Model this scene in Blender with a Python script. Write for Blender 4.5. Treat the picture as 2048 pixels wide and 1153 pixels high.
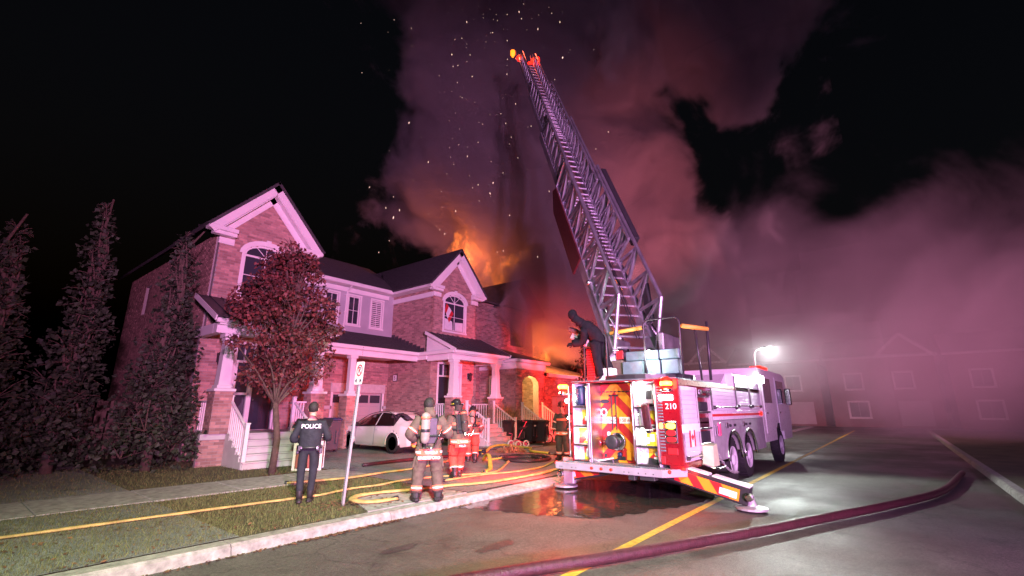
import bpy, bmesh, math, random
from mathutils import Vector, Matrix, Euler
from mathutils.geometry import tessellate_polygon
random.seed(7)
R = math.radians
SC = bpy.context.scene
COL = SC.collection
for o in list(bpy.data.objects):
    bpy.data.objects.remove(o)

# ------------------------------------------------------------------ camera, sky, lights, exposure
# world axes follow the street: +X along the street away from the viewer, +Y towards the houses
cam = bpy.data.cameras.new('camera'); camo = bpy.data.objects.new('camera', cam); COL.objects.link(camo)
cam.sensor_width = 36.0; cam.lens = 930 / 2048 * 36; cam.clip_start = 0.1; cam.clip_end = 600
camo.location = (0, 0, 1.75); camo.rotation_euler = (R(90 + 14.6), 0, R(38.7 - 90))
SC.camera = camo
w = bpy.data.worlds.new('World'); SC.world = w; w.use_nodes = True
wn = w.node_tree.nodes; wl = w.node_tree.links
sky = wn.new('ShaderNodeTexSky'); sky.sky_type = 'NISHITA'; sky.sun_disc = False
sky.sun_elevation = R(-4); sky.sun_rotation = R(200)
bg = wn['Background']; bg.inputs['Strength'].default_value = 0.15
wl.new(sky.outputs['Color'], bg.inputs['Color'])
SC.view_settings.view_transform = 'Standard'; SC.view_settings.look = 'None'
SC.view_settings.exposure = 0.0; SC.view_settings.gamma = 1.0; SC.view_settings.use_curve_mapping = False
SC.render.engine = 'CYCLES'
cy = SC.cycles
cy.use_denoising = True; cy.max_bounces = 6; cy.diffuse_bounces = 3; cy.glossy_bounces = 3
cy.transmission_bounces = 4; cy.transparent_max_bounces = 8; cy.volume_bounces = 1
cy.volume_step_rate = 2.0; cy.volume_max_steps = 128; cy.sample_clamp_indirect = 4.0; cy.sample_clamp_direct = 0.0
cy.use_light_tree = True

def lamp(name, kind, loc, power, col, size=0.1, target=None, angle=60, blend=0.6):
    d = bpy.data.lights.new(name, kind); d.energy = power; d.color = col
    if kind == 'SPOT':
        d.spot_size = R(angle); d.spot_blend = blend
    if kind in ('SPOT', 'POINT'):
        d.shadow_soft_size = size
    if kind == 'SUN':
        d.angle = R(size)
    o = bpy.data.objects.new(name, d); COL.objects.link(o); o.location = loc
    if target is not None:
        o.rotation_euler = (Vector(target) - Vector(loc)).to_track_quat('-Z', 'Y').to_euler()
    return o
# flashing light bars of the other emergency vehicles parked behind the viewer
MAG = (1.0, 0.36, 0.82); VIO = (0.78, 0.40, 0.95); PINK = (1.0, 0.3, 0.5)
lamp('unseen_lamp', 'SPOT', (-3.5, -10.5, 3.2), 34000, MAG, 0.35, (13, 14.5, 7.0), 62, 0.8)
lamp('unseen_lamp', 'SPOT', (-4, -8.5, 3.2), 15000, VIO, 0.35, (15, 2.5, 6.0), 96, 0.9)
# street lamp and scene lights, pale white, over the road behind the viewer
lamp('street_lamp_light', 'SPOT', (-1.5, -2.2, 8.0), 13500, (0.84, 1.0, 0.62), 0.3, (4.0, 4.6, 0), 68, 0.9)
lamp('street_lamp_light', 'SPOT', (2.0, 2.0, 9.0), 4200, (0.9, 1.0, 0.88), 0.3, (10.5, 10.5, 0), 60, 0.9)
# burning building: light of the flames
lamp('fire_light', 'POINT', (23.0, 22.4, 12.0), 2000, (1.0, 0.2, 0.045), 1.2)
lamp('fire_light', 'POINT', (25.2, 17.0, 6.4), 4800, (1.0, 0.22, 0.05), 0.9)
# unseen lamps added to brighten the smoke in pink
lamp('unseen_lamp', 'SPOT', (22, 5.0, 3.5), 27000, (1.0, 0.22, 0.28), 0.4, (32, 13.5, 19), 50, 1.0)
lamp('unseen_lamp', 'SPOT', (30, 30, 4.0), 4500, (1.0, 0.26, 0.26), 0.4, (24, 19, 22), 100, 0.8)
lamp('unseen_lamp', 'SPOT', (20, -5.0, 3.6), 52000, (1.0, 0.32, 0.54), 0.5, (50, 3, 13), 70, 0.9)

# ------------------------------------------------------------------ helpers
def newmat(name):
    m = bpy.data.materials.new(name); m.use_nodes = True
    return m, m.node_tree.nodes, m.node_tree.links, m.node_tree.nodes['Principled BSDF']

def mat(name, col, rough=0.6, metal=0.0, var=0.18, scale=6.0, bump=0.0, bscale=40.0, rvar=0.12, spec=None, coat=0.0, rnd=0.0):
    """noise-varied principled material; rnd: brightness change from object to object / face attribute rnd"""
    m, n, l, p = newmat(name)
    tc = n.new('ShaderNodeTexCoord')
    nz = n.new('ShaderNodeTexNoise'); nz.inputs['Scale'].default_value = scale; nz.inputs['Detail'].default_value = 6
    l.new(tc.outputs['Object'], nz.inputs['Vector'])
    mr = n.new('ShaderNodeMapRange'); mr.inputs['From Min'].default_value = 0.25; mr.inputs['From Max'].default_value = 0.75
    mr.inputs['To Min'].default_value = 1 - var; mr.inputs['To Max'].default_value = 1 + var
    l.new(nz.outputs['Fac'], mr.inputs['Value'])
    fac = mr.outputs['Result']
    if rnd:
        at = n.new('ShaderNodeAttribute'); at.attribute_name = 'rnd'
        oi = n.new('ShaderNodeObjectInfo')
        ad = n.new('ShaderNodeMath'); ad.operation = 'ADD'
        l.new(at.outputs['Fac'], ad.inputs[0]); l.new(oi.outputs['Random'], ad.inputs[1])
        fr = n.new('ShaderNodeMath'); fr.operation = 'FRACT'; l.new(ad.outputs[0], fr.inputs[0])
        pw = n.new('ShaderNodeMapRange'); pw.inputs['To Min'].default_value = 1 - rnd; pw.inputs['To Max'].default_value = 1 + rnd
        l.new(fr.outputs[0], pw.inputs['Value'])
        mu = n.new('ShaderNodeMath'); mu.operation = 'MULTIPLY'; l.new(fac, mu.inputs[0]); l.new(pw.outputs['Result'], mu.inputs[1])
        fac = mu.outputs[0]
    mx = n.new('ShaderNodeVectorMath'); mx.operation = 'SCALE'; mx.inputs[0].default_value = col[:3]
    l.new(fac, mx.inputs['Scale']); l.new(mx.outputs['Vector'], p.inputs['Base Color'])
    p.inputs['Metallic'].default_value = metal
    if rvar:
        n2 = n.new('ShaderNodeTexNoise'); n2.inputs['Scale'].default_value = scale * 2.3; n2.inputs['Detail'].default_value = 4
        l.new(tc.outputs['Object'], n2.inputs['Vector'])
        r2 = n.new('ShaderNodeMapRange'); r2.inputs['To Min'].default_value = max(0.03, rough - rvar); r2.inputs['To Max'].default_value = min(1, rough + rvar)
        l.new(n2.outputs['Fac'], r2.inputs['Value']); l.new(r2.outputs['Result'], p.inputs['Roughness'])
    else:
        p.inputs['Roughness'].default_value = rough
    if spec is not None: p.inputs['Specular IOR Level'].default_value = spec
    if coat: p.inputs['Coat Weight'].default_value = coat; p.inputs['Coat Roughness'].default_value = 0.08
    if bump:
        n3 = n.new('ShaderNodeTexNoise'); n3.inputs['Scale'].default_value = bscale; n3.inputs['Detail'].default_value = 5
        l.new(tc.outputs['Object'], n3.inputs['Vector'])
        b = n.new('ShaderNodeBump'); b.inputs['Strength'].default_value = bump; b.inputs['Distance'].default_value = 0.02
        l.new(n3.outputs['Fac'], b.inputs['Height']); l.new(b.outputs['Normal'], p.inputs['Normal'])
    return m

def emit(name, col, strength):
    m, n, l, p = newmat(name)
    p.inputs['Base Color'].default_value = (col[0] * .5, col[1] * .5, col[2] * .5, 1)
    p.inputs['Emission Color'].default_value = (*col, 1); p.inputs['Emission Strength'].default_value = strength
    return m

M = {}
def DM(k, *a, **kw): M[k] = mat(k, *a, **kw)
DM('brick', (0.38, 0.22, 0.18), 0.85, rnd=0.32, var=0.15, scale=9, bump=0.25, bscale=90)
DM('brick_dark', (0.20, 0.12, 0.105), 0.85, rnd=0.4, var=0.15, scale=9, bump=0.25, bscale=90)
DM('mortar', (0.33, 0.29, 0.27), 0.95, var=0.12, scale=14, bump=0.3, bscale=120)
DM('stucco', (0.40, 0.40, 0.42), 0.9, var=0.1, scale=1.6, bump=0.25, bscale=140)
DM('white_trim', (0.74, 0.72, 0.70), 0.5, var=0.06, scale=2)
DM('roof_shingle', (0.045, 0.042, 0.045), 0.9, var=0.4, scale=7, bump=0.6, bscale=30)
DM('roof_metal', (0.05, 0.046, 0.05), 0.5, var=0.2, scale=5)
DM('dark_door', (0.03, 0.03, 0.045), 0.35, var=0.15)
DM('garage_panel', (0.42, 0.38, 0.37), 0.55, var=0.08, scale=2)
DM('stone', (0.5, 0.47, 0.44), 0.85, var=0.15, scale=7, bump=0.2)
DM('concrete', (0.31, 0.30, 0.28), 0.85, var=0.42, scale=9, bump=0.5, bscale=45)
DM('concrete_step', (0.5, 0.49, 0.46), 0.85, var=0.12, scale=3, bump=0.15, bscale=60)
DM('rubber', (0.018, 0.018, 0.02), 0.75, var=0.25, scale=9)
DM('black_plastic', (0.022, 0.022, 0.026), 0.45, var=0.2)
DM('black_metal', (0.03, 0.03, 0.033), 0.4, var=0.2)
DM('chrome', (0.62, 0.62, 0.64), 0.22, 1.0, var=0.1)
DM('aluminium', (0.55, 0.55, 0.57), 0.34, 1.0, var=0.14, scale=4)
DM('ladder_metal', (0.46, 0.45, 0.50), 0.38, 0.8, var=0.35, scale=3)
DM('red_paint', (0.19, 0.006, 0.014), 0.3, var=0.08, coat=0.6)
DM('dark_red_board', (0.07, 0.012, 0.016), 0.5, var=0.2)
DM('white_paint', (0.78, 0.77, 0.78), 0.3, var=0.05, coat=0.5)
DM('shutter', (0.58, 0.56, 0.62), 0.42, 0.0, var=0.06, scale=3)
DM('orange_sheet', (0.92, 0.30, 0.02), 0.45, var=0.06)
DM('red_sheet', (0.55, 0.02, 0.025), 0.45, var=0.06)
DM('yellow_sheet', (0.85, 0.68, 0.04), 0.45, var=0.06)
DM('white_sheet', (0.8, 0.78, 0.78), 0.5, var=0.04)
DM('black_print', (0.012, 0.012, 0.014), 0.5, var=0.05)
DM('red_print', (0.55, 0.02, 0.03), 0.5, var=0.05)
DM('yellow_bar', (0.72, 0.42, 0.06), 0.6, var=0.12)
DM('turnout', (0.115, 0.082, 0.062), 0.9, var=0.3, scale=11, bump=0.7, bscale=16)
DM('turnout_dark', (0.06, 0.045, 0.04), 0.9, var=0.3, scale=11, bump=0.7, bscale=16)
DM('turnout_red', (0.60, 0.07, 0.045), 0.85, var=0.25, scale=11, bump=0.7, bscale=16)
DM('band', (1.0, 0.19, 0.11), 0.4, var=0.1)
DM('band_silver', (0.8, 0.76, 0.74), 0.35, var=0.1)
DM('boot', (0.025, 0.022, 0.022), 0.5, var=0.3)
DM('glove', (0.06, 0.045, 0.035), 0.8, var=0.3)
DM('skin', (0.46, 0.27, 0.2), 0.55, var=0.08)
DM('hair', (0.02, 0.016, 0.015), 0.7, var=0.3, scale=40, bump=0.6, bscale=60)
DM('helmet', (0.02, 0.02, 0.022), 0.35, var=0.2)
DM('tank', (0.30, 0.25, 0.22), 0.45, var=0.2, scale=9)
DM('police_cloth', (0.016, 0.018, 0.026), 0.85, var=0.3, scale=10, bump=0.7, bscale=14)
DM('dark_cloth', (0.013, 0.011, 0.015), 0.95, spec=0.08, var=0.3, scale=10, bump=0.7, bscale=14)
DM('car_paint', (0.78, 0.76, 0.76), 0.22, var=0.03, coat=0.9)
DM('lawn_soil', (0.08, 0.074, 0.038), 0.95, var=0.45, scale=1.3, bump=0.8, bscale=24)
DM('hose_yellow', (0.48, 0.35, 0.12), 0.8, var=0.45, scale=5, bump=0.3, bscale=60)
DM('hose_lime', (0.5, 0.5, 0.07), 0.7, var=0.16, scale=6, bump=0.3, bscale=60)
DM('hose_maroon', (0.045, 0.012, 0.017), 0.42, var=0.45, scale=14, bump=0.6, bscale=60)
DM('hose_black', (0.02, 0.02, 0.02), 0.5, var=0.2)
DM('bark', (0.09, 0.06, 0.045), 0.95, var=0.35, scale=9, bump=0.9, bscale=20)
DM('leaf_red', (0.10, 0.024, 0.02), 0.65, rnd=0.7, var=0.2)
DM('leaf_dark', (0.025, 0.035, 0.018), 0.7, rnd=0.6, var=0.2)
DM('leaf_litter', (0.14, 0.07, 0.035), 0.8, rnd=0.6, var=0.2)
DM('grass_blade', (0.12, 0.125, 0.042), 0.8, rnd=0.55, var=0.2)
DM('dry_grass', (0.36, 0.22, 0.09), 0.85, rnd=0.4, var=0.2)
DM('chock', (0.5, 0.55, 0.34), 0.6, var=0.1)
DM('fence_wood', (0.13, 0.09, 0.065), 0.9, var=0.3, rnd=0.25, scale=5, bump=0.4)
DM('bumper_paint', (0.30, 0.28, 0.32), 0.35, var=0.15, scale=4)
DM('straw', (0.45, 0.36, 0.2), 0.9, rnd=0.4, var=0.2)
DM('pink_plastic', (0.75, 0.10, 0.22), 0.4, var=0.1)
DM('bin_black', (0.025, 0.023, 0.03), 0.5, var=0.2, scale=3)
DM('bin_blue', (0.02, 0.03, 0.10), 0.45, var=0.15)
DM('crate_red', (0.30, 0.09, 0.08), 0.75, var=0.25)
DM('galv', (0.42, 0.41, 0.43), 0.5, 0.4, var=0.15)
DM('diamond_plate', (0.15, 0.22, 0.25), 0.4, 0.4, var=0.2, scale=10, bump=0.9, bscale=55)
DM('curtain_white', (0.7, 0.68, 0.68), 0.9, var=0.1)
DM('far_wall', (0.2, 0.10, 0.09), 0.9, var=0.15, scale=2)
DM('dimmed_trim', (0.2, 0.17, 0.17), 0.8, var=0.3)  # trim darkened in its colour to stand in for the smoke's murk
DM('charred', (0.035, 0.028, 0.028), 0.9, var=0.4, scale=3, bump=0.5)
M['lamp_red'] = emit('lamp_red', (1.0, 0.008, 0.003), 7)
M['lamp_red_hot'] = emit('lamp_red_hot', (1.0, 0.008, 0.003), 7)
M['lamp_orange'] = emit('lamp_orange', (1.0, 0.34, 0.03), 16)
M['lamp_yellow'] = emit('lamp_yellow', (1.0, 0.22, 0.01), 3)
M['lamp_white'] = emit('lamp_white', (0.92, 1.0, 0.95), 30)
M['lamp_warm'] = emit('lamp_warm', (1.0, 0.72, 0.3), 25)
M['window_warm'] = emit('window_warm', (1.0, 0.58, 0.2), 0.32)
M['ember'] = emit('ember', (1.0, 0.66, 0.5), 1.8)

def glassmat(name, col, rough=0.05):
    m, n, l, p = newmat(name)
    p.inputs['Base Color'].default_value = (*col, 1); p.inputs['Roughness'].default_value = rough
    p.inputs['Specular IOR Level'].default_value = 0.9
    nz = n.new('ShaderNodeTexNoise'); nz.inputs['Scale'].default_value = 1.5
    b = n.new('ShaderNodeBump'); b.inputs['Strength'].default_value = 0.03; l.new(nz.outputs['Fac'], b.inputs['Height']); l.new(b.outputs['Normal'], p.inputs['Normal'])
    return m
M['glass_dark'] = glassmat('glass_dark', (0.04, 0.04, 0.055))
M['glass_car'] = glassmat('glass_car', (0.008, 0.007, 0.008))

class MB:
    def __init__(s): s.v = []; s.f = []; s.mi = []; s.rn = []; s.cur = 0; s.rv = 0.0
    def face(s, idx): s.f.append(tuple(idx)); s.mi.append(s.cur); s.rn.append(s.rv)
    def add(s, vs, fs):
        b = len(s.v); s.v.extend(Vector(q) for q in vs)
        for f in fs: s.face([b + i for i in f])
        return s
    def box(s, a, b, c=0.0):
        """box between corners a and b, chamfer c"""
        x0, y0, z0 = (min(a[i], b[i]) for i in range(3)); x1, y1, z1 = (max(a[i], b[i]) for i in range(3))
        cx, cy_, cz = (x0 + x1) / 2, (y0 + y1) / 2, (z0 + z1) / 2
        return s.obox((cx, cy_, cz), (1, 0, 0), (0, 1, 0), (0, 0, 1), x1 - x0, y1 - y0, z1 - z0, c)
    def obox(s, c, u, v, w, a, b, d, ch=0.0):
        c = Vector(c); u = Vector(u) * (a / 2); v = Vector(v) * (b / 2); w = Vector(w) * (d / 2)
        if ch <= 0:
            vs = [c + u * i + v * j + w * k for i in (-1, 1) for j in (-1, 1) for k in (-1, 1)]
            return s.add(vs, [(0, 1, 3, 2), (4, 6, 7, 5), (0, 4, 5, 1), (2, 3, 7, 6), (0, 2, 6, 4), (1, 5, 7, 3)])
        ch = min(ch, a * .45, b * .45, d * .45)
        fu, fv, fw = 1 - 2 * ch / a, 1 - 2 * ch / b, 1 - 2 * ch / d
        vs = []; idx = {}
        for i in (-1, 1):
            for j in (-1, 1):
                for k in (-1, 1):
                    for ax, (p, q, r) in enumerate(((i, j * fv, k * fw), (i * fu, j, k * fw), (i * fu, j * fv, k))):
                        idx[(i, j, k, ax)] = len(vs); vs.append(c + u * p + v * q + w * r)
        fs = []
        for sgn in (-1, 1):
            fs.append([idx[(sgn, j, k, 0)] for j, k in ((-1, -1), (-1, 1), (1, 1), (1, -1))])
            fs.append([idx[(i, sgn, k, 1)] for i, k in ((-1, -1), (-1, 1), (1, 1), (1, -1))])
            fs.append([idx[(i, j, sgn, 2)] for i, j in ((-1, -1), (-1, 1), (1, 1), (1, -1))])
        for j in (-1, 1):
            for k in (-1, 1):
                fs.append([idx[(-1, j, k, 1)], idx[(1, j, k, 1)], idx[(1, j, k, 2)], idx[(-1, j, k, 2)]])
                fs.append([idx[(j, -1, k, 0)], idx[(j, 1, k, 0)], idx[(j, 1, k, 2)], idx[(j, -1, k, 2)]])
                fs.append([idx[(j, k, -1, 0)], idx[(j, k, 1, 0)], idx[(j, k, 1, 1)], idx[(j, k, -1, 1)]])
        for i in (-1, 1):
            for j in (-1, 1):
                for k in (-1, 1):
                    fs.append([idx[(i, j, k, a_)] for a_ in (0, 1, 2)])
        return s.add(vs, fs)
    def beam(s, p, q, a, b, up=(0, 0, 1), ch=0.0):
        p = Vector(p); q = Vector(q); d = (q - p); L = d.length
        if L < 1e-6: return s
        d /= L; up = Vector(up); r = d.cross(up)
        if r.length < 1e-4: r = d.cross(Vector((1, 0, 0)))
        r.normalize(); u = r.cross(d)
        return s.obox((p + q) / 2, r, d, u, a, L, b, ch)
    def tube(s, pts, r, n=8, caps=True, flat=1.0, up=(0, 0, 1)):
        pts = [Vector(q) for q in pts]; m = len(pts)
        rs = r if isinstance(r, (list, tuple)) else [r] * m
        base = len(s.v); prev = None
        for i, p in enumerate(pts):
            d = (pts[min(i + 1, m - 1)] - pts[max(i - 1, 0)])
            if d.length < 1e-7: d = Vector((0, 0, 1))
            d.normalize()
            if prev is None:
                a = d.cross(Vector(up))
                if a.length < 1e-3: a = d.cross(Vector((1, 0, 0)))
            else:
                a = prev - d * prev.dot(d)
                if a.length < 1e-4: a = d.cross(Vector(up))
            a.normalize(); b = a.cross(d); prev = a
            for k in range(n):
                t = 2 * math.pi * k / n
                s.v.append(p + a * (math.cos(t) * rs[i]) + b * (math.sin(t) * rs[i] * flat))
        for i in range(m - 1):
            for k in range(n):
                k2 = (k + 1) % n
                s.face((base + i * n + k, base + i * n + k2, base + (i + 1) * n + k2, base + (i + 1) * n + k))
        if caps:
            s.face([base + k for k in range(n)][::-1]); s.face([base + (m - 1) * n + k for k in range(n)])
        return s
    def cyl(s, p, q, r0, r1=None, n=14, caps=True):
        return s.tube([p, q], [r0, r0 if r1 is None else r1], n, caps)
    def lathe(s, o, ax, prof, n=20, caps=True):
        """prof: list of (radius, distance along ax)"""
        o = Vector(o); ax = Vector(ax).normalized(); a = ax.orthogonal().normalized(); b = ax.cross(a)
        base = len(s.v)
        for r, h in prof:
            for k in range(n):
                t = 2 * math.pi * k / n
                s.v.append(o + ax * h + (a * math.cos(t) + b * math.sin(t)) * r)
        for i in range(len(prof) - 1):
            for k in range(n):
                k2 = (k + 1) % n
                s.face((base + i * n + k, base + i * n + k2, base + (i + 1) * n + k2, base + (i + 1) * n + k))
        if caps:
            s.face([base + k for k in range(n)][::-1]); s.face([base + (len(prof) - 1) * n + k for k in range(n)])
        return s
    def ball(s, c, r, n=10, m=7, sc=(1, 1, 1)):
        c = Vector(c); base = len(s.v)
        for i in range(1, m):
            ph = math.pi * i / m
            for k in range(n):
                t = 2 * math.pi * k / n
                s.v.append(c + Vector((math.sin(ph) * math.cos(t) * r * sc[0], math.sin(ph) * math.sin(t) * r * sc[1], math.cos(ph) * r * sc[2])))
        top = len(s.v); s.v.append(c + Vector((0, 0, r * sc[2]))); bot = len(s.v); s.v.append(c - Vector((0, 0, r * sc[2])))
        for i in range(m - 2):
            for k in range(n):
                k2 = (k + 1) % n
                s.face((base + i * n + k, base + (i + 1) * n + k, base + (i + 1) * n + k2, base + i * n + k2))
        for k in range(n):
            k2 = (k + 1) % n
            s.face((top, base + k, base + k2)); s.face((bot, base + (m - 2) * n + k2, base + (m - 2) * n + k))
        return s
    def prism(s, pts, o, u, v, n, depth):
        """polygon pts (2-D) in plane o+u*x+v*y, extruded by depth along -n (front face at the plane)"""
        o = Vector(o); u = Vector(u); v = Vector(v); n = Vector(n)
        k = len(pts); f = [o + u * p[0] + v * p[1] for p in pts]; b = [q - n * depth for q in f]
        return s.add(f + b, [tuple(range(k)), tuple(range(2 * k - 1, k - 1, -1))] + [(i, i + k, (i + 1) % k + k, (i + 1) % k) for i in range(k)])
    def build(s, name, mats, parent=None, world=True, smooth=False, **props):
        me = bpy.data.meshes.new(name)
        off = Vector((0, 0, 0))
        if parent is not None and world: off = wloc(parent)
        me.from_pydata([q - off for q in s.v], [], s.f)
        if not isinstance(mats, (list, tuple)): mats = [mats]
        for q in mats: me.materials.append(M[q] if isinstance(q, str) else q)
        if len(mats) > 1: me.polygons.foreach_set('material_index', s.mi)
        if any(s.rn):
            at = me.attributes.new('rnd', 'FLOAT', 'FACE'); at.data.foreach_set('value', s.rn)
        if smooth: me.polygons.foreach_set('use_smooth', [True] * len(me.polygons))
        me.update()
        return link(name, me, parent, **props)

def wloc(o):
    q = Vector((0, 0, 0))
    while o is not None: q = q + o.location; o = o.parent
    return q
def link(name, me, parent=None, **props):
    o = bpy.data.objects.new(name, me); COL.objects.link(o)
    if parent is not None: o.parent = parent
    for k, v in props.items(): o[k] = v
    return o
def fixn(o):
    bm = bmesh.new(); bm.from_mesh(o.data); bmesh.ops.recalc_face_normals(bm, faces=bm.faces); bm.to_mesh(o.data); bm.free(); return o
def thing(name, label, cat, loc=(0, 0, 0), rz=0, group=None):
    o = bpy.data.objects.new(name, None); COL.objects.link(o); o.location = loc; o.rotation_euler = (0, 0, rz)
    o['label'] = label; o['category'] = cat
    if group: o['group'] = group
    o.empty_display_size = 0.2
    return o
def tag(o, label, cat, group=None):
    o['label'] = label; o['category'] = cat
    if group: o['group'] = group
    return o
def copy_tree(o, parent=None):
    c = o.copy(); COL.objects.link(c)
    if parent is not None: c.parent = parent
    for ch in list(o.children): copy_tree(ch, c)
    return c
def text(name, body, size, o, u, v, mname, parent, align='CENTER', **props):
    """flat lettering in the plane of u (right) and v (up), its centre at o"""
    cu = bpy.data.curves.new('lettering', 'FONT'); cu.body = body; cu.size = size; cu.align_x = align; cu.align_y = 'CENTER'
    cu.offset = size * 0.012
    t = bpy.data.objects.new('lettering', cu); COL.objects.link(t)
    dg = bpy.context.evaluated_depsgraph_get(); dg.update()
    me = bpy.data.meshes.new_from_object(t.evaluated_get(dg)); bpy.data.objects.remove(t); bpy.data.curves.remove(cu)
    u = Vector(u).normalized(); v = Vector(v).normalized(); n = u.cross(v)
    mt = Matrix((u, v, n)).transposed().to_4x4(); mt.translation = Vector(o) - (wloc(parent) if parent is not None and not props.pop('local', False) else Vector())
    me.transform(mt); me.materials.clear(); me.materials.append(M[mname])
    return link(name, me, parent, **props)
def catmull(pts, k=8):
    P = [Vector(p) for p in pts]; P = [P[0] * 2 - P[1]] + P + [P[-1] * 2 - P[-2]]; out = []
    for i in range(1, len(P) - 2):
        for j in range(k):
            t = j / k; a, b, c, d = P[i - 1], P[i], P[i + 1], P[i + 2]
            out.append(0.5 * ((2 * b) + (c - a) * t + (2 * a - 5 * b + 4 * c - d) * t * t + (3 * b - a - 3 * c + d) * t ** 3))
    out.append(P[-2]); return out
def clip_half(poly, a, b, c):
    """keep a*x+b*y<=c"""
    out = []
    for i in range(len(poly)):
        p, q = poly[i], poly[(i + 1) % len(poly)]; fp = a * p[0] + b * p[1] - c; fq = a * q[0] + b * q[1] - c
        if fp <= 0: out.append(p)
        if (fp < 0 < fq) or (fq < 0 < fp):
            t = fp / (fp - fq); out.append((p[0] + (q[0] - p[0]) * t, p[1] + (q[1] - p[1]) * t))
    return out
# ------------------------------------------------------------------ setting: ground, road, kerbs, walks
def zg(y):
    if y < 6.9: return 0.0
    if y <= 9: return 0.13
    return 0.13 + min(y - 9, 8.5) * 0.0142
def struct(o): o['kind'] = 'structure'; return o

def asphalt_mat(name, base, wet):
    m, n, l, p = newmat(name)
    tc = n.new('ShaderNodeTexCoord')
    def noise(sc, det, rough=0.55):
        q = n.new('ShaderNodeTexNoise'); q.inputs['Scale'].default_value = sc; q.inputs['Detail'].default_value = det
        q.inputs['Roughness'].default_value = rough; l.new(tc.outputs['Object'], q.inputs['Vector']); return q.outputs['Fac']
    big = noise(0.35, 4); mid = noise(2.6, 6); fine = noise(130, 3, 0.8)
    vo = n.new('ShaderNodeTexVoronoi'); vo.inputs['Scale'].default_value = 95; l.new(tc.outputs['Object'], vo.inputs['Vector'])
    def rng(s, a, b, c, d):
        q = n.new('ShaderNodeMapRange'); q.inputs['From Min'].default_value = a; q.inputs['From Max'].default_value = b
        q.inputs['To Min'].default_value = c; q.inputs['To Max'].default_value = d; l.new(s, q.inputs['Value']); return q.outputs['Result']
    def op(k, a, b):
        q = n.new('ShaderNodeMath'); q.operation = k
        for i, s in enumerate((a, b)):
            if isinstance(s, (int, float)): q.inputs[i].default_value = s
            else: l.new(s, q.inputs[i])
        return q.outputs[0]
    stain = rng(noise(1.1, 5), 0.58, 0.70, 1.0, 0.66)
    wn_ = n.new('ShaderNodeTexNoise'); wn_.inputs['Scale'].default_value = 1.7; wn_.inputs['Detail'].default_value = 6; l.new(tc.outputs['Object'], wn_.inputs['Vector'])
    wa = n.new('ShaderNodeVectorMath'); wa.operation = 'ADD'; l.new(tc.outputs['Object'], wa.inputs[0]); l.new(wn_.outputs['Color'], wa.inputs[1])
    ck = n.new('ShaderNodeTexVoronoi'); ck.feature = 'DISTANCE_TO_EDGE'; ck.inputs['Scale'].default_value = .42; l.new(wa.outputs['Vector'], ck.inputs['Vector'])
    stain = op('MULTIPLY', stain, rng(ck.outputs['Distance'], 0.0, 0.012, 0.62, 1.0))
    grit = op('MULTIPLY', rng(noise(34, 4, .75), .34, .66, .62, 1.42), rng(noise(14, 3, .7), .36, .64, .85, 1.16))
    stain = op('MULTIPLY', stain, grit)
    f = op('MULTIPLY', op('MULTIPLY', rng(big, .3, .7, .82, 1.18), rng(mid, .3, .7, .85, 1.15)), op('MULTIPLY', rng(fine, .32, .68, .35, 1.75), stain))
    sc = n.new('ShaderNodeVectorMath'); sc.operation = 'SCALE'; sc.inputs[0].default_value = base; l.new(f, sc.inputs['Scale'])
    l.new(sc.outputs['Vector'], p.inputs['Base Color'])
    l.new(rng(big, .42, .62, wet[0], wet[1]), p.inputs['Roughness'])
    b = n.new('ShaderNodeBump'); b.inputs['Strength'].default_value = 0.55; b.inputs['Distance'].default_value = 0.006
    l.new(op('ADD', fine, vo.outputs['Distance']), b.inputs['Height']); l.new(b.outputs['Normal'], p.inputs['Normal'])
    return m
M['asphalt'] = asphalt_mat('asphalt', (0.092, 0.088, 0.078), (0.42, 0.75))
M['asphalt_drive'] = asphalt_mat('asphalt_drive', (0.19, 0.195, 0.20), (0.5, 0.8))
def water_mat():
    m, n, l, p = newmat('puddle_water')
    p.inputs['Base Color'].default_value = (0.045, 0.042, 0.038, 1); p.inputs['Roughness'].default_value = 0.06
    p.inputs['Specular IOR Level'].default_value = 1.0; p.inputs['IOR'].default_value = 1.9
    tc = n.new('ShaderNodeTexCoord'); q = n.new('ShaderNodeTexNoise'); q.inputs['Scale'].default_value = 7; q.inputs['Detail'].default_value = 3
    l.new(tc.outputs['Object'], q.inputs['Vector'])
    r = n.new('ShaderNodeMapRange'); r.inputs['From Min'].default_value = .35; r.inputs['From Max'].default_value = .75; r.inputs['To Min'].default_value = .03; r.inputs['To Max'].default_value = .24
    l.new(q.outputs['Fac'], r.inputs['Value']); l.new(r.outputs['Result'], p.inputs['Roughness'])
    b = n.new('ShaderNodeBump'); b.inputs['Strength'].default_value = .12; b.inputs['Distance'].default_value = .02
    l.new(q.outputs['Fac'], b.inputs['Height']); l.new(b.outputs['Normal'], p.inputs['Normal'])
    return m
M['puddle_water'] = water_mat()
M['wet_asphalt'] = asphalt_mat('wet_asphalt', (0.05, 0.048, 0.044), (0.38, 0.6))
DM('road_yellow', (0.62, 0.42, 0.05), 0.65, var=0.4, scale=11, bump=0.3)

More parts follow.
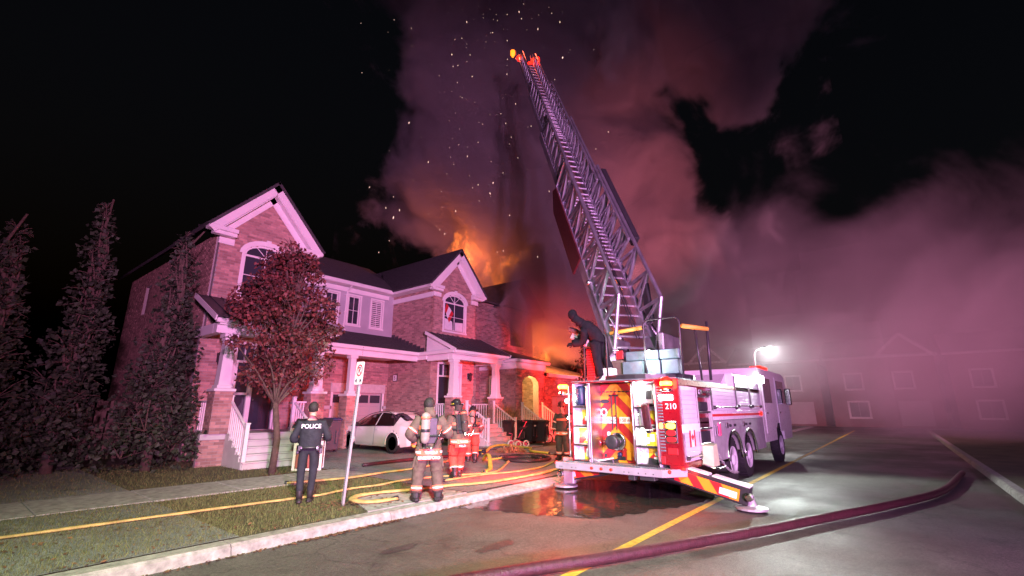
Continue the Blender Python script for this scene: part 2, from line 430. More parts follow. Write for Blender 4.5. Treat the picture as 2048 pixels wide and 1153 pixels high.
def sheet(name, m, x0, x1, ys, dz, nx=1):
    b = MB(); k = len(ys)
    for i in range(nx + 1):
        x = x0 + (x1 - x0) * i / nx
        for y in ys: b.v.append(Vector((x, y, zg(y) + dz)))
    for i in range(nx):
        for j in range(k - 1):
            a = i * k + j; b.face((a, a + k, a + k + 1, a + 1))
    return struct(b.build(name, m))
g = MB(); g.add([(-250, -250, -.05), (300, -250, -.05), (300, 250, -.05), (-250, 250, -.05)], [(0, 1, 2, 3)])
struct(g.build('ground', 'lawn_soil'))
g = MB(); g.add([(-60, -1.6, 0), (95, -1.6, 0), (95, 6.68, 0), (-60, 6.68, 0)], [(0, 1, 2, 3)])
struct(g.build('road', 'asphalt'))
g = MB(); g.add([(52, -60, .004), (59, -60, .004), (59, 60, .004), (52, 60, .004)], [(0, 1, 2, 3)])
struct(g.build('cross_road', 'asphalt'))
sheet('lawn', 'lawn_soil', -60, 52, [6.92, 9, 17.5, 60], 0.0, 1)
g = MB(); g.add([(-60, -60, .13), (52, -60, .13), (52, -1.75, .13), (-60, -1.75, .13)], [(0, 1, 2, 3)])
struct(g.build('far_lawn', 'lawn_soil'))
def kerb(name, y0, y1, front):
    """kerb sections with joints; the outer profile is rounded at the road side"""
    first = None
    x = -14.0
    while x < 52:
        L = 2.4 if x < 30 else 6
        b = MB()
        drop = 0.13 if not (front and 7.3 < x + L / 2 < 14.6) else 0.06
        pr = [(0, 0), (0.03, drop * .75), (0.07, drop), (abs(y1 - y0), drop + (0.002 if drop > .1 else 0.06))]
        pr += [(abs(y1 - y0), -.04), (0, -.04)]
        s = 1 if y1 > y0 else -1
        u = (0, s, 0)
        b.prism(pr, (x + .006, y0, 0), u, (0, 0, 1), (-1, 0, 0), L - .012)
        o = b.build('kerb_stone', 'concrete', parent=first)
        fixn(o)
        if first is None: first = o; o.name = name; struct(o)
        x += L
    return first
kerb('kerb', 6.66, 6.95, True); kerb('far_kerb', -1.58, -1.8, False)
sheet('driveway', 'asphalt_drive', 7.3, 14.75, [6.96, 9, 12, 17.5, 20.2], 0.012)
sheet('far_driveway', 'asphalt_drive', -3.5, 3.0, [6.96, 9, 12, 17.5, 20.2], 0.012)
# sidewalk slabs, each a stone of its own
root = None
x = -12.0
while x < 40:
    if not (7.0 < x + .75 < 14.8):
        b = MB(); y0, y1 = 10.55, 12.05
        b.obox((x + .75, (y0 + y1) / 2, zg(11.3) - .02), (1, 0, 0), (0, 1, .0142), (0, 0, 1), 1.485, 1.5, .09, .01)
        o = b.build('paving_slab' if root else 'sidewalk', 'concrete', parent=root)
        if root is None: root = struct(o)
    x += 1.5
# concrete pads beside the kerb and the path to the steps
pad = MB(); pad.prism([(4.95, 6.96), (7.25, 6.96), (7.25, 7.9), (5.5, 8.35)], (0, 0, zg(8) + .014), (1, 0, 0), (0, 1, 0), (0, 0, 1), .1)
struct(fixn(pad.build('concrete_pad', 'concrete')))
pp = None
for i in range(8):
    b = MB(); y0 = 7.0 + i * .9
    b.obox((16.4, y0 + .45, zg(y0 + .45) - .02), (1, 0, 0), (0, 1, .0142 if y0 > 9 else 0), (0, 0, 1), 2.6, .89, .09, .01)
    if 10.2 < y0 < 12: continue
    o = b.build('paving_slab' if pp else 'front_path', 'concrete', parent=pp)
    if pp is None: pp = struct(o)
g = MB(); g.add([(-60, 3.0, .004), (50, 3.0, .004), (50, 3.13, .004), (-60, 3.13, .004)], [(0, 1, 2, 3)])
struct(g.build('road_marking', 'road_yellow'))
# water running from the truck along the gutter
pts = [(6.58, 6.60), (7.25, 6.645), (8.02, 6.645), (9.3, 6.645), (10.33, 6.645), (11.21, 6.42), (11.61, 5.24), (11.61, 4.02), (11.02, 3.3), (9.57, 3.26), (8.56, 3.71), (7.62, 4.01), (7.13, 4.68), (6.95, 5.23), (6.8, 5.95)]
rim = []
cp = catmull([(a, b_, 0) for a, b_ in pts] + [(pts[0][0], pts[0][1], 0)], 7)[:-1]
rr = random.Random(3)
for q in cp:
    j = 0.0 if q.y > 6.55 else rr.uniform(-.07, .07)
    rim.append((q.x + j, min(q.y + j, 6.645), .007))
b = MB(); b.add(rim, [tuple(range(len(rim)))])
struct(b.build('puddle', 'puddle_water'))
for (cx, cy_, a_, b_) in ((5.2, 4.4, .35, .12), (4.3, 5.3, .28, .1), (10.6, 1.9, 1.2, .3)):
    b = MB(); ring = []
    for k in range(22):
        t = 2 * math.pi * k / 22; f = 1 + rr.uniform(-.22, .22)
        ring.append((cx + math.cos(t) * a_ * f, cy_ + math.sin(t) * b_ * f, .0065))
    b.add(ring, [tuple(range(22))]); struct(b.build('wet_patch', 'wet_asphalt'))

# ------------------------------------------------------------------ brickwork and walls
def scan(poly, v):
    xs = []
    for i in range(len(poly)):
        (x0, y0), (x1, y1) = poly[i], poly[(i + 1) % len(poly)]
        if (y0 <= v < y1) or (y1 <= v < y0): xs.append(x0 + (v - y0) / (y1 - y0) * (x1 - x0))
    xs.sort(); return [(xs[i], xs[i + 1]) for i in range(0, len(xs) - 1, 2)]
def minus(iv, cut):
    for c0, c1 in cut:
        o = []
        for a, b in iv:
            if c1 <= a or c0 >= b: o.append((a, b)); continue
            if a < c0: o.append((a, c0))
            if c1 < b: o.append((c1, b))
        iv = o
    return iv
BRICK_ME = {}
def brick_mesh(m):
    if m not in BRICK_ME:
        b = MB(); b.obox((0, -.02, 0), (1, 0, 0), (0, 1, 0), (0, 0, 1), .245, .045, .072, .004)
        me = bpy.data.meshes.new('brick'); me.from_pydata(b.v, [], b.f); me.materials.append(M[m]); BRICK_ME[m] = me
    return BRICK_ME[m]
QUOTA = {}
def poly_wall(parent, name, o, u, v, n, outer, holes=(), depth=0.12, back='mortar', brick='brick', singles=0, top=None):
    """wall face in the plane o + u*x + v*y with openings; brick courses stand 9 mm proud of the mortar"""
    o = Vector(o); u = Vector(u); v = Vector(v); n = Vector(n)
    b = MB(); loops = [outer] + list(holes)
    vs = [Vector((p[0], p[1], 0)) for lp in loops for p in lp]
    tris = tessellate_polygon([[Vector((p[0], p[1], 0)) for p in lp] for lp in loops])
    b.add([o + u * q.x + v * q.y for q in vs], tris)
    for lp in loops:
        for i in range(len(lp)):
            p, q = lp[i], lp[(i + 1) % len(lp)]
            A = o + u * p[0] + v * p[1]; B = o + u * q[0] + v * q[1]
            b.add([A, B, B - n * depth, A - n * depth], [(0, 1, 2, 3)])
    wall = b.build(name, back, parent)
    if brick is None: return wall
    jb = MB(); cnt = 0; full = []
    v0 = min(p[1] for p in outer); v1 = max(p[1] for p in outer)
    row = 0; y = v0
    rr = random.Random(sum(map(ord, name)) % 97 + int(o.x * 10))
    while y + .02 < v1:
        h = min(.072, v1 - y - .004); ym = y + h / 2
        iv = scan(outer, ym)
        for hl in holes: iv = minus(iv, scan(hl, ym))
        for a, c in iv:
            x = a + .004 - (0.128 if row % 2 else 0)
            while x < c - .03:
                xa = max(x, a + .004); xb = min(x + .245, c - .004)
                if xb - xa > .03:
                    pz = .009 + rr.uniform(-.003, .003)
                    if xb - xa > .2449 and h > .0719: full.append((xa, y, pz))
                    else:
                        jb.rv = rr.random()
                        ce = o + u * ((xa + xb) / 2) + v * ym + n * (pz - .02)
                        jb.obox(ce, u, v, n, xb - xa, h, .04)
                x += .256
        y += .083; row += 1
    rr.shuffle(full)
    k = min(singles, len(full))
    full.sort(key=lambda q: -q[1] if top else q[1]) if top is not None else None
    me = brick_mesh(brick)
    rot = Matrix((u, -n, v)).transposed()   # local x along the wall, -y outwards
    for xa, yy, pz in full[:k]:
        ob = link('brick', me, wall)
        mt = rot.to_4x4(); mt.translation = o + u * (xa + .1225) + v * (yy + .036) + n * (pz - .0425 + .0000) - wloc(wall)
        ob.matrix_basis = mt
    for xa, yy, pz in full[k:]:
        jb.rv = rr.random()
        jb.obox(o + u * (xa + .1225) + v * (yy + .036) + n * (pz - .02), u, v, n, .245, .072, .04)
    if jb.v:
        jo = jb.build('brick_courses', brick, wall); jo['kind'] = 'stuff'
    return wall

def window(parent, o, u, v, n, w, h, muntin_u=2, muntin_v=2, glass='glass_dark', fr=.06, shutter=False, inset=.07, arch=None, name='window'):
    """window set into its opening: frame > pane, muntin, slat. o = lower left corner of the opening on the wall plane"""
    o = Vector(o); u = Vector(u); v = Vector(v); n = Vector(n); d = n * -inset
    f = MB()
    def bar(x0, y0, x1, y1, t, z=0.0, dep=.05):
        c = o + d + u * ((x0 + x1) / 2) + v * ((y0 + y1) / 2) + n * (z + dep / 2)
        f.obox(c, u, v, n, x1 - x0, y1 - y0, dep, .006)
    # casing proud of the wall
    f.obox(o + u * (-.04) + v * (h / 2) + n * .012, u, v, n, .08, h + .16, .05, .008)
    f.obox(o + u * (w + .04) + v * (h / 2) + n * .012, u, v, n, .08, h + .16, .05, .008)
    f.obox(o + u * (w / 2) + v * (-.05) + n * .022, u, v, n, w + .2, .09, .085, .008)
    if arch is None: f.obox(o + u * (w / 2) + v * (h + .04) + n * .016, u, v, n, w + .16, .08, .06, .008)
    bar(0, 0, fr, h, 0); bar(w - fr, 0, w, h, 0); bar(fr, 0, w - fr, fr, 0); bar(fr, h - fr, w - fr, h, 0)
    fo = f.build(name, 'white_trim', parent)
    g = MB()
    nu, nv = muntin_u, muntin_v
    pw = (w - 2 * fr) / nu; ph = (h - 2 * fr) / nv
    for i in range(nu):
        for j in range(nv):
            g = MB(); c = o + d + u * (fr + pw * (i + .5)) + v * (fr + ph * (j + .5)) + n * .012
            g.obox(c, u, v, n, pw - .004, ph - .004, .008); g.build('pane', glass, fo)
    m_ = MB()
    for i in range(1, nu): m_.obox(o + d + u * (fr + pw * i) + v * (h / 2) + n * .03, u, v, n, .022, h - 2 * fr, .02)
    for j in range(1, nv): m_.obox(o + d + u * (w / 2) + v * (fr + ph * j) + n * .029, u, v, n, w - 2 * fr, .022, .02)
    if m_.v: m_.build('muntin', 'white_trim', fo)
    if shutter:
        k = 13
        for j in range(k):
            s_ = MB(); yy = fr + (h - 2 * fr) * (j + .5) / k
            s_.obox(o + d + u * (w * .5) + v * yy + n * .034, u, (v * .8 + n * .6), (n * .8 - v * .6), w - 2 * fr - .02, .055, .01)
            s_.build('slat', 'curtain_white', fo)
    return fo
def rect(x0, y0, x1, y1): return [(x0, y0), (x1, y0), (x1, y1), (x0, y1)]

def roof_slab(parent, name, m, quad, thick=.09):
    q = [Vector(p) for p in quad]; nn = (q[1] - q[0]).cross(q[2] - q[0]).normalized()
    if nn.z < 0: nn = -nn
    b = MB(); k = len(q)
    b.add(q + [p - nn * thick for p in q], [tuple(range(k)), tuple(range(2 * k - 1, k - 1, -1))] + [(i, i + k, (i + 1) % k + k, (i + 1) % k) for i in range(k)])
    return fixn(b.build(name, m, parent))
def shingle_rows(parent, a, b_, c, d, rows, m='roof_shingle'):
    """overlapping shingle courses between eave a-b and ridge d-c, one joined part"""
    a, b_, c, d = (Vector(q) for q in (a, b_, c, d)); nn = (b_ - a).cross(d - a).normalized()
    if nn.z < 0: nn = -nn
    s_ = MB(); rr = random.Random(5)
    for i in range(rows):
        t0 = i / rows; t1 = (i + 1.12) / rows
        L0, R0 = a.lerp(d, t0), b_.lerp(c, t0); L1, R1 = a.lerp(d, min(t1, 1)), b_.lerp(c, min(t1, 1))
        k = max(1, int((R0 - L0).length / 1.0)); 
        for j in range(k):
            s_.rv = rr.random()
            p = [L0.lerp(R0, j / k) + nn * .022, L0.lerp(R0, (j + 1) / k) + nn * .022, L1.lerp(R1, (j + 1) / k) + nn * .006, L1.lerp(R1, j / k) + nn * .006]
            q = [p[0] - nn * .02, p[1] - nn * .02]
            s_.add(p + q, [(0, 1, 2, 3), (0, 4, 5, 1)])
    o = s_.build('shingles', m, parent); o['kind'] = 'stuff'; return o

def railing(parent, p, q, h=.95, n=8, name='railing'):
    p = Vector(p); q = Vector(q); up = Vector((0, 0, 1))
    r = MB(); r.beam(p + up * h, q + up * h, .075, .06, ch=.01); ro = r.build(name, 'white_trim', parent)
    r = MB(); r.beam(p + up * .1, q + up * .1, .05, .05, ch=.008); r.build('bottom_rail', 'white_trim', ro)
    for i in range(1, n):
        t = i / n; b = MB(); b.beam(p.lerp(q, t) + up * .1, p.lerp(q, t) + up * h, .036, .036, up=(1, 0, 0)); b.build('baluster', 'white_trim', ro)
    return ro
def post(parent, p, h=1.1, s=.1):
    b = MB(); p = Vector(p); b.box(p - Vector((s / 2, s / 2, 0)), p + Vector((s / 2, s / 2, h)), .008); b.box(p + Vector((-s * .65, -s * .65, h)), p + Vector((s * .65, s * .65, h + .04)), .01)
    return b.build('newel_post', 'white_trim', parent)
# ------------------------------------------------------------------ townhouses
UZ = Vector((0, 0, 1))
def column(parent, x, y, z0, zp, z1):
    b = MB(); b.box((x - .24, y - .24, z0), (x + .24, y + .24, zp - .06)); pb = b.build('pedestal', 'mortar', parent)
    for (o, u, n) in (((x - .24, y - .24, z0), (1, 0, 0), (0, -1, 0)), ((x - .24, y + .24, z0), (0, -1, 0), (-1, 0, 0))):
        poly_wall(pb, 'pedestal_face', Vector(o) + Vector(n) * .002, u, UZ, n, rect(0, 0, .48, zp - .06 - z0), depth=.002)
    b = MB(); b.box((x - .29, y - .29, zp - .06), (x + .29, y + .29, zp + .02), .015)
    b.box((x - .2, y - .2, zp + .02), (x + .2, y + .2, zp + .12), .012)
    a, c = .16, .125
    z_ = zp + .12
    vs = [(x + i * a, y + j * a, z_) for i, j in ((-1, -1), (1, -1), (1, 1), (-1, 1))] + [(x + i * c, y + j * c, z1 - .2) for i, j in ((-1, -1), (1, -1), (1, 1), (-1, 1))]
    b.add(vs, [(0, 1, 5, 4), (1, 2, 6, 5), (2, 3, 7, 6), (3, 0, 4, 7)])
    b.box((x - .15, y - .15, z1 - .2), (x + .15, y + .15, z1 - .12), .01); b.box((x - .19, y - .19, z1 - .12), (x + .19, y + .19, z1), .012)
    return b.build('column', 'white_trim', parent)

def townhouse(label, x0, s, stucco_to, wins, singles, name='townhouse', flagwin=False, group='brick townhouses along the street'):
    """x0: corner of the projecting bay on the garage side; s = +1 bay towards +X. stucco_to: X where the stucco wall ends"""
    t = thing(name, label, 'house', (x0, 16.7, .25), group=group)
    X = lambda u: x0 + s * u
    U = Vector((s, 0, 0))
    yb, ys, yp, W = 16.7, 19.8, 15.0, 3.0
    # rear mass so nothing is hollow from the side
    b = MB(); b.box((min(X(0.05), stucco_to), ys + .26, .2), (max(X(0.05), stucco_to), 27, 7.5)); b.box((X(.13), yb + .2, .2), (X(W - .13), 27, 7.5)); b.build('rear_wall', 'brick_dark', t)
    # bay front: upper storey with gable and arched opening
    aw0, aw1, az0, az1, ar = .72, 2.2, 5.5, 6.95, .42
    arch = [(aw0, az0), (aw1, az0), (aw1, az1)] + [((aw0 + aw1) / 2 + math.cos(R(a)) * (aw1 - aw0) / 2, az1 + math.sin(R(a)) * ar) for a in range(15, 180, 15)] + [(aw0, az1)]
    outer = [(0, 4.3), (W, 4.3), (W, 7.55), (W / 2, 9.35), (0, 7.55)]
    poly_wall(t, 'gable_wall', (x0, yb, 0), U, UZ, (0, -1, 0), outer, [arch], .18, singles=singles // 2)
    # lower front wall with the door opening
    outer = [(0, .25), (W + .1, .25), (W + .1, 4.3), (0, 4.3)]
    dh = [(.5, 1.1), (1.98, 1.1), (1.98, 3.86), (.5, 3.86)]
    poly_wall(t, 'porch_wall', (x0, yb + .003, 0), U, UZ, (0, -1, 0), outer, [dh], .2)
    # side of the bay
    poly_wall(t, 'bay_side_wall', (x0, yb if s < 0 else ys + .3, 0), (0, 1 if s < 0 else -1, 0), UZ, (-s, 0, 0), rect(0, .25, 3.4 - .3 * (s < 0), 7.5), (), .1, singles=singles - singles // 2, top=True)
    poly_wall(t, 'bay_side_wall', (X(W), yb if s > 0 else ys + .3, 0), (0, 1 if s > 0 else -1, 0), UZ, (s, 0, 0), rect(0, .25, 3.1, 7.5), (), .1)
    # stucco wall of the upper storey with its windows, garage wall below
    sa, sb = sorted((stucco_to, x0)); Ls = sb - sa
    holes = [rect(w0 - sa, 5.68, w1 - sa, 7.08) for w0, w1, _ in wins]
    poly_wall(t, 'stucco_wall', (sa, ys, 0), (1, 0, 0), UZ, (0, -1, 0), rect(0, 4.9, Ls, 7.5), holes, .2, back='stucco', brick=None)
    for w0, w1, sh in wins:
        window(t, (w0, ys, 5.68), (1, 0, 0), UZ, (0, -1, 0), w1 - w0, 1.4, 2, 2, shutter=sh)
    gd0, gd1 = (max(sa + .3, sb - 2.95), sb - .28) if s > 0 else (sa + .28, min(sb - .3, sa + 2.95))
    poly_wall(t, 'garage_wall', (sa, ys + .1, 0), (1, 0, 0), UZ, (0, -1, 0), rect(0, .25, Ls, 4.9), [rect(gd0 - sa, .25, gd1 - sa, 2.5)], .18)
    b = MB(); b.box((gd0 - .14, ys + .04, 2.5), (gd1 + .14, ys + .14, 2.92), .012); b.build('lintel', 'stone', t)
    b = MB(); b.box((sa, ys + .05, 1.75), (gd0 - .02, ys + .13, 1.9), .012); b.box((gd1 + .02, ys + .05, 1.75), (sb - .02, ys + .13, 1.9), .012); b.build('stone_band', 'stone', t)
    b = MB(); b.box((gd0 - .1, ys + .05, .25), (gd0, ys + .13, 2.5), .01); b.box((gd1, ys + .05, .25), (gd1 + .1, ys + .13, 2.5), .01); b.build('garage_frame', 'white_trim', t)
    gdoor = MB(); gdoor.box((gd0, ys + .2, .25), (gd1, ys + .24, 2.5)); gd = gdoor.build('garage_door', 'garage_panel', t)
    rows, cols = 4, 4; pw = (gd1 - gd0) / cols; ph = 2.25 / rows
    for i in range(cols):
        for j in range(rows):
            b = MB(); bx0, bz0 = gd0 + pw * i, .25 + ph * j
            if j == 3:
                b.box((bx0 + .05, ys + .175, bz0 + .1), (bx0 + pw - .05, ys + .2, bz0 + ph - .1), .008); b.build('pane', 'glass_dark', gd)
            else:
                b.box((bx0 + .06, ys + .165, bz0 + .06), (bx0 + pw - .06, ys + .2, bz0 + ph - .06), .015); b.build('panel', 'garage_panel', gd)
    # gable: rakes, returns, soffit, eaves
    pk = (X(W / 2), 9.72); ex = .48
    tr = MB()
    for e in (-1, 1):
        xe = X(W / 2 + e * (W / 2 + ex)); zb = 7.52
        p0 = Vector((xe, yb - .3, zb)); p1 = Vector((pk[0], yb - .3, pk[1]))
        d = (p1 - p0).normalized(); nrm = Vector((0, -1, 0)); up = d.cross(nrm) if d.cross(nrm).z > 0 else nrm.cross(d)
        tr.obox((p0 + p1) / 2 - up * .13, d, nrm, up, (p1 - p0).length, .05, .26, .01)
        tr.obox((p0 + p1) / 2 - up * .28 + Vector((0, .15, 0)), d, nrm, up, (p1 - p0).length - .3, .3, .03)
        tr.obox((p0 + p1) / 2 - up * .40 + Vector((0, .27, 0)), d, nrm, up, (p1 - p0).length - .62, .05, .22, .01)
        xi = X(W / 2 + e * (W / 2 - .42))
        tr.box((min(xe, xi), yb - .34, 7.46), (max(xe, xi), yb - .02, 7.6), .012); tr.box((min(xi, X(W / 2 + e * (W / 2 + .3))), yb - .26, 7.34), (max(xi, X(W / 2 + e * (W / 2 + .3))), yb - .02, 7.46), .012)
        tr.box((min(X(W / 2 + e * (W / 2 + .06)), xi), yb - .1, 7.08), (max(X(W / 2 + e * (W / 2 + .06)), xi), yb - .012, 7.3), .01)
    tr.build('rake_trim', 'white_trim', t)
    fc = MB()
    fx0, fx1 = sorted((X(-ex), X(-ex + .14)))
    fc.box((fx0, yb - .3, 7.44), (fx1, ys - .38, 7.64), .015); fc.box((min(X(-ex + .14), X(-.02)), yb - .28, 7.44), (max(X(-ex + .14), X(-.02)), ys, 7.47))
    fc.box((min(X(-.06), X(-.005)), yb, 7.06), (max(X(-.06), X(-.005)), ys, 7.3), .01)
    far = stucco_to
    fa, fb = sorted((far, X(-ex + .14)))
    fc.box((fa, ys - .52, 7.46), (fb, ys - .4, 7.64), .02); fc.box((fa, ys - .4, 7.46), (fb, ys - .01, 7.49))
    fc.box((fa, ys - .05, 7.22), (fb, ys - .008, 7.44), .008)
    fc.build('eave_trim', 'white_trim', t)
    # roofs
    rl, rr_ = X(W / 2 - (W / 2 + ex + .05)), X(W / 2 + (W / 2 + ex + .05))
    yk = 23.2
    for xe in (rl, rr_):
        out_ = xe == rr_
        roof_slab(t, 'roof', 'roof_shingle', [(xe, yb - .36, 7.6), (pk[0], yb - .36, 9.82), (pk[0], 27.2 if out_ else yk, 9.82), (xe, 27.2 if out_ else yk - 3.4, 7.6)])
        shingle_rows(t, (xe, yb - .36, 7.6), (xe, yk - 3.6, 7.6), (pk[0], yk, 9.82), (pk[0], yb - .36, 9.82), 16)
    ma, mb = sorted((stucco_to - .0, X(0.6)))
    roof_slab(t, 'roof', 'roof_shingle', [(ma, ys - .5, 7.66), (mb, ys - .5, 7.66), (X(W / 2) if s > 0 else mb, 24.6, 10.3), (ma if s > 0 else X(W / 2), 24.6, 10.3)])
    shingle_rows(t, (ma, ys - .5, 7.67), (mb, ys - .5, 7.67), (mb, 24.6, 10.31), (ma, 24.6, 10.31), 26)
    # arched window of the bay
    wf = window(t, (X(aw0), yb, az0), U, UZ, (0, -1, 0), aw1 - aw0, az1 - az0, 2, 2, fr=.07, arch=True, name='arched_window')
    wc = X((aw0 + aw1) / 2); hw = (aw1 - aw0) / 2
    am = MB()
    def arcpt(a, k=0.0, y=0.0): return Vector((wc + math.cos(R(a)) * (hw + k), yb + y, az1 + math.sin(R(a)) * (ar + k)))
    for i in range(12):
        a0, a1 = i * 15, (i + 1) * 15
        for (k0, k1, y0, y1) in ((-.07, 0.0, .01, .07), (0.0, .17, -.045, .0)):
            q = [arcpt(a0, k0, y0), arcpt(a1, k0, y0), arcpt(a1, k1, y0), arcpt(a0, k1, y0)]
            am.add(q + [p + Vector((0, y1 - y0, 0)) for p in q], [(0, 1, 2, 3), (4, 7, 6, 5), (0, 4, 5, 1), (2, 6, 7, 3)])
    am.obox(arcpt(90, .1, -.03), (1, 0, 0), (0, 1, 0), UZ, .16, .09, .24, .01)
    for a in (60, 90, 120): am.beam(Vector((wc, yb + .04, az1)), arcpt(a, -.05, .04), .02, .02)
    fixn(am.build('arch_trim', 'white_trim', t))
    g = MB(); cc = Vector((wc, yb + .055, az1)); pts = [cc] + [arcpt(a, -.06, .055) for a in range(0, 181, 15)]
    g.add(pts, [(0, i, i + 1) for i in range(1, len(pts) - 1)]); g.build('pane', 'glass_dark', wf)
    if flagwin:
        # cloth with red ends hung askew inside the left sash, and a low curtain
        b = MB(); b.cur = 0
        pts = [(.08, 1.02), (.2, 1.38), (.70, .92), (.40, .42)]
        def fp(q, y=.046): return Vector((X(aw0 + q[0]), yb + y, az0 + q[1]))
        def lerp2(a, c, k): return (a[0] + (c[0] - a[0]) * k, a[1] + (c[1] - a[1]) * k)
        for k0, k1, mi in ((0, .3, 1), (.3, .7, 0), (.7, 1, 1)):
            b.cur = mi
            b.add([fp(lerp2(pts[0], pts[3], k0)), fp(lerp2(pts[0], pts[3], k1)), fp(lerp2(pts[1], pts[2], k1)), fp(lerp2(pts[1], pts[2], k0))], [(0, 1, 2, 3)])
        b.cur = 0
        b.add([fp((.1, .08)), fp((.66, .08), .05), fp((.62, .5), .05), fp((.1, .62))], [(0, 1, 2, 3)]); b.add([fp((.82, .08), .05), fp((1.38, .08), .05), fp((1.38, .52), .05), fp((.82, .48), .05)], [(0, 1, 2, 3)])
        b.build('window_cloth', ['curtain_white', 'red_print'], wf)
    # door, sidelight and transom
    df = MB()
    yd = yb + .1
    def fbar(u0, z0, u1, z1, y=-.02, dp=.1):
        df.box((min(X(u0), X(u1)), yd + y, z0), (max(X(u0), X(u1)), yd + y + dp, z1), .008)
    fbar(.42, 1.08, .52, 3.94, -.13, .12); fbar(1.96, 1.08, 2.06, 3.94, -.13, .12); fbar(.42, 3.84, 2.06, 4.0, -.14, .13)
    fbar(.5, 1.1, .57, 3.86); fbar(1.91, 1.1, 1.98, 3.86); fbar(1.3, 1.1, 1.38, 3.86); fbar(.5, 3.25, 1.98, 3.33); fbar(.9, 3.3, .93, 3.86); fbar(1.65, 3.3, 1.68, 3.86)
    fbar(1.38, 1.1, 1.45, 3.25); fbar(1.84, 1.1, 1.91, 3.25); fbar(1.38, 2.2, 1.91, 2.28); fbar(1.38, 1.1, 1.91, 1.35)
    df.build('door_frame', 'white_trim', t)
    b = MB(); b.box((min(X(.57), X(1.3)), yd + .05, 1.1), (max(X(.57), X(1.3)), yd + .1, 3.25), .01); dd = b.build('front_door', 'dark_door', t)
    for zz in (1.3, 2.2):
        for uu in (.66, .97):
            b = MB(); b.box((min(X(uu), X(uu + .24)), yd + .035, zz), (max(X(uu), X(uu + .24)), yd + .05, zz + .75), .012); b.build('panel', 'dark_door', dd)
    b = MB(); b.ball((X(1.22), yd + .01, 2.05), .035, 8, 6); b.build('door_knob', 'chrome', dd, smooth=True)
    b = MB(); b.box((min(X(.5), X(1.98)), yd + .05, 3.3), (max(X(.5), X(1.98)), yd + .07, 3.86)); b.box((min(X(1.4), X(1.9)), yd + .05, 1.3), (max(X(1.4), X(1.9)), yd + .07, 3.3)); b.build('pane', 'glass_dark', t)
    # porch deck, steps, columns, beams, shed roof
    pa, pb_ = sorted((X(-.25), X(W + .25)))
    b = MB(); b.box((pa, yp - .05, .92), (pb_, yb - .01, 1.08), .01); b.build('porch_deck', 'concrete_step', t)
    poly_wall(t, 'porch_base', (pa, yp, 0), (1, 0, 0), UZ, (0, -1, 0), rect(0, .2, pb_ - pa, .92))
    xs0, xs1 = sorted((X(.68), X(2.62)))
    nst = 5; rise = (1.08 - .22) / nst
    for i in range(nst):
        b = MB(); y1 = yp - .06; y0 = y1 - .27 * (nst - i)
        b.box((xs0, y0, .18 + rise * i + .02), (xs1, y1, .18 + rise * (i + 1) + .04), .012)
        b.box((xs0 - .01, y0 - .025, .18 + rise * (i + 1) + .0), (xs1 + .01, y0 + .06, .18 + rise * (i + 1) + .043), .01)
        b.build('step', 'concrete_step', t)
    ybot = yp - .06 - .27 * nst
    for xx in (xs0 + .04, xs1 - .04):
        post(t, (xx, yp - .02, 1.08), 1.02); post(t, (xx, ybot + .1, .2), 1.15)
        railing(t, (xx, yp - .1, 1.0), (xx, ybot + .15, .3), .95, 9)
    zc = 3.9
    column(t, X(-.02), yp + .12, 1.08, 2.3, zc); column(t, X(2.83), yp + .12, 1.08, 2.3, zc)
    railing(t, (X(-.02), yp + .4, 1.02), (X(-.02), yb - .05, 1.02), .95, 10)
    railing(t, (X(2.83), yp + .4, 1.02), (X(2.83), yb - .05, 1.02), .95, 8)
    for p, q in ((X(.25), X(.62)), ):
        railing(t, (p, yp + .1, 1.02), (q, yp + .1, 1.02), .95, 4)
    bm_ = MB()
    bm_.box((pa, yp - .02, 3.9), (pb_, yp + .26, 4.2), .01); bm_.box((pa - .12, yp - .32, 4.16), (pb_ + .12, yp - .18, 4.33), .02)
    bm_.box((pa, yp - .2, 4.12), (pb_, yp, 4.2), .01)
    for xx in (X(-.25), X(W + .25)):
        e = s * (1 if xx == X(-.25) else -1)
        bm_.box((min(xx, xx + e * .22), yp + .26, 3.9), (max(xx, xx + e * .22), yb, 4.2), .01)
    bm_.box((pa + .2, yp, 4.08), (pb_ - .2, yb, 4.12))
    # cornice that runs on along the side of the bay to the garage roof
    c0, c1 = sorted((X(-.02), X(-.3)))
    bm_.box((c0, yb, 3.98), (c1, 17.34, 4.2), .01); g0, g1 = sorted((X(-.3), X(-.44)))
    bm_.box((g0, yp - .25, 4.16), (g1, 17.1, 4.33), .02)
    ga, gb = sorted((stucco_to, X(-.3)))
    bm_.box((ga, 17.3, 3.92), (gb, 17.5, 4.2), .01); bm_.box((ga, 17.04, 4.16), (gb, 17.18, 4.33), .02); bm_.box((ga, 17.18, 4.15), (gb, 17.35, 4.18))
    bm_.box((ga, 17.5, 4.1), (gb, ys, 4.14))
    bm_.build('porch_beam', 'white_trim', t)
    # shed roof over the porch with standing seams and its boarded end
    zr0, zr1 = 4.33, 5.28
    pr = roof_slab(t, 'porch_roof', 'roof_metal', [(pa - .16, yp - .34, zr0), (pb_ + .16, yp - .34, zr0), (pb_ + .16, yb, zr1), (pa - .16, yb, zr1)], .06)
    k = 11
    for i in range(k + 1):
        b = MB(); xx = pa - .12 + (pb_ - pa + .24) * i / k
        b.beam((xx, yp - .34, zr0 + .015), (xx, yb, zr1 + .015), .025, .04); b.build('seam', 'roof_metal', pr)
    for xx in (pa - .17, pb_ + .17):
        b = MB(); b.beam((xx, yp - .36, zr0 - .06), (xx, yb, zr1 - .05), .04, .15); b.build('rake_board', 'white_trim', pr)
    b = MB(); xe = X(-.3)
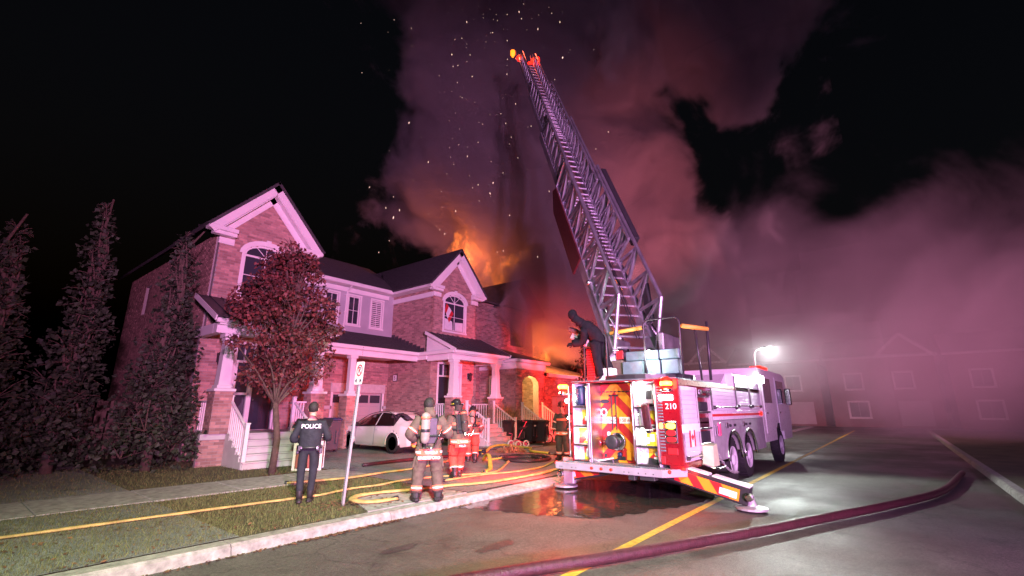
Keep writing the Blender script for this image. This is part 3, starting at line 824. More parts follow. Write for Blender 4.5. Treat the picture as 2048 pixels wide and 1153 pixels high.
    b.prism([(yp - .1, 4.2), (yb, 4.2), (yb, zr1 - .08)], (xe, 0, 0), (0, 1, 0), UZ, (-s, 0, 0), .04)
    fixn(b.build('porch_gable', 'white_trim', t))
    roof_slab(t, 'garage_roof', 'roof_shingle', [(ga, 17.04, 4.33), (X(-.005), 17.04, 4.33), (X(-.005), ys, 5.32), (ga, ys, 5.32)], .06)
    shingle_rows(t, (ga, 17.04, 4.34), (X(-.01), 17.04, 4.34), (X(-.01), ys, 5.33), (ga, ys, 5.33), 14)
    b = MB()  # stepped flashing
    for i in range(9):
        yy = 17.2 + i * .29; b.box((min(X(0), X(-.015)), yy, 4.38 + i * .106), (max(X(0), X(-.015)), yy + .27, 4.60 + i * .106))
    b.build('flashing', 'roof_metal', t)
    # lamp beside the door
    b = MB(); lx = X(2.5); b.box((lx - .05, yb - .04, 3.2), (lx + .05, yb, 3.5), .01); b.beam((lx, yb - .02, 3.45), (lx, yb - .2, 3.5), .02, .02)
    b.lathe((lx, yb - .2, 3.1), (0, 0, 1), [(.05, 0), (.075, .06), (.095, .3), (.12, .33), (.03, .42)], 6); b.build('porch_lamp', 'black_metal', t)
    return t
A = townhouse('brick townhouse with arched window in a white gable and the white sedan in its driveway', 14.76, 1, 9.9,
              [(10.93, 11.58, False), (12.12, 12.76, False), (13.42, 14.08, True)], 300, flagwin=True)
ax = 9.9
b = MB(); b.tube([(11.98, 19.4, 7.45), (11.98, 19.68, 7.25), (11.98, 19.74, 7.1), (11.94, 19.74, 5.42), (11.94, 19.6, 5.34)], .045, 8)
for zz in (7.0, 6.2, 5.6): b.box((11.88, 19.69, zz), (12.04, 19.81, zz + .05))
b.build('downpipe', 'white_trim', A)
b = MB(); b.box((14.715, 19.1, 3.08), (14.752, 19.42, 3.42), .006); pl = b.build('house_number', 'black_plastic', A)
b = MB(); b.box((14.709, 19.13, 3.11), (14.717, 19.39, 3.39), .003); b.build('number_plate', 'white_sheet', pl)
text('number', '5', .24, (14.706, 19.26, 3.25), (0, -1, 0), UZ, 'black_print', pl)
# pier with white post that carries the roof in front of the garages
pr_ = MB(); pr_.box((10.82, 17.15, .2), (11.36, 17.69, 2.26)); pq = pr_.build('pier', 'mortar', A)
for (o, u, n) in (((10.82, 17.148, 0), (1, 0, 0), (0, -1, 0)), ((10.818, 17.69, 0), (0, -1, 0), (-1, 0, 0)), ((11.362, 17.15, 0), (0, 1, 0), (1, 0, 0))):
    poly_wall(A, 'pier_face', o, u, UZ, n, rect(0, .2, .54, 2.26), depth=.002, singles=0)
b = MB(); b.box((10.77, 17.1, 2.26), (11.41, 17.74, 2.36), .015); b.box((10.93, 17.26, 2.36), (11.25, 17.58, 2.48), .012); b.box((10.97, 17.3, 2.48), (11.21, 17.54, 3.8), .01); b.box((10.92, 17.25, 3.8), (11.26, 17.59, 3.92), .012)
b.build('post', 'white_trim', A)
A2 = townhouse('brick townhouse at the near end with the red-leaved tree in front of its gable', 8.3, -1, 9.9,
               [(8.75, 9.4, False)], 200)
b = MB(); b.box((9.3, 19.55, .2), (9.42, 19.8, 2.6)); b.build('gate_post', 'white_trim', A2)
poly_wall(A2, 'end_wall', (5.29, 27, 0), (0, -1, 0), UZ, (-1, 0, 0), rect(0, .2, 7.2, 7.5), [rect(2.6, 5.6, 3.4, 6.8)], .1)
# board fence and hedge beside the end of the row
fc = thing('board_fence', 'wooden board fence left of the near-end house', 'fence', (0, 19.5, .25))
rf = random.Random(6)
for i in range(92):
    b = MB(); xx = 5.2 - i * .155; lean = rf.uniform(-.03, .03); b.beam((xx, 19.5 + rf.uniform(0, .03), .24), (xx + lean, 19.52 + rf.uniform(-.02, .04), 2.0 + rf.uniform(-.05, .05)), .135, .025, up=(0, 1, 0), ch=.004); b.build('board', 'fence_wood', fc)
for i in range(7):
    b = MB(); xx = 5.2 - i * 2.3; b.box((xx - .06, 19.56, .2), (xx + .06, 19.68, 2.1), .01); b.build('post', 'fence_wood', fc)
for zz in (.5, 1.7):
    b = MB(); b.box((-9, 19.56, zz), (5.2, 19.6, zz + .09)); b.build('rail', 'fence_wood', fc)

# the burning house beyond: brick porch with an arch, upper storey in smoke
Cc = thing('townhouse', 'burning townhouse with a lit arched brick porch and flames at its roof', 'house', (18.5, 14.7, .25), group='brick townhouses along the street')
cx0, cx1, yc = 18.5, 21.0, 14.6
arch = [(.55, 1.05), (1.95, 1.05), (1.95, 3.0)] + [(1.25 + math.cos(R(a)) * .7, 3.0 + math.sin(R(a)) * .42) for a in range(20, 180, 20)] + [(.55, 3.0)]
poly_wall(Cc, 'porch_front', (cx0, yc, 0), (1, 0, 0), UZ, (0, -1, 0), [(0, .2), (2.5, .2), (2.5, 4.0), (0, 4.0)], [arch], .35, singles=80)
poly_wall(Cc, 'porch_side', (cx0, 17.2, 0), (0, -1, 0), UZ, (-1, 0, 0), rect(0, .2, 2.6, 4.0), [rect(.95, 1.95, 1.5, 3.35)], .25)
poly_wall(Cc, 'porch_side', (cx1, yc, 0), (0, 1, 0), UZ, (1, 0, 0), rect(0, .2, 2.6, 4.0), (), .25)
window(Cc, (cx0, 16.25, 1.95), (0, -1, 0), UZ, (-1, 0, 0), .55, 1.4, 2, 4, glass='window_warm')
b = MB(); b.box((cx0 + .1, yc + .1, .9), (cx1 - .1, 17.1, 1.05)); b.build('porch_deck', 'concrete_step', Cc)
b = MB(); b.box((cx0 - .06, yc - .08, 3.72), (cx1 + .06, yc + .02, 4.06), .015); b.box((cx0 - .24, yc - .28, 4.04), (cx1 + .24, yc - .1, 4.2), .02); b.box((cx0 - .24, yc - .1, 4.04), (cx0 - .1, 17, 4.2), .02); b.box((cx0 - .07, yc - .05, 3.72), (cx0 - .005, 17.1, 4.06), .015); b.build('porch_beam', 'white_trim', Cc)
zr = 5.15
ro = MB(); ro.add([(cx0 - .28, yc - .3, 4.2), (cx1 + .28, yc - .3, 4.2), (cx1 + .28, 17.3, 4.2), (cx0 - .28, 17.3, 4.2), (cx0 + .9, 17.3, zr), (cx1 - .9, 17.3, zr)], [(0, 1, 5, 4), (1, 2, 5), (3, 0, 4), (2, 3, 4, 5), (0, 3, 2, 1)]); ro.build('porch_roof', 'roof_shingle', Cc)
poly_wall(Cc, 'front_wall', (18.05, 17.0, 0), (1, 0, 0), UZ, (0, -1, 0), [(0, .2), (5.2, .2), (5.2, 7.5), (3.6, 9.1), (2.0, 7.5), (0, 7.5)], [rect(3.0, 5.3, 4.4, 6.9), rect(1.1, 1.05, 2.1, 3.2)], .2, brick='brick_dark', singles=60)  # darker brick paints in the dimming by the smoke
b = MB(); b.box((21.05, 17.1, 5.3), (22.45, 17.14, 6.9)); b.build('dimmed_window', 'glass_dark', Cc)  # plain dark pane, painting a window dimmed away by smoke
b = MB(); b.box((19.15, 17.1, 1.05), (20.15, 17.16, 3.2), .01); b.build('front_door', 'dimmed_trim', Cc)
b = MB(); b.box((18.1, 17.2, .2), (23.2, 26, 7.5)); b.build('rear_wall', 'brick_dark', Cc)
roof_slab(Cc, 'roof', 'charred', [(17.7, 16.6, 7.5), (23.4, 16.6, 7.5), (23.4, 21.5, 10.1), (17.7, 21.5, 10.1)])
roof_slab(Cc, 'roof', 'charred', [(19.5, 16.5, 7.4), (21.65, 16.5, 9.4), (21.65, 21, 9.4), (19.5, 19.5, 7.4)]); roof_slab(Cc, 'roof', 'charred', [(23.8, 16.5, 7.4), (21.65, 16.5, 9.4), (21.65, 21, 9.4), (23.8, 19.5, 7.4)])
b = MB()
for e in (-1, 1): b.beam((21.65 + e * 2.15, 16.45, 7.35), (21.65, 16.45, 9.35), .05, .22)
b.build('rake_trim', 'dimmed_trim', Cc)
for i in range(5):
    b = MB(); b.box((18.9, yc - .05 - .27 * (5 - i), .2 + .165 * i), (20.7, yc - .02, .2 + .165 * (i + 1)), .012); b.build('step', 'concrete_step', Cc)
for xx in (18.92, 20.68):
    post(Cc, (xx, yc - .1, 1.05), 1.0); post(Cc, (xx, yc - 1.35, .2), 1.1); railing(Cc, (xx, yc - .12, 1.0), (xx, yc - 1.3, .28), .95, 9)
b = MB(); b.box((18.98, yc + .3, 2.95), (19.06, yc + .42, 3.25), .01); b.ball((19.15, yc + .28, 3.12), .085, 10, 7); pl = b.build('porch_lamp', 'lamp_warm', Cc)
lamp('porch_light', 'POINT', (19.35, yc + .45, 3.15), 170, (1.0, 0.66, 0.2), .08)
# red-lit house next to it and the ones further along the row
D = thing('townhouse', 'brick townhouse beyond the burning one, bathed in red light behind the truck', 'house', (24, 15.5, .25), group='brick townhouses along the street')
poly_wall(D, 'front_wall', (23.3, 16.2, 0), (1, 0, 0), UZ, (0, -1, 0), rect(0, .2, 6.0, 3.7), [rect(.8, .25, 3.4, 2.5), rect(4.2, .9, 5.2, 2.6)], .2, singles=60)
b = MB(); b.box((24.1, 16.34, .25), (26.7, 16.4, 2.5)); gd = b.build('garage_door', 'garage_panel', D)
for i in range(4):
    for j in range(4):
        b = MB(); b.box((24.14 + i * .65, 16.31, .3 + j * .56), (24.71 + i * .65, 16.345, .78 + j * .56), .012); b.build('panel', 'garage_panel', gd)
window(D, (27.5, 16.2, .9), (1, 0, 0), UZ, (0, -1, 0), 1.0, 1.7, 2, 2)
b = MB(); b.box((23.35, 16.42, .2), (29.3, 20.2, 3.65)); b.build('rear_wall', 'brick_dark', D)
b = MB(); b.box((23.35, 20.25, .2), (29.3, 27, 7.2)); b.build('upper_wall', 'charred', D)
b = MB(); b.box((23.2, 15.78, 3.6), (29.4, 15.95, 3.82), .015); b.box((23.2, 15.95, 3.6), (29.4, 16.18, 3.64)); b.build('eave_trim', 'white_trim', D)
roof_slab(D, 'garage_roof', 'roof_shingle', [(23.2, 15.8, 3.8), (29.4, 15.8, 3.8), (29.4, 20.2, 5.0), (23.2, 20.2, 5.0)])
roof_slab(D, 'roof', 'charred', [(23.2, 19.9, 7.2), (29.6, 19.9, 7.2), (29.6, 23.5, 9.2), (23.2, 23.5, 9.2)])

def far_house(x, y0, y1, label, h=5.6, gab=True):
    """house at the end of the street facing back along it"""
    t = thing('far_house', label, 'house', (x, (y0 + y1) / 2, 0), group='houses across the end of the street')
    L = y1 - y0
    hs = [rect(a, 3.7, a + 1.5, 5.3) for a in ((.16 * L), (.62 * L))] + [rect(.16 * L, .9, .16 * L + 1.7, 2.5)]
    gx0, gx1 = .5 * L, .98 * L
    out = [(0, 0), (L, 0), (L, h + .3), (gx1, h + .3), ((gx0 + gx1) / 2, h + 2.2), (gx0, h + .3), (0, h + .3)] if gab else rect(0, 0, L, h + .3)
    poly_wall(t, 'wall', (x, y1, 0), (0, -1, 0), UZ, (-1, 0, 0), out, hs, .3, back='far_wall', brick=None)
    for i, q in enumerate(hs):
        window(t, (x, y1 - q[0][0], q[0][1]), (0, -1, 0), UZ, (-1, 0, 0), q[1][0] - q[0][0], q[2][1] - q[1][1], 2, 1, fr=.09, glass='glass_dark')
    b = MB(); b.box((x + .32, y0, 0), (x + 8, y1, h)); b.build('rear_wall', 'far_wall', t)
    roof_slab(t, 'roof', 'roof_shingle', [(x - .4, y0 - .3, h + .3), (x - .4, y1 + .3, h + .3), (x + 4.2, y1 + .3, h + 2.6), (x + 4.2, y0 - .3, h + 2.6)], .15)
    b = MB(); b.box((x - .5, y0 - .3, h + .12), (x - .36, y1 + .3, h + .36))
    if gab:
        for e in (gx0 - .3, gx1 + .3): b.beam((x - .3, y1 - e, h + .1), (x - .3, y1 - (gx0 + gx1) / 2, h + 2.4), .1, .3)
    b.build('eave_trim', 'white_trim', t)
    b = MB(); b.box((x - .06, y1 - .9 * L, .2), (x - .01, y1 - .62 * L, 2.5)); b.build('garage_door', 'garage_panel', t)
    return t
far_house(60, 15.2, 23.4, 'far gabled house in smoke seen just right of the turntable hoop rail', 7.0)
far_house(60.3, 6.0, 14.6, 'far house in smoke with a pair of pale windows above the truck lockers', 6.6, False)
far_house(60.1, -3.5, 5.2, 'far gabled house beyond the front of the truck', 6.6)
far_house(60.4, -13, -4.4, 'far house standing second from the right beyond the cab', 6.6, False)
far_house(60.2, -23, -14, 'rightmost far gabled house across the end of the street', 6.6)
# ------------------------------------------------------------------ the ladder truck
XR, YL, YR, ZT = 9.35, 5.8, 3.3, 2.34        # rear face, left and right side, deck height
T = thing('fire_truck', 'red and white ladder fire truck with raised aerial ladder and chevron rear door', 'fire truck', (XR, 4.55, 0))
SX = Vector((1, 0, 0)); SY = Vector((0, 1, 0)); RU = Vector((0, -1, 0)); RN = Vector((-1, 0, 0))   # rear face: right, outwards
def part(name, m, parent=T, smooth=False, **k): 
    b = MB(); b._n = (name, m, parent, smooth, k); return b
def done(b): n, m, p, s, k = b._n; return b.build(n, m, p, smooth=s, **k)
# chassis and body core behind the recesses
b = part('chassis', 'black_metal'); b.box((XR + .8, 3.9, .62), (21.2, 5.2, .9)); b.box((XR + .8, 4.1, .45), (XR + 1.9, 5.0, .62)); done(b)
b = part('body', 'red_paint'); b.box((XR + .62, YR + .06, .7), (XR + 2.2, YL - .06, ZT - .03)); b.box((XR + 2.2, YR + .5, .9), (16.6, YL - .06, ZT - .03))
b.box((XR, YR + .005, .7), (XR + .62, YR + .46, ZT), .012)                       # right rear corner
b.box((XR + .03, YL - .06, .6), (XR + .62, YL - .005, ZT), .01); b.box((XR + .02, YR + .02, ZT - .03), (16.6, YL - .02, ZT), .008)
done(b)
# rear right corner is the body; beside it, left to right: step bay, ladder tunnel with chevron door, step bay
def chevrons(rx0, rx1, rz0, rz1, mid, w, o, u, v, n, parent, m='orange_sheet', direction=1, name='stripe'):
    """alternating slanted stripes (both sides of mid, rising to it) on a red sheet"""
    for side in (-1, 1):
        for k in range(-14, 26):
            c0 = rz0 + k * 2 * w; poly = rect(rx0, rz0, rx1, rz1)
            if side < 0: poly = clip_half(poly, 1, 0, mid)
            else: poly = clip_half(poly, -1, 0, -mid)
            if len(poly) < 3: continue
            sx = side * direction
            # z + |x-mid|*slope between c0 and c0+w
            poly = clip_half(poly, 1.0 * sx, 1, c0 + w + sx * mid); 
            if len(poly) < 3: continue
            poly = clip_half(poly, -1.0 * sx, -1, -(c0 + sx * mid))
            if len(poly) < 3: continue
            b = MB(); b.prism(poly, Vector(o) + Vector(n) * .004, u, v, n, .004); b.build(name, m, parent)
    return
def P_(y, z, x=XR): return Vector((x, y, z))
DX = XR + .55
b = part('chevron_door', 'red_sheet'); b.box((DX, 4.56, .62), (DX + .05, 5.46, ZT - .02), .008); door = done(b)
chevrons(0, .9, 0, 1.68, .50, .25, (DX - .002, 5.46, .63), RU, UZ, RN, door)
def onrear(x, y, z): return Vector((x, y, z))
sgn = part('sign_plate', 'white_sheet', door); sgn.box((DX - .016, 4.925, 1.44), (DX - .008, 5.295, 1.58), .003); sp = done(sgn); text('lettering', 'KEEP BACK', .098, (DX - .0175, 5.11, 1.51), RU, UZ, 'red_print', sp)
sgn = part('sign_plate', 'white_sheet', door); sgn.box((DX - .016, 4.60, 1.44), (DX - .008, 4.86, 1.58), .003); sp = done(sgn); text('lettering', '150 m', .098, (DX - .0175, 4.72, 1.51), RU, UZ, 'red_print', sp)
b = part('vent_slot', 'black_plastic', door)
for i in range(8): b.box((DX - .012, 5.36 - i * .098 - .08, 2.12), (DX - .002, 5.36 - i * .098, 2.145))
done(b)
b = part('name_badge', 'black_plastic', door); b.prism([(math.cos(R(a)) * .12, math.sin(R(a)) * .045) for a in range(0, 360, 20)], (DX - .012, 5.2, 1.92), RU, UZ, RN, .01); done(b)
b = part('crest', 'white_sheet', door); b.prism([(math.cos(R(a)) * (.075 if a % 40 else .085), math.sin(R(a)) * (.085 if a % 40 else .095)) for a in range(0, 360, 20)], (DX - .012, 5.23, 1.68), RU, UZ, RN, .01); cr = done(b)
b = part('emblem', 'red_print', cr); b.prism([(math.cos(R(a)) * .048, math.sin(R(a)) * .055) for a in range(0, 360, 20)], (DX - .0155, 5.23, 1.68), RU, UZ, RN, .003); done(b)
b = part('lock_bar', 'black_metal', door)
for yy in (5.02, 4.92):
    b.tube([(DX - .03, yy, 2.05), (DX - .03, yy, 1.30)], .014, 8)
b.tube([(DX - .03, 5.06, 2.05), (DX - .03, 4.88, 2.05)], .012, 6); b.ball((DX - .03, 5.06, 2.05), .025, 8, 6); b.ball((DX - .03, 4.88, 2.05), .025, 8, 6); done(b)
b = part('intake_pipe', 'black_metal', door, True); b.lathe((DX, 4.93, 1.06), RN, [(.17, 0), (.17, .03), (.12, .05), (.115, .2), (.15, .21), (.15, .31), (.13, .33), (.04, .335)], 20); done(b)
b = part('intake_collar', 'chrome', door, True); b.lathe((DX - .04, 4.90, 1.06), RN, [(.19, 0), (.19, .05), (.16, .06)], 20); done(b)
b = part('valve', 'red_paint', door, True); b.lathe((DX, 5.33, 1.02), RN, [(.06, 0), (.06, .1), (.085, .11), (.085, .15), (.02, .17)], 12); b.lathe((DX, 5.24, 1.03), RN, [(.055, 0), (.055, .09), (.02, .1)], 12); done(b)
b = part('gauge', 'white_sheet', door); b.box((DX - .03, 5.1, 1.14), (DX - .005, 5.17, 1.26), .008); done(b)
b = part('drain_cap', 'lamp_white', door, True); b._n = ('drain_cap', 'bin_blue', door, True, {}); b.lathe((DX, 4.88, .79), RN, [(.05, 0), (.05, .06), (.02, .075)], 12); done(b)
b = part('data_plate', 'black_plastic', door); b.box((DX - .014, 4.76, .67), (DX - .004, 4.96, .75), .004); done(b)
b = part('data_plate', 'white_sheet', door); b.box((DX - .014, 4.8, .885), (DX - .004, 5.0, .945), .003); done(b)
b = part('outlet_box', 'orange_sheet', door); b.box((DX - .05, 4.6, .68), (DX - .005, 4.72, .88), .012); done(b)
b = part('outlet_box', 'black_plastic', door); b.box((DX - .03, 5.2, .72), (DX - .005, 5.26, .79), .006); b.box((DX - .03, 5.27, .98), (DX - .005, 5.33, 1.05), .006); done(b)
# tunnel sides
b = part('tunnel_wall', 'aluminium'); b.box((XR + .03, 5.3, .62), (DX, 5.34, ZT), .006); b.box((XR + .03, 4.26, .62), (DX, 4.30, ZT), .006); b.box((XR + .05, 4.3, .6), (DX, 5.3, .63)); b.box((XR + .06, 4.3, ZT - .03), (DX, 5.3, ZT)); done(b)
# two bays of folding steps
def step_bay(y0, y1, x_in, zs, xs):
    bay = part('step_bay', 'shutter'); bay.box((x_in, y0, .64), (x_in + .02, y1, ZT - .03)); bay.box((XR + .02, y1 - .02, .64), (x_in, y1, ZT - .03)); bay.box((XR + .02, y0, .64), (x_in, y0 + .02, ZT - .03)); bay.box((XR + .02, y0, .62), (x_in, y1, .65))
    o = done(bay)
    k = 22
    for i in range(k):   # ribbed side lining
        r = part('rib', 'shutter', o); z = .68 + (ZT - .75) * i / k
        r.box((XR + .06, y1 - .035, z), (x_in - .01, y1 - .021, z + .03), .004); done(r)
    for z in zs:
        r = part('step_shelf', 'black_metal', o); r.box((XR + .0, y0 + .01, z - .02), (x_in - .02, y1 - .01, z + .02), .006); done(r)
    for x in xs: x(o)
    return o
def panel(o, y0, y1, z0, z1, x, mid, w=.2):
    p = part('warning_sheet', 'yellow_sheet', o); p.box((x - .006, y0, z0), (x, y1, z1)); q = done(p)
    chevrons(0, y1 - y0, 0, z1 - z0, mid, w, (x - .008, y1, z0), RU, UZ, RN, q, 'red_sheet')
def plate(o, y0, y1, z0, z1, x, m='white_sheet', name='label_plate'):
    p = part(name, m, o); p.box((x - .012, y0, z0), (x - .006, y1, z1), .002); done(p)
def left_items(o):
    xi = XR + .2
    panel(o, 5.38, 5.58, .68, .95, xi, .3); panel(o, 5.38, 5.70, 1.02, 1.34, xi, .5); panel(o, 5.38, 5.6, 1.42, 1.74, xi, .1)
    plate(o, 5.44, 5.53, .74, .9, xi - .004); plate(o, 5.43, 5.52, 1.06, 1.28, xi - .004); plate(o, 5.46, 5.53, 1.5, 1.6, xi - .004)
    p = part('clear_tank', 'bin_blue', o, True); p.lathe((XR + .1, 5.56, 1.84), UZ, [(.09, 0), (.11, .05), (.11, .36), (.06, .42)], 14); done(p)
    for z in (2.0, 1.6, 1.18, .8):
        p = part('bay_lamp', 'lamp_white', o, True); p.ball((XR + .05, 5.69, z), .042, 10, 7, (.7, .7, 1)); done(p)
def right_items(o):
    xi = XR + .2
    panel(o, 3.82, 4.08, .68, .98, xi, .1); panel(o, 3.8, 3.95, 1.06, 1.35, xi, .3); panel(o, 3.8, 4.05, 1.45, 1.72, xi, .0)
    p = part('equipment_case', 'yellow_sheet', o); p.box((XR + .04, 3.82, 1.02), (XR + .19, 4.05, 1.30), .02); q = done(p)
    plate(q, 3.86, 3.96, 1.12, 1.26, XR + .04); plate(q, 3.98, 4.04, 1.08, 1.2, XR + .04)
    plate(o, 3.84, 3.94, .74, .82, xi - .005); plate(o, 3.84, 3.94, .84, .92, xi - .005)
    p = part('strap', 'hose_maroon', o); p.tube(catmull([(XR + .2, 3.98, 1.82), (XR - .05, 3.98, 1.84), (XR - .06, 3.97, 1.6), (XR - .03, 3.96, 1.36)], 6), .085, 8, flat=.25, up=(1, 0, 0)); done(p)
    p = part('buckle', 'chrome', o); p.box((XR - .06, 3.9, 1.28), (XR - .0, 4.02, 1.34), .012); done(p)
    p = part('control_panel', 'galv', o); p.box((xi - .05, 3.85, 1.86), (xi - .01, 4.1, 2.25), .01); q = done(p); plate(q, 3.92, 4.04, 1.95, 2.12, xi - .05, 'black_plastic', 'screen')
    for z in (2.1, 1.64, 1.2, .9):
        p = part('bay_lamp', 'lamp_white', o, True); p.ball((XR + .06, 4.21, z), .016, 8, 5); done(p)
step_bay(5.34, 5.732, XR + .2, (.66, .99, 1.38, 1.80), [left_items])
step_bay(3.78, 4.26, XR + .2, (.66, 1.02, 1.40, 1.78), [right_items])
lamp('bay_light', 'POINT', (XR + .02, 5.6, 2.1), 11, (.93, 1, .93), .05); lamp('bay_light', 'POINT', (XR + .02, 5.6, 1.2), 10, (.95, 1, .8), .05)
lamp('bay_light', 'POINT', (XR + .02, 4.15, 2.15), 9, (.93, 1, .95), .05); lamp('bay_light', 'POINT', (XR + .02, 4.15, 1.25), 8, (.95, 1, .8), .05)
lamp('tunnel_light', 'POINT', (XR + .05, 4.45, 2.2), 6, (1, .95, .85), .05)
for y in (5.80, 5.335, 4.27, 3.775):
    b = part('grab_rail', 'aluminium', smooth=True); b.tube([(XR + .0, y, .72), (XR - .05, y, .76), (XR - .05, y, ZT - .1), (XR + .0, y, ZT - .06)], .019, 8); done(b)
# lamps and lettering of the rear right corner
b = part('tread_strip', 'diamond_plate')
for i in range(22): b.box((XR - .012, 3.64, .95 + i * .058), (XR + .0, 3.74, .98 + i * .058), .003)
done(b)
text('unit_number', '210', .155, (XR - .004, 3.475, 1.8), RU, UZ, 'white_sheet', T)
b = part('tail_lamp_frame', 'chrome'); b.box((XR - .03, 3.38, 1.1), (XR - .002, 3.62, 1.52), .015); tl = done(b)
def oval(name, m, y, z, w, h, par, x=XR - .032):
    p = MB(); p.prism([(math.copysign(abs(math.cos(R(a))) ** .7, math.cos(R(a))) * w, math.copysign(abs(math.sin(R(a))) ** .7, math.sin(R(a))) * h) for a in range(0, 360, 18)], (x - .02, y, z), RU, UZ, RN, .03)
    return p.build(name, m, par)
oval('signal_lamp', 'lamp_orange', 3.5, 1.43, .085, .055, tl); oval('signal_lamp', 'red_sheet', 3.5, 1.30, .09, .05, tl); oval('signal_lamp', 'red_sheet', 3.5, 1.18, .09, .05, tl)
oval('signal_lamp', 'lamp_orange', 3.70, 1.43, .035, .05, T, XR)
b = part('reflector', 'red_sheet'); b.box((XR - .02, 3.4, .9), (XR - .002, 3.6, 1.02), .01); b.box((XR - .02, 3.66, .72), (XR - .002, 3.74, .86), .01); done(b)
b = part('flasher', 'lamp_red_hot', smooth=True); b.lathe((XR - .05, 3.52, 2.16), UZ, [(.06, 0), (.105, .02), (.11, .1), (.09, .19), (.03, .22)], 14); done(b)
b = part('flasher_base', 'chrome', smooth=True); b.lathe((XR - .05, 3.52, 2.09), UZ, [(.12, 0), (.12, .04), (.1, .07)], 14); done(b)
for y in (3.52, 5.96):
    p = part('flasher_core', 'lamp_orange', smooth=True); p.lathe((XR - (.05 if y < 4 else .02), y, 2.20), UZ, [(.10, 0), (.117, .02), (.117, .07), (.10, .09)], 14); done(p)
b = part('work_lamp', 'lamp_white'); b.box((XR - .04, 3.42, 1.92), (XR - .005, 3.70, 2.03), .015); done(b)
b = part('flasher', 'lamp_red_hot', smooth=True); b.lathe((XR - .02, 5.96, 2.14), UZ, [(.06, 0), (.1, .02), (.105, .1), (.085, .18), (.03, .2)], 14); done(b)
b = part('flasher_base', 'chrome'); b.lathe((XR - .02, 5.96, 2.06), UZ, [(.11, 0), (.11, .04), (.09, .08)], 14); b.beam((XR + .05, 5.78, 2.08), (XR - .02, 5.96, 2.08), .06, .04); done(b)
b = part('work_lamp', 'lamp_white', smooth=True); b.ball((XR + .0, 5.87, 1.93), .05, 10, 7); done(b)
lamp('flasher_light', 'POINT', (XR - .3, 3.52, 2.25), 55, (1, .05, .02), .12); lamp('flasher_light', 'POINT', (XR - .15, 6.25, 2.25), 480, (1, .04, .02), .12)
lamp('flasher_light', 'SPOT', (16.0, 6.2, 2.7), 15000, (1, .03, .03), .2, (23, 16, 2.0), 80, .8)
lamp('flasher_light', 'SPOT', (14.5, 6.1, 2.6), 4200, (1, .03, .04), .2, (12.4, 13.0, .3), 56, .8)
b = part('work_lamp', 'lamp_white', smooth=True); b.ball((XR + .02, 5.86, 1.55), .03, 8, 6); done(b)
# step bumper, marker lamps
b = part('bumper', 'bumper_paint'); b.box((XR - .32, 3.62, .5), (XR - .28, 6.02, .64), .008)
b.beam((XR - .30, 3.63, .57), (XR + .3, 3.22, .57), .04, .14, ch=.008)
b.add([(XR - .28, 3.62, .635), (XR - .28, 6.0, .635), (XR + .3, 5.82, .635), (XR + .3, 3.24, .635), (XR - .28, 3.62, .6), (XR - .28, 6.0, .6), (XR + .3, 5.82, .6), (XR + .3, 3.24, .6)], [(3, 2, 1, 0), (4, 5, 6, 7), (0, 1, 5, 4), (1, 2, 6, 5)])
bp = done(b)
b = part('tread_plate', 'diamond_plate', bp)
for i in range(38): b.box((XR - .26, 3.66 + i * .06, .637), (XR - .02, 3.695 + i * .06, .647), .002)
done(b)
for y, m in ((5.12, 1), (4.90, 1), (4.68, 1)):
    p = part('marker_lamp', 'lamp_red', bp, True); p.ball((XR - .325, y, .57), .036, 10, 6, (.6, 1, .8)); done(p)
for (x, y) in ((XR - .19, 3.54), (XR + .2, 3.27), (XR - .2, 6.06)):
    p = part('marker_lamp', 'lamp_red_hot' if y < 6 else 'lamp_red', bp, True); p.ball((x, y, .60), .046, 10, 6, (.9, .9, .8)); done(p)
    if y > 6: lamp('marker_light', 'SPOT', (x - .1, y + .15, .75), 1500, (1, .03, .02), .06, (9.7, 8.6, 0), 90, .7)
    else: lamp('marker_light', 'POINT', (x - .12, y - .1, .6), 6, (1, .04, .02), .04)
b = part('bolt', 'black_metal', bp)
for y in (5.9, 5.85, 5.6, 5.5, 4.4, 4.3, 4.1, 3.95, 3.8): b.ball((XR - .322, y, .55), .012, 6, 4)
done(b)
b = part('tow_bracket', 'black_metal', bp); b.box((XR - .28, 4.2, .40), (XR - .1, 4.34, .5), .01); b.box((XR - .28, 3.8, .42), (XR - .1, 4.1, .5), .01); done(b)
# right side: roller shutters, step ladder recess, lockers
def side_box(name, m, x0, x1, z0, z1, proud=.0, dep=.04, par=T, ch=.008):
    p = MB(); p.box((x0, YR - proud, z0), (x1, YR - proud + dep, z1), ch); return p.build(name, m, par)
side_box('side_frame', 'red_paint', XR + .012, 16.6, ZT - .12, ZT, .004, .5); side_box('side_frame', 'white_paint', 11.4, 16.6, 1.48, 1.72, .0, .5)
side_box('side_frame', 'red_paint', XR + .012, 11.45, .62, .74, .004, .3)
def shutter(x0, x1, z0, z1, slat=.085, name='roller_shutter', bar=True):
    s_ = side_box(name, 'aluminium', x0, x1, z0, z1, -.02, .04)
    k = int((z1 - z0) / slat); h = (z1 - z0) / k
    for i in range(k):
        p = MB(); p.box((x0 + .04, YR - .004, z0 + h * i + .001), (x1 - .04, YR + .022, z0 + h * (i + 1) - .001), .003); p.build('slat', 'shutter', s_)
    for a in (x0, x1 - .04):
        p = MB(); p.box((a, YR - .014, z0), (a + .04, YR + .03, z1), .006); p.build('guide_rail', 'aluminium', s_)
    if bar:
        p = MB(); p.tube([(x0 + .06, YR - .045, z0 + .08), (x1 - .06, YR - .045, z0 + .08)], .018, 8); p.build('lift_bar', 'chrome', s_)
        for a in (x0 + .1, x1 - .1):
            p = MB(); p.box((a - .05, YR - .06, z0 + .03), (a + .05, YR - .0, z0 + .11), .012); p.build('latch', 'black_metal', s_)
    return s_
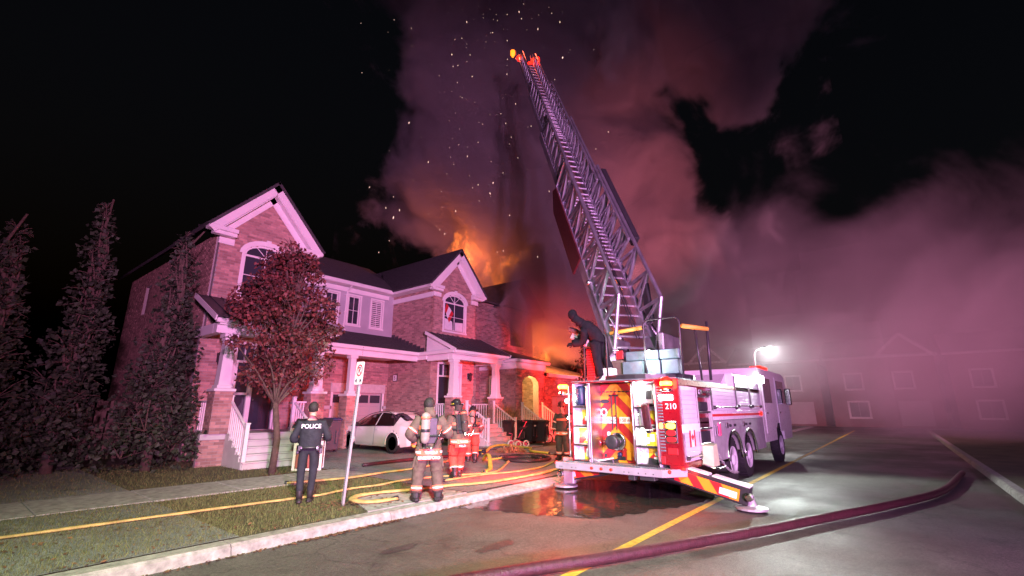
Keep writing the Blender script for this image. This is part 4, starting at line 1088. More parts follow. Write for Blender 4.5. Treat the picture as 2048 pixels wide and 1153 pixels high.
s1 = shutter(9.42, 10.36, .76, 2.2)
side_box('stripe', 'white_sheet', 9.36, 10.4, 1.3, 1.46, .016, .012, T, .002)
fl = side_box('flag', 'red_print', 9.72, 9.80, 1.02, 1.34, .018, .008, s1, .002)
side_box('flag_field', 'white_sheet', 9.80, 9.98, 1.02, 1.34, .0175, .008, fl, .002); side_box('flag_edge', 'red_print', 9.98, 10.06, 1.02, 1.34, .018, .008, fl, .002)
leaf = [(0, -.5), (.04, -.5), (.03, -.22), (.28, -.26), (.23, -.14), (.5, .08), (.43, .12), (.48, .3), (.3, .26), (.26, .36), (.12, .2), (.17, .46), (.08, .4), (0, .58)]
leaf = leaf + [(-x, y) for x, y in leaf[::-1][1:-1]]
p = MB(); p.prism([(x * .16, y * .16) for x, y in leaf], (9.89, YR - .0195, 1.19), SX, UZ, (0, -1, 0), .003); p.build('maple_leaf', 'red_print', fl)
# recess with steps
r = part('step_recess', 'galv'); r.box((10.42, YR + .28, .95), (11.35, YR + .3, 2.15)); r.box((10.40, YR - .01, .9), (10.46, YR + .3, 2.2), .008); r.box((11.33, YR - .01, .9), (11.39, YR + .3, 2.2), .008); rec = done(r)
for z in (1.0, 1.32, 1.66, 2.0):
    p = part('step', 'aluminium', rec); p.box((10.46, YR, z), (11.33, YR + .26, z + .05), .01); done(p)
for (z, m, h) in ((1.05, 'bin_black', .24), (1.37, 'hose_maroon', .2), (1.43, 'pink_plastic', .07), (1.71, 'bin_black', .2)):
    p = part('stored_case', m, rec); p.box((10.52, YR + .03, z), (11.25, YR + .22, z + h), .02); done(p)
p = part('folding_rail', 'chrome', rec); p.tube([(10.5, YR - .05, 2.12), (11.3, YR - .05, 2.12)], .02, 8); p.box((10.5, YR - .07, 2.05), (10.62, YR, 2.17), .012); p.box((11.2, YR - .07, 2.05), (11.32, YR, 2.17), .012); done(p)
shutter(11.48, 13.6, 1.72, 2.24)
b = part('upper_locker', 'white_paint'); b.box((13.62, YR + .03, 1.7), (16.55, YL - .1, 2.7), .015); b.add([(13.0, YR + .2, ZT), (13.62, YR + .2, ZT), (13.62, YR + .2, 2.68), (13.0, YL - .4, ZT), (13.62, YL - .4, ZT), (13.62, YL - .4, 2.68)], [(0, 1, 2), (3, 5, 4), (0, 2, 5, 3)]); done(b)
shutter(13.68, 15.15, 1.76, 2.62); shutter(15.25, 16.5, 1.76, 2.62)
side_box('stripe', 'red_sheet', 11.42, 16.6, 1.585, 1.64, .008, .012, T, .002)
p = part('side_flasher', 'lamp_red_hot'); p.box((16.3, YR - .03, 1.56), (16.5, YR - .005, 1.68), .012); done(p)
# panel over the wheels with two arches
wx = (12.95, 14.55); aro = .66
pts = [(11.42, .62), (wx[0] - aro, .62)]
for cx in wx:
    pts += [(cx - math.cos(R(a)) * aro * (.99 if 20 < a < 160 else 1), .56 + math.sin(R(a)) * aro) for a in range(8, 173, 12)]
pts += [(wx[1] + aro, .62), (16.6, .62), (16.6, 1.5), (11.42, 1.5)]
p = MB(); p.prism(pts, (0, YR, 0), SX, UZ, (0, -1, 0), .4); fp_ = fixn(p.build('wheel_panel', 'galv', T))
for cx in wx:
    p = MB(); p.tube([(cx - math.cos(R(a)) * aro, YR - .02, .56 + math.sin(R(a)) * aro) for a in range(0, 181, 10)], .038, 8, flat=1.2); p.build('arch_trim', 'chrome', fp_, smooth=True)
    p = MB(); p.lathe((cx - .55, YR - .02, 1.37), (0, -1, 0), [(.07, 0), (.07, .03), (.055, .035)], 14); p.build('gauge', 'chrome', fp_)
    for dx in (-.22, .2):
        p = MB(); p.lathe((cx + dx, YR, 1.36), (0, -1, 0), [(.033, 0), (.033, .045), (.01, .055)], 8); p.build('cap', 'black_metal', fp_)
p = MB(); p.box((11.75, YR - .03, 1.15), (11.9, YR + .02, 1.44), .01); p.build('reflector', 'pink_plastic', fp_)
p = MB(); p.box((11.5, YR - .02, 1.16), (11.56, YR + .0, 1.4), .006); p.box((11.64, YR - .02, 1.2), (11.7, YR, 1.38), .006); p.build('handle', 'chrome', fp_)
def truck_wheel(x, y, r=.54, w_=.3, name='wheel', par=T, s=-1):
    ax = (0, s, 0)
    t_ = MB(); t_.lathe((x, y - s * w_ / 2, r), ax, [(r * .56, .02), (r * .8, 0), (r * .95, .03), (r, .08), (r, w_ - .08), (r * .95, w_ - .03), (r * .8, w_), (r * .58, w_ - .02)], 30, caps=False)
    o = t_.build(name, 'rubber', par, smooth=True)
    k = MB()
    for i in range(30):
        a = 2 * math.pi * i / 30; k.obox((x + math.cos(a) * r * 1.003, y, r + math.sin(a) * r * 1.003), (-math.sin(a), 0, math.cos(a)), (0, 1, 0), (math.cos(a), 0, math.sin(a)), .07, w_ * .8, .02)
    k.build('tread', 'rubber', o)
    q = MB(); q.lathe((x, y + s * w_ / 2, r), ax, [(r * .6, -.02), (r * .58, .0), (r * .54, -.03), (r * .46, -.10), (r * .3, -.12), (r * .28, -.04), (r * .2, .02), (r * .1, .03)], 24); q.build('rim', 'shutter', o, smooth=True)
    q = MB()
    for i in range(10):
        a = 2 * math.pi * i / 10; q.lathe((x + math.cos(a) * r * .38, y + s * (w_ / 2 - .1), r + math.sin(a) * r * .38), ax, [(.022, 0), (.022, .04), (.01, .05)], 6)
    q.build('lug_nut', 'chrome', o)
    return o
for cx in wx:
    for y, s in ((YR + .18, -1), (YL - .18, 1)): truck_wheel(cx, y, s=s)
for y, s in ((YR + .18, -1), (YL - .18, 1)): truck_wheel(19.3, y, s=s)
# cab
b = part('cab', 'white_paint')
prof = [(16.75, .75), (18.6, .75), (18.65, 1.1), (18.95, 1.28), (19.65, 1.28), (19.95, 1.1), (20.0, .7), (21.5, .7), (21.75, 1.2), (21.7, 1.9), (21.3, 2.95), (20.8, 3.05), (16.75, 3.05)]
b.prism(prof, (0, YR + .02, 0), SX, UZ, (0, -1, 0), 2.46); cab = fixn(done(b))
for x0, x1 in ((17.1, 18.5), (19.3, 20.9)):
    p = MB(); p.box((x0, YR + .005, 1.0), (x1, YR + .02, 2.85), .006); dr = p.build('cab_door', 'white_paint', cab)
    p = MB(); p.box((x0 + .12, YR - .005, 1.95), (x1 - .12, YR + .005, 2.75), .003); p.build('window', 'glass_dark', dr)
    p = MB(); p.box((x0 + .1, YR - .03, 1.6), (x0 + .3, YR + .006, 1.66), .008); p.build('handle', 'chrome', dr)
p = MB(); p.box((18.8, YR + .3, 3.05), (20.2, YL - .3, 3.13), .02); lb = p.build('light_bar', 'black_plastic', cab)
for i in range(5):
    p = MB(); p.box((19.0 + i * .22, YR + .32, 3.13), (19.18 + i * .22, YR + .7, 3.27), .02); p.build('beacon', 'lamp_red', lb)
p = MB(); p.box((20.6, YR - .25, 1.9), (20.7, YR - .05, 2.5), .03); p.beam((20.9, YR + .02, 2.4), (20.65, YR - .15, 2.4), .03, .03); p.build('mirror', 'chrome', cab)
p = part('scene_lamp', 'lamp_white'); p.box((16.62, YR - .12, 2.55), (16.9, YR + .02, 2.78), .02); done(p)
lamp('scene_light', 'SPOT', (16.75, YR - .3, 2.66), 900, (.9, 1, .93), .15, (11.0, -2.0, .0), 120, .8)
# stabiliser legs: beam out and down with chevron plate, foot on the ground
def stabiliser(y_in, y_out, x, z_in, z_out, s):
    A0 = Vector((x, y_in, z_in)); B0 = Vector((x, y_out, z_out)); d = (B0 - A0).normalized(); up = Vector((1, 0, 0)).cross(d)
    if up.z < 0: up = -up
    p = MB(); p.beam(A0, B0, .26, .30, up=up, ch=.015); st = p.build('stabiliser', 'black_metal', T)
    p = MB(); p.beam(A0 + d * .1 + up * .17, A0 + d * ((B0 - A0).length * .62) + up * .17, .22, .03, up=up); p.beam(A0 + d * ((B0 - A0).length * .66) + up * .175, B0 + up * .175, .24, .03, up=up); p.build('cover_plate', 'white_paint', st)
    L = (B0 - A0).length
    o = A0 + d * (L * .3) - Vector((.135, 0, 0)) - up * .11
    uu = d if s < 0 else d
    p = MB(); p.prism(rect(0, 0, L * .62, .2), o, d, up, RN, .006); pl = fixn(p.build('warning_sheet', 'orange_sheet', st))
    for k in range(0, 3):
        q = clip_half(clip_half(rect(0, 0, L * .62, .2), 1, s * -.9, .13 + k * .44), -1, s * .9, -(-.07 + k * .44))
        if len(q) > 2:
            p = MB(); p.prism(q, o + RN * .004, d, up, RN, .004); fixn(p.build('stripe', 'red_sheet', pl))
    p = MB(); p.prism(rect(L * .44, .03, L * .60, .14), o + RN * .0075, d, up, RN, .003); fixn(p.build('label_plate', 'white_sheet', pl))
    p = MB(); p.lathe((x, y_out, .04), UZ, [(.27, 0), (.27, .03), (.1, .06), (.07, .14), (.06, max(.2, z_out))], 16); p.build('foot', 'galv', st)
    p = MB(); p.lathe((x - .16, y_out + s * .03, z_out + .02), RN, [(.07, 0), (.07, .05), (.04, .06)], 12); p.build('pivot', 'chrome', st)
stabiliser(4.1, 2.28, 9.62, .66, .24, -1); stabiliser(4.9, 6.22, 9.75, .56, .3, 1)
b = part('jack_leg', 'galv'); b.box((9.6, 5.92, .12), (9.74, 6.2, .68), .02); done(b)
b = part('pad_tray', 'yellow_sheet'); b._n = ('wheel_chock', 'chock', T, False, {}); b.prism([(10.35, .62), (10.75, .62), (10.68, 1.05), (10.42, 1.02)], (0, YR - .02, 0), SX, UZ, (0, -1, 0), -.22); fixn(done(b))
b = part('chock_rack', 'chrome'); b.tube(catmull([(10.3, YR - .02, .66), (10.3, YR - .3, .6), (10.9, YR - .3, .6), (11.1, YR - .02, .64)], 6), .022, 8); done(b)
b = part('chain', 'galv')
for i in range(24):
    t = i / 23; x = 10.8 + 1.55 * t; z = .95 - .62 * t - .16 * math.sin(math.pi * t); ax = (1, 0, -.4)
    b.tube([(x + math.cos(R(a)) * .045, YR - .16 + (math.sin(R(a)) * .025 if i % 2 else 0), z - math.cos(R(a)) * .02 + (0 if i % 2 else math.sin(R(a)) * .025)) for a in range(0, 361, 45)], .009, 5)
done(b)
# turntable deck: consoles, guard rails, padded bars
b = part('deck', 'diamond_plate'); b.box((XR + .02, YR + .04, ZT), (13.0, YL - .04, ZT + .03), .006); done(b)
b = part('turntable', 'black_metal', smooth=False); b.lathe((10.9, 4.6, ZT + .03), UZ, [(1.12, 0), (1.12, .12), (1.05, .14)], 32); done(b)
b = part('pedestal', 'ladder_metal')
b.box((10.6, 3.98, 2.5), (11.7, 4.12, 3.5), .03); b.box((10.6, 5.3, 2.5), (11.7, 5.44, 3.5), .03); b.box((10.7, 4.1, 2.5), (11.6, 5.32, 2.85), .03); done(b)
def console(y0, y1, z0, z1, x0=10.2, x1=10.55, taper=0):
    p = MB(); p.box((x0, y0, z0), (x1, y1, z1), .015); return p.build('console_box', 'diamond_plate', T)
console(4.03, 4.82, 2.84, 3.06, 10.32, 10.55); console(3.55, 4.0, 2.84, 3.06, 10.32, 10.55)
console(4.34, 4.86, 2.5, 2.82); console(3.96, 4.30, 2.5, 2.82); console(3.55, 3.92, 2.5, 2.82)
for (y, z) in ((4.2, 2.98), (4.12, 2.66)):
    p = part('deck_lamp', 'lamp_white', smooth=True); p.ball((10.22 if z > 2.8 else 10.16, y, z), .07, 12, 8, (.6, 1, 1)); done(p)
lamp('deck_light', 'POINT', (9.95, 4.15, 2.85), 40, (.9, 1, .98), .08)
p = part('label_plate', 'red_sheet'); p.box((10.3, 4.88, 2.9), (10.32, 5.05, 3.1), .004); done(p)
p = part('step_box', 'white_sheet'); p.box((9.95, 5.02, 2.4), (10.25, 5.4, 2.68), .02); done(p)
p = part('step_box', 'turnout'); p.box((10.3, 4.9, 2.5), (10.55, 5.2, 2.88), .02); done(p)
def hoop(y0, y1, x, z0, z1, m='black_metal', r=.022):
    p = part('guard_rail', m, smooth=True); rr_ = .12
    pts = [(x, y0, z0), (x, y0, z1 - rr_)] + [(x, y0 - (y0 - y1) / abs(y0 - y1) * (rr_ - math.cos(R(a)) * rr_), z1 - rr_ + math.sin(R(a)) * rr_) for a in (30, 60, 90)]
    pts += [(x, y1 + (y0 - y1) / abs(y0 - y1) * (rr_ - math.cos(R(a)) * rr_), z1 - rr_ + math.sin(R(a)) * rr_) for a in (90, 60, 30)] + [(x, y1, z1 - rr_), (x, y1, z0)]
    p.tube(pts, r, 8); return done(p)
hoop(4.24, 3.42, 10.1, 2.37, 3.72); hoop(5.72, 5.12, 9.95, 2.37, 3.5)
p = part('padded_bar', 'yellow_bar', smooth=True); p.tube([(10.2, 5.14, 3.52), (10.45, 4.42, 3.62)], [.045, .05], 10); done(p)
p = part('padded_bar', 'yellow_bar', smooth=True); p.tube([(10.2, 3.40, 3.52), (10.75, 3.02, 3.48)], .05, 10); done(p)
p = part('guard_rail', 'black_metal', smooth=True); p.tube([(10.75, 3.06, 2.36), (10.75, 3.03, 3.65)], .03, 8); done(p)
p = part('guard_rail', 'black_metal', smooth=True); p.tube([(10.6, 3.2, 2.36), (10.5, 3.22, 3.46)], .025, 8); done(p)
p = part('guard_rail', 'black_metal', smooth=True); p.tube([(10.45, 4.45, 3.62), (10.35, 4.28, 3.62)], .025, 8); done(p)
# operator stand on the left
p = part('stand', 'red_paint'); p.box((9.98, 5.45, 2.37), (10.3, 5.69, 3.18), .02); stn = done(p)
for i in range(12):
    q = MB(); q.box((9.965, 5.47, 2.42 + i * .06), (9.98, 5.67, 2.455 + i * .06), .004); q.build('louvre', 'red_sheet', stn)
p = part('control_box', 'galv', stn); p.obox((10.05, 5.82, 3.42), Vector((0, 1, .55)).normalized(), (1, 0, 0), Vector((0, -.55, 1)).normalized(), .52, .3, .2, .02); done(p)
p = part('control_lid', 'turnout', stn); p.obox((10.05, 5.98, 3.63), Vector((0, 1, .55)).normalized(), (1, 0, 0), Vector((0, -.55, 1)).normalized(), .3, .34, .1, .02); done(p)
p = part('seat_panel', 'shutter'); p.box((10.35, 5.1, 2.4), (10.4, 5.5, 3.2), .02); sp = done(p)
for i in range(4):
    q = MB(); q.box((10.335, 5.2, 2.5 + i * .16), (10.35, 5.42, 2.6 + i * .16), .006); q.build('panel', 'white_sheet', sp)
# ---- the ladder itself: four telescoping sections of rails, rungs and braces
LB = Vector((10.82, 4.86, 3.2)); LT = Vector((16.3, 12.2, 18.7)); LD = (LT - LB).normalized(); LL = (LT - LB).length
hz = math.hypot(LD.x, LD.y); LX = Vector((LD.y / hz, -LD.x / hz, 0)); LN = Vector((-LD.z * LD.x / hz, -LD.z * LD.y / hz, hz))
def lp(s, a, h): return LB + LD * s + LX * a + LN * h
def rungm(w):
    q = MB(); q.tube([(-w / 2, 0, 0), (w / 2, 0, 0)], .034, 7); me = bpy.data.meshes.new('rung'); me.from_pydata(q.v, [], q.f); me.materials.append(M['ladder_metal']); return me
def strutm(L, r):
    q = MB(); q.box((-r, -r, 0), (r, r, L), .004); me = bpy.data.meshes.new('strut'); me.from_pydata(q.v, [], q.f); me.materials.append(M['ladder_metal']); return me
def section(s0, s1, w, h, off, bay, rw, hand_drop):
    sec = bpy.data.objects.new('ladder_section', None); COL.objects.link(sec); sec.parent = T; sec.location = LB - wloc(T)
    for a in (-w / 2, w / 2):
        p = MB(); p.beam(lp(s0, a, off), lp(s1, a, off), rw * 1.15, rw * 2.5, up=LN, ch=.006); p.build('base_rail', 'ladder_metal', sec)
        p = MB(); st = lp(s0 + hand_drop, a, off + h)
        p.tube([lp(s0, a, off + .05), st, lp(s1, a, off + h), lp(s1 + .02, a, off + .05)] if hand_drop else [st, lp(s1, a, off + h)], rw * .42, 8); p.build('handrail', 'ladder_metal', sec)
    rm = rungm(w); n = int((s1 - s0) / .36)
    for i in range(n):
        o = link('rung', rm, sec); mt = Matrix((LX, LN, LD)).transposed().to_4x4(); mt.translation = lp(s0 + .2 + i * .36, 0, off + .02) - LB; o.matrix_basis = mt
    cache = {}
    k = int((s1 - s0 - hand_drop) / bay)
    for side in (-1, 1):
        a = side * w / 2
        for i in range(k + 1):
            sa = s0 + hand_drop + bay * i
            for (p0, p1) in (((sa, 0), (sa, h)), ((sa, h), (sa + bay / 2, 0)), ((sa + bay / 2, 0), (sa + bay, h))):
                if p1[0] > s1: continue
                A_ = lp(p0[0], a, off + p0[1]); B_ = lp(p1[0], a, off + p1[1]); d = B_ - A_; L = round(d.length, 3)
                if (L, rw) not in cache: cache[(L, rw)] = strutm(L, rw * .36)
                o = link('strut', cache[(L, rw)], sec); d.normalize(); r = LX; f = d.cross(r)
                mt = Matrix((r, f, d)).transposed().to_4x4(); mt.translation = A_ - LB; o.matrix_basis = mt
    return sec
section(-.2, 6.9, 1.14, 1.08, 0.0, .95, .12, .95)
section(3.1, 10.6, .98, .92, .1, .58, .10, 0)
section(6.2, 14.2, .84, .76, .2, .5, .085, 0)
section(10.2, LL, .70, .55, .28, .42, .07, 0)
p = part('cable', 'black_metal'); p.tube([lp(.2, .12, .15), lp(6, .2, .2)], .014, 6); p.tube([lp(.2, .2, .15), lp(6, .24, .2)], .014, 6); done(p)
p = part('lift_cylinder', 'chrome', smooth=True); p.tube([(11.5, 4.1, 2.9), lp(3.4, .42, -.25)], .09, 12); p.tube([(11.5, 5.2, 2.9), lp(3.4, -.42, -.25)], .09, 12); done(p)
p = part('name_board', 'dark_red_board'); q = [(2.6, -.72), (6.0, -.72)]
c0 = lp(3.1, -.64, -.35); p.add([lp(3.1, -.68, -.5), lp(6.2, -.68, -.5), lp(6.9, -.68, -.1), lp(6.7, -.68, .15), lp(3.1, -.68, .15), lp(3.1, -.63, -.5), lp(6.2, -.63, -.5), lp(6.9, -.63, -.1), lp(6.7, -.63, .15), lp(3.1, -.63, .15)], [(0, 1, 2, 3, 4), (9, 8, 7, 6, 5)] + [(i, (i + 1) % 5, (i + 1) % 5 + 5, i + 5) for i in range(5)]); done(p)
p = part('cable_trough', 'black_metal'); p.beam(lp(3.0, .68, 1.0), lp(6.6, .68, 1.02), .16, .3, up=LN, ch=.01); done(p)
p = part('stowed_tool', 'black_metal'); p.beam(lp(.6, .6, .3), lp(1.6, .6, .7), .1, .3, up=LN, ch=.03); done(p)
p = part('lamp_bracket', 'aluminium', smooth=True); p.tube([lp(.2, -.62, .1), lp(2.1, -.62, .05)], .03, 8); p.ball(lp(2.15, -.64, .1), .08, 8, 6); done(p)
# tip: spray nozzles and red-lit lamps
for a in (-.48, .42):
    p = part('tip_bracket', 'ladder_metal'); p.beam(lp(LL - .4, a * .8, .3), lp(LL + .3, a * .9, .55), .06, .06); p.beam(lp(LL + .1, a * .6, .3), lp(LL + .1, a * 1.25, .4), .05, .05); p.tube([lp(LL, a, .3), lp(LL + .85, a, .5)], .025, 6); p.tube([lp(LL, a * .7, .3), lp(LL + .6, a * .6, .5)], .025, 6); done(p)
    p = part('tip_lamp', 'lamp_red_hot', smooth=True); p.ball(lp(LL + .15, a * .85, .42), .11, 8, 6, (1, 1, 1.4)); done(p)
p = part('tip_lamp', 'lamp_yellow', smooth=True); p.lathe(lp(LL + .1, -.74, .45), UZ, [(.06, 0), (.06, .08), (.12, .12), (.12, .34), (.07, .38)], 10); done(p)
p = part('tip_lamp', 'lamp_red', smooth=True); p.tube([lp(LL - .1, .62, .4), lp(LL + .5, .66, .5)], .07, 8); p.tube([lp(LL + .05, .12, .3), lp(LL + .1, .3, .34)], .07, 8); done(p)
lamp('tip_light', 'POINT', tuple(lp(LL + .3, 0, .9)), 60, (1, .12, .05), .2)
# ------------------------------------------------------------------ people
def skin_mesh(verts, edges, radii, root=0, sub=2):
    me = bpy.data.meshes.new('sk'); me.from_pydata(verts, edges, []); o = bpy.data.objects.new('sk', me); COL.objects.link(o)
    md = o.modifiers.new('skin', 'SKIN'); md.use_smooth_shade = True; md.branch_smoothing = .6
    ly = me.skin_vertices[0] if me.skin_vertices else None
    for i, r in enumerate(radii):
        sv = ly.data[i]; sv.radius = r if isinstance(r, tuple) else (r, r); sv.use_root = (i == root)
    sd = o.modifiers.new('sub', 'SUBSURF'); sd.levels = sub; sd.render_levels = sub
    dg = bpy.context.evaluated_depsgraph_get(); dg.update()
    out = bpy.data.meshes.new_from_object(o.evaluated_get(dg)); bpy.data.objects.remove(o); bpy.data.meshes.remove(me)
    return out
BASE = dict(pelvis=(0, 0, .96), waist=(0, -.01, 1.12), chest=(0, -.02, 1.32), neck0=(0, -.01, 1.47), neck=(0, .01, 1.54), head0=(0, .03, 1.61), head=(0, .03, 1.69),
            shL=(-.19, -.02, 1.42), elL=(-.29, -.03, 1.14), wrL=(-.27, .10, .92), shR=(.19, -.02, 1.42), elR=(.29, -.03, 1.14), wrR=(.27, .10, .92),
            hipL=(-.10, 0, .90), knL=(-.13, .02, .50), anL=(-.15, -.02, .10), toL=(-.17, .15, .045), hipR=(.10, 0, .90), knR=(.13, .02, .50), anR=(.15, -.02, .10), toR=(.17, .15, .045))
def person(label, loc, heading, J=None, bulk=1.0, mats=('dark_cloth', 'dark_cloth', 'boot', 'skin', 'skin'), scale=1.0, look=(0, 1, 0), group=None, belly=1.0, hooded=False):
    """mats: jacket, trousers, boots, hands, head. Local frame: +y the way the person faces."""
    t = thing('person', label, 'person', loc, R(heading - 90), group)
    t.scale = (scale,) * 3
    P = dict(BASE); P.update(J or {})
    look = Vector(look).normalized(); hd = Vector(P['head']); hr = look.cross(UZ).normalized(); hu = hr.cross(look)
    names = list(P.keys()); idx = {k: i for i, k in enumerate(names)}
    k = bulk
    rad = dict(pelvis=(.165 * k, .125 * k), waist=(.16 * k, .12 * k), chest=(.18 * k, .125 * k), neck0=(.10, .085), neck=(.058, .062), head0=(.072, .085), head=(.086, .098),
               shL=.085 * k, elL=.058 * k, wrL=.043 * k, shR=.085 * k, elR=.058 * k, wrR=.043 * k, hipL=.105 * k, knL=.076 * k, anL=.062 * k, toL=.048, hipR=.105 * k, knR=.076 * k, anR=.062 * k, toR=.048)
    ed = [('pelvis', 'waist'), ('waist', 'chest'), ('chest', 'neck0'), ('neck0', 'neck'), ('neck', 'head0'), ('head0', 'head'), ('chest', 'shL'), ('shL', 'elL'), ('elL', 'wrL'), ('chest', 'shR'), ('shR', 'elR'), ('elR', 'wrR'),
          ('pelvis', 'hipL'), ('hipL', 'knL'), ('knL', 'anL'), ('anL', 'toL'), ('pelvis', 'hipR'), ('hipR', 'knR'), ('knR', 'anR'), ('anR', 'toR')]
    me = skin_mesh([P[n] for n in names], [(idx[a], idx[b]) for a, b in ed], [rad[n] for n in names], idx['pelvis'])
    seg = {('neck', 'head0'): 4, ('head0', 'head'): 4, ('neck0', 'neck'): 4, ('elL', 'wrL'): 0, ('elR', 'wrR'): 0, ('hipL', 'knL'): 1, ('knL', 'anL'): 1, ('hipR', 'knR'): 1, ('knR', 'anR'): 1, ('anL', 'toL'): 2, ('anR', 'toR'): 2, ('pelvis', 'hipL'): 1, ('pelvis', 'hipR'): 1}
    for m_ in mats: me.materials.append(M[m_])
    lines = [(Vector(P[a]), Vector(P[b]), seg.get((a, b), 0)) for a, b in ed]
    for p in me.polygons:
        c = p.center; best = 1e9; bi = 0
        for a, b, s_ in lines:
            d = b - a; q = max(0, min(1, (c - a).dot(d) / d.length_squared)); ds = (a + d * q - c).length
            if ds < best: best = ds; bi = s_
        if bi == 1 and c.z < Vector(P['anL']).z + .16 and min((c - Vector(P['anL'])).length, (c - Vector(P['anR'])).length) < .13: bi = 2
        p.material_index = bi; p.use_smooth = True
    # hands: palm and five separate bent fingers, joined into the body
    hb = MB(); hb.cur = 3
    for S_ in 'LR':
        w_ = Vector(P['wr' + S_]); fd = (w_ - Vector(P['el' + S_])).normalized(); sx = -1 if S_ == 'L' else 1
        side = fd.cross(Vector((sx, 0, .2))).normalized(); pn = side.cross(fd).normalized()
        pc = w_ + fd * .055
        hb.obox(pc, side, fd, pn, .085, .10, .034, .013)
        hb.tube([w_ - fd * .05, w_ + fd * .03], [.042, .034], 8)
        for i, L in enumerate((.070, .080, .075, .058)):
            o0 = pc + side * (-.032 + .0213 * i) + fd * .04; m0 = o0 + fd * (L * .5) - pn * .008; e0 = m0 + fd * (L * .34) - pn * (L * .32)
            hb.tube([o0 - fd * .02, o0, m0, e0], [.0105, .0105, .0095, .007], 6)
        o0 = pc - side * .036 - fd * .025; hb.tube([o0, o0 - side * .03 + fd * .03 - pn * .008, o0 - side * .035 + fd * .062 - pn * .02], [.013, .0115, .008], 6)
    # nose and ears
    hb.cur = 4
    f0 = hd + look * .088 - hu * .025
    hb.tube([f0 + hu * .035 - look * .012, f0 + look * .012, f0 - look * .01 - hu * .012], [.008, .014, .008], 6)
    for sx in (-1, 1): hb.ball(hd + hr * sx * .088 - hu * .02 - look * .005, .026, 8, 6, (.45, .8, 1.2))
    bm = bmesh.new(); bm.from_mesh(me)
    vs = [bm.verts.new(q) for q in hb.v]
    for f, mi in zip(hb.f, hb.mi):
        try: nf = bm.faces.new([vs[i] for i in f]); nf.material_index = mi; nf.smooth = True
        except ValueError: pass
    bmesh.ops.recalc_face_normals(bm, faces=bm.faces); bm.to_mesh(me); bm.free(); me.name = 'body'
    bo = link('body', me, t)
    if not hooded:
        b = MB()
        for sx in (-1, 1): b.ball(hd + hr * sx * .032 + look * .083 + hu * .0, .0125, 8, 6)
        b.build('eyes', 'white_sheet', t, world=False, smooth=True)
        b = MB(); b.obox(hd + look * .084 - hu * .062, hr, look, hu, .045, .012, .012, .004); b.build('mouth', 'red_print', t, world=False)
    t_ = dict(P); t_['t'] = t; t_['look'] = look; t_['hr'] = hr; t_['hu'] = hu
    return t_
def hair(p, r=.104):
    b = MB(); h = Vector(p['head']); b.ball(h - p['look'] * .016 + p['hu'] * .014, r, 14, 10, (.9, 1.0, 1.08)); o = b.build('hair', 'hair', p['t'], world=False, smooth=True)
    return o
def limb_band(p, a, c, q, r, wd=.05, m='band', name='reflective_band', inner=True):
    A_, B_ = Vector(p[a]), Vector(p[c]); d = (B_ - A_).normalized(); o = A_.lerp(B_, q)
    b = MB(); b.tube([o - d * wd / 2, o - d * wd / 2, o + d * wd / 2, o + d * wd / 2], [r * .8, r, r, r * .8], 16, caps=False); bo = b.build(name, m, p['t'], world=False, smooth=True)
    if inner:
        b = MB(); b.tube([o - d * wd * .16, o + d * wd * .16], r * 1.015, 16, caps=False); b.build('silver_stripe', 'band_silver', bo, world=False, smooth=True)
    return bo
def turnout_coat(p, m='turnout', hem=.80, k=1.0):
    """loose coat over the body: chest to flared hem, with two reflective hoops"""
    pel, wa, ch, nk = (Vector(p[q]) for q in ('pelvis', 'waist', 'chest', 'neck0'))
    d0 = (pel - wa).normalized()
    pts = [nk + (nk - ch) * .05, nk.lerp(ch, .35), ch, wa, pel, pel + d0 * (.96 - hem)]
    rx = [.10, .20, .225, .215, .225, .245]; ry = [.09, .13, .165, .165, .175, .19]
    b = MB(); n = 24
    def ring(pts_, k_):
        i0 = len(b.v)
        for (o, x_, y_) in pts_:
            for j in range(n):
                a = 2 * math.pi * j / n; w_ = 1 + .035 * math.sin(5 * a + o.z * 40) + .02 * math.sin(9 * a - o.z * 25)
                b.v.append(o + Vector((math.cos(a) * x_ * k_ * w_, math.sin(a) * y_ * k_ * w_, 0)))
        for i in range(len(pts_) - 1):
            for j in range(n): j2 = (j + 1) % n; b.face((i0 + i * n + j, i0 + i * n + j2, i0 + (i + 1) * n + j2, i0 + (i + 1) * n + j))
    P = []
    for i in range(len(pts) - 1):
        for q in range(3):
            f = q / 3; P.append((pts[i].lerp(pts[i + 1], f), rx[i] + (rx[i + 1] - rx[i]) * f, ry[i] + (ry[i + 1] - ry[i]) * f))
    P.append((pts[-1], rx[-1], ry[-1])); ring(P, k); co = b.build('coat', m, p['t'], world=False, smooth=True)
    def hoop_(f0, f1, m_, k_, nm, par):
        nonlocal b
        b = MB(); a0 = P[f0]; a1 = P[f1]; ring([a0, a1], k_); return b.build(nm, m_, par, world=False, smooth=True)
    h1 = hoop_(len(P) - 3, len(P) - 1, 'band', k * 1.02, 'reflective_band', co)
    A0, A1 = P[len(P) - 3], P[len(P) - 1]
    b = MB(); ring([(A0[0].lerp(A1[0], .32), A0[1] + .006, A0[2] + .006), (A0[0].lerp(A1[0], .68), A1[1] - .002, A1[2] - .002)], k * 1.025); b.build('silver_stripe', 'band_silver', h1, world=False, smooth=True)
    hoop_(6, 7, 'band', k * 1.02, 'reflective_band', co)
    return co
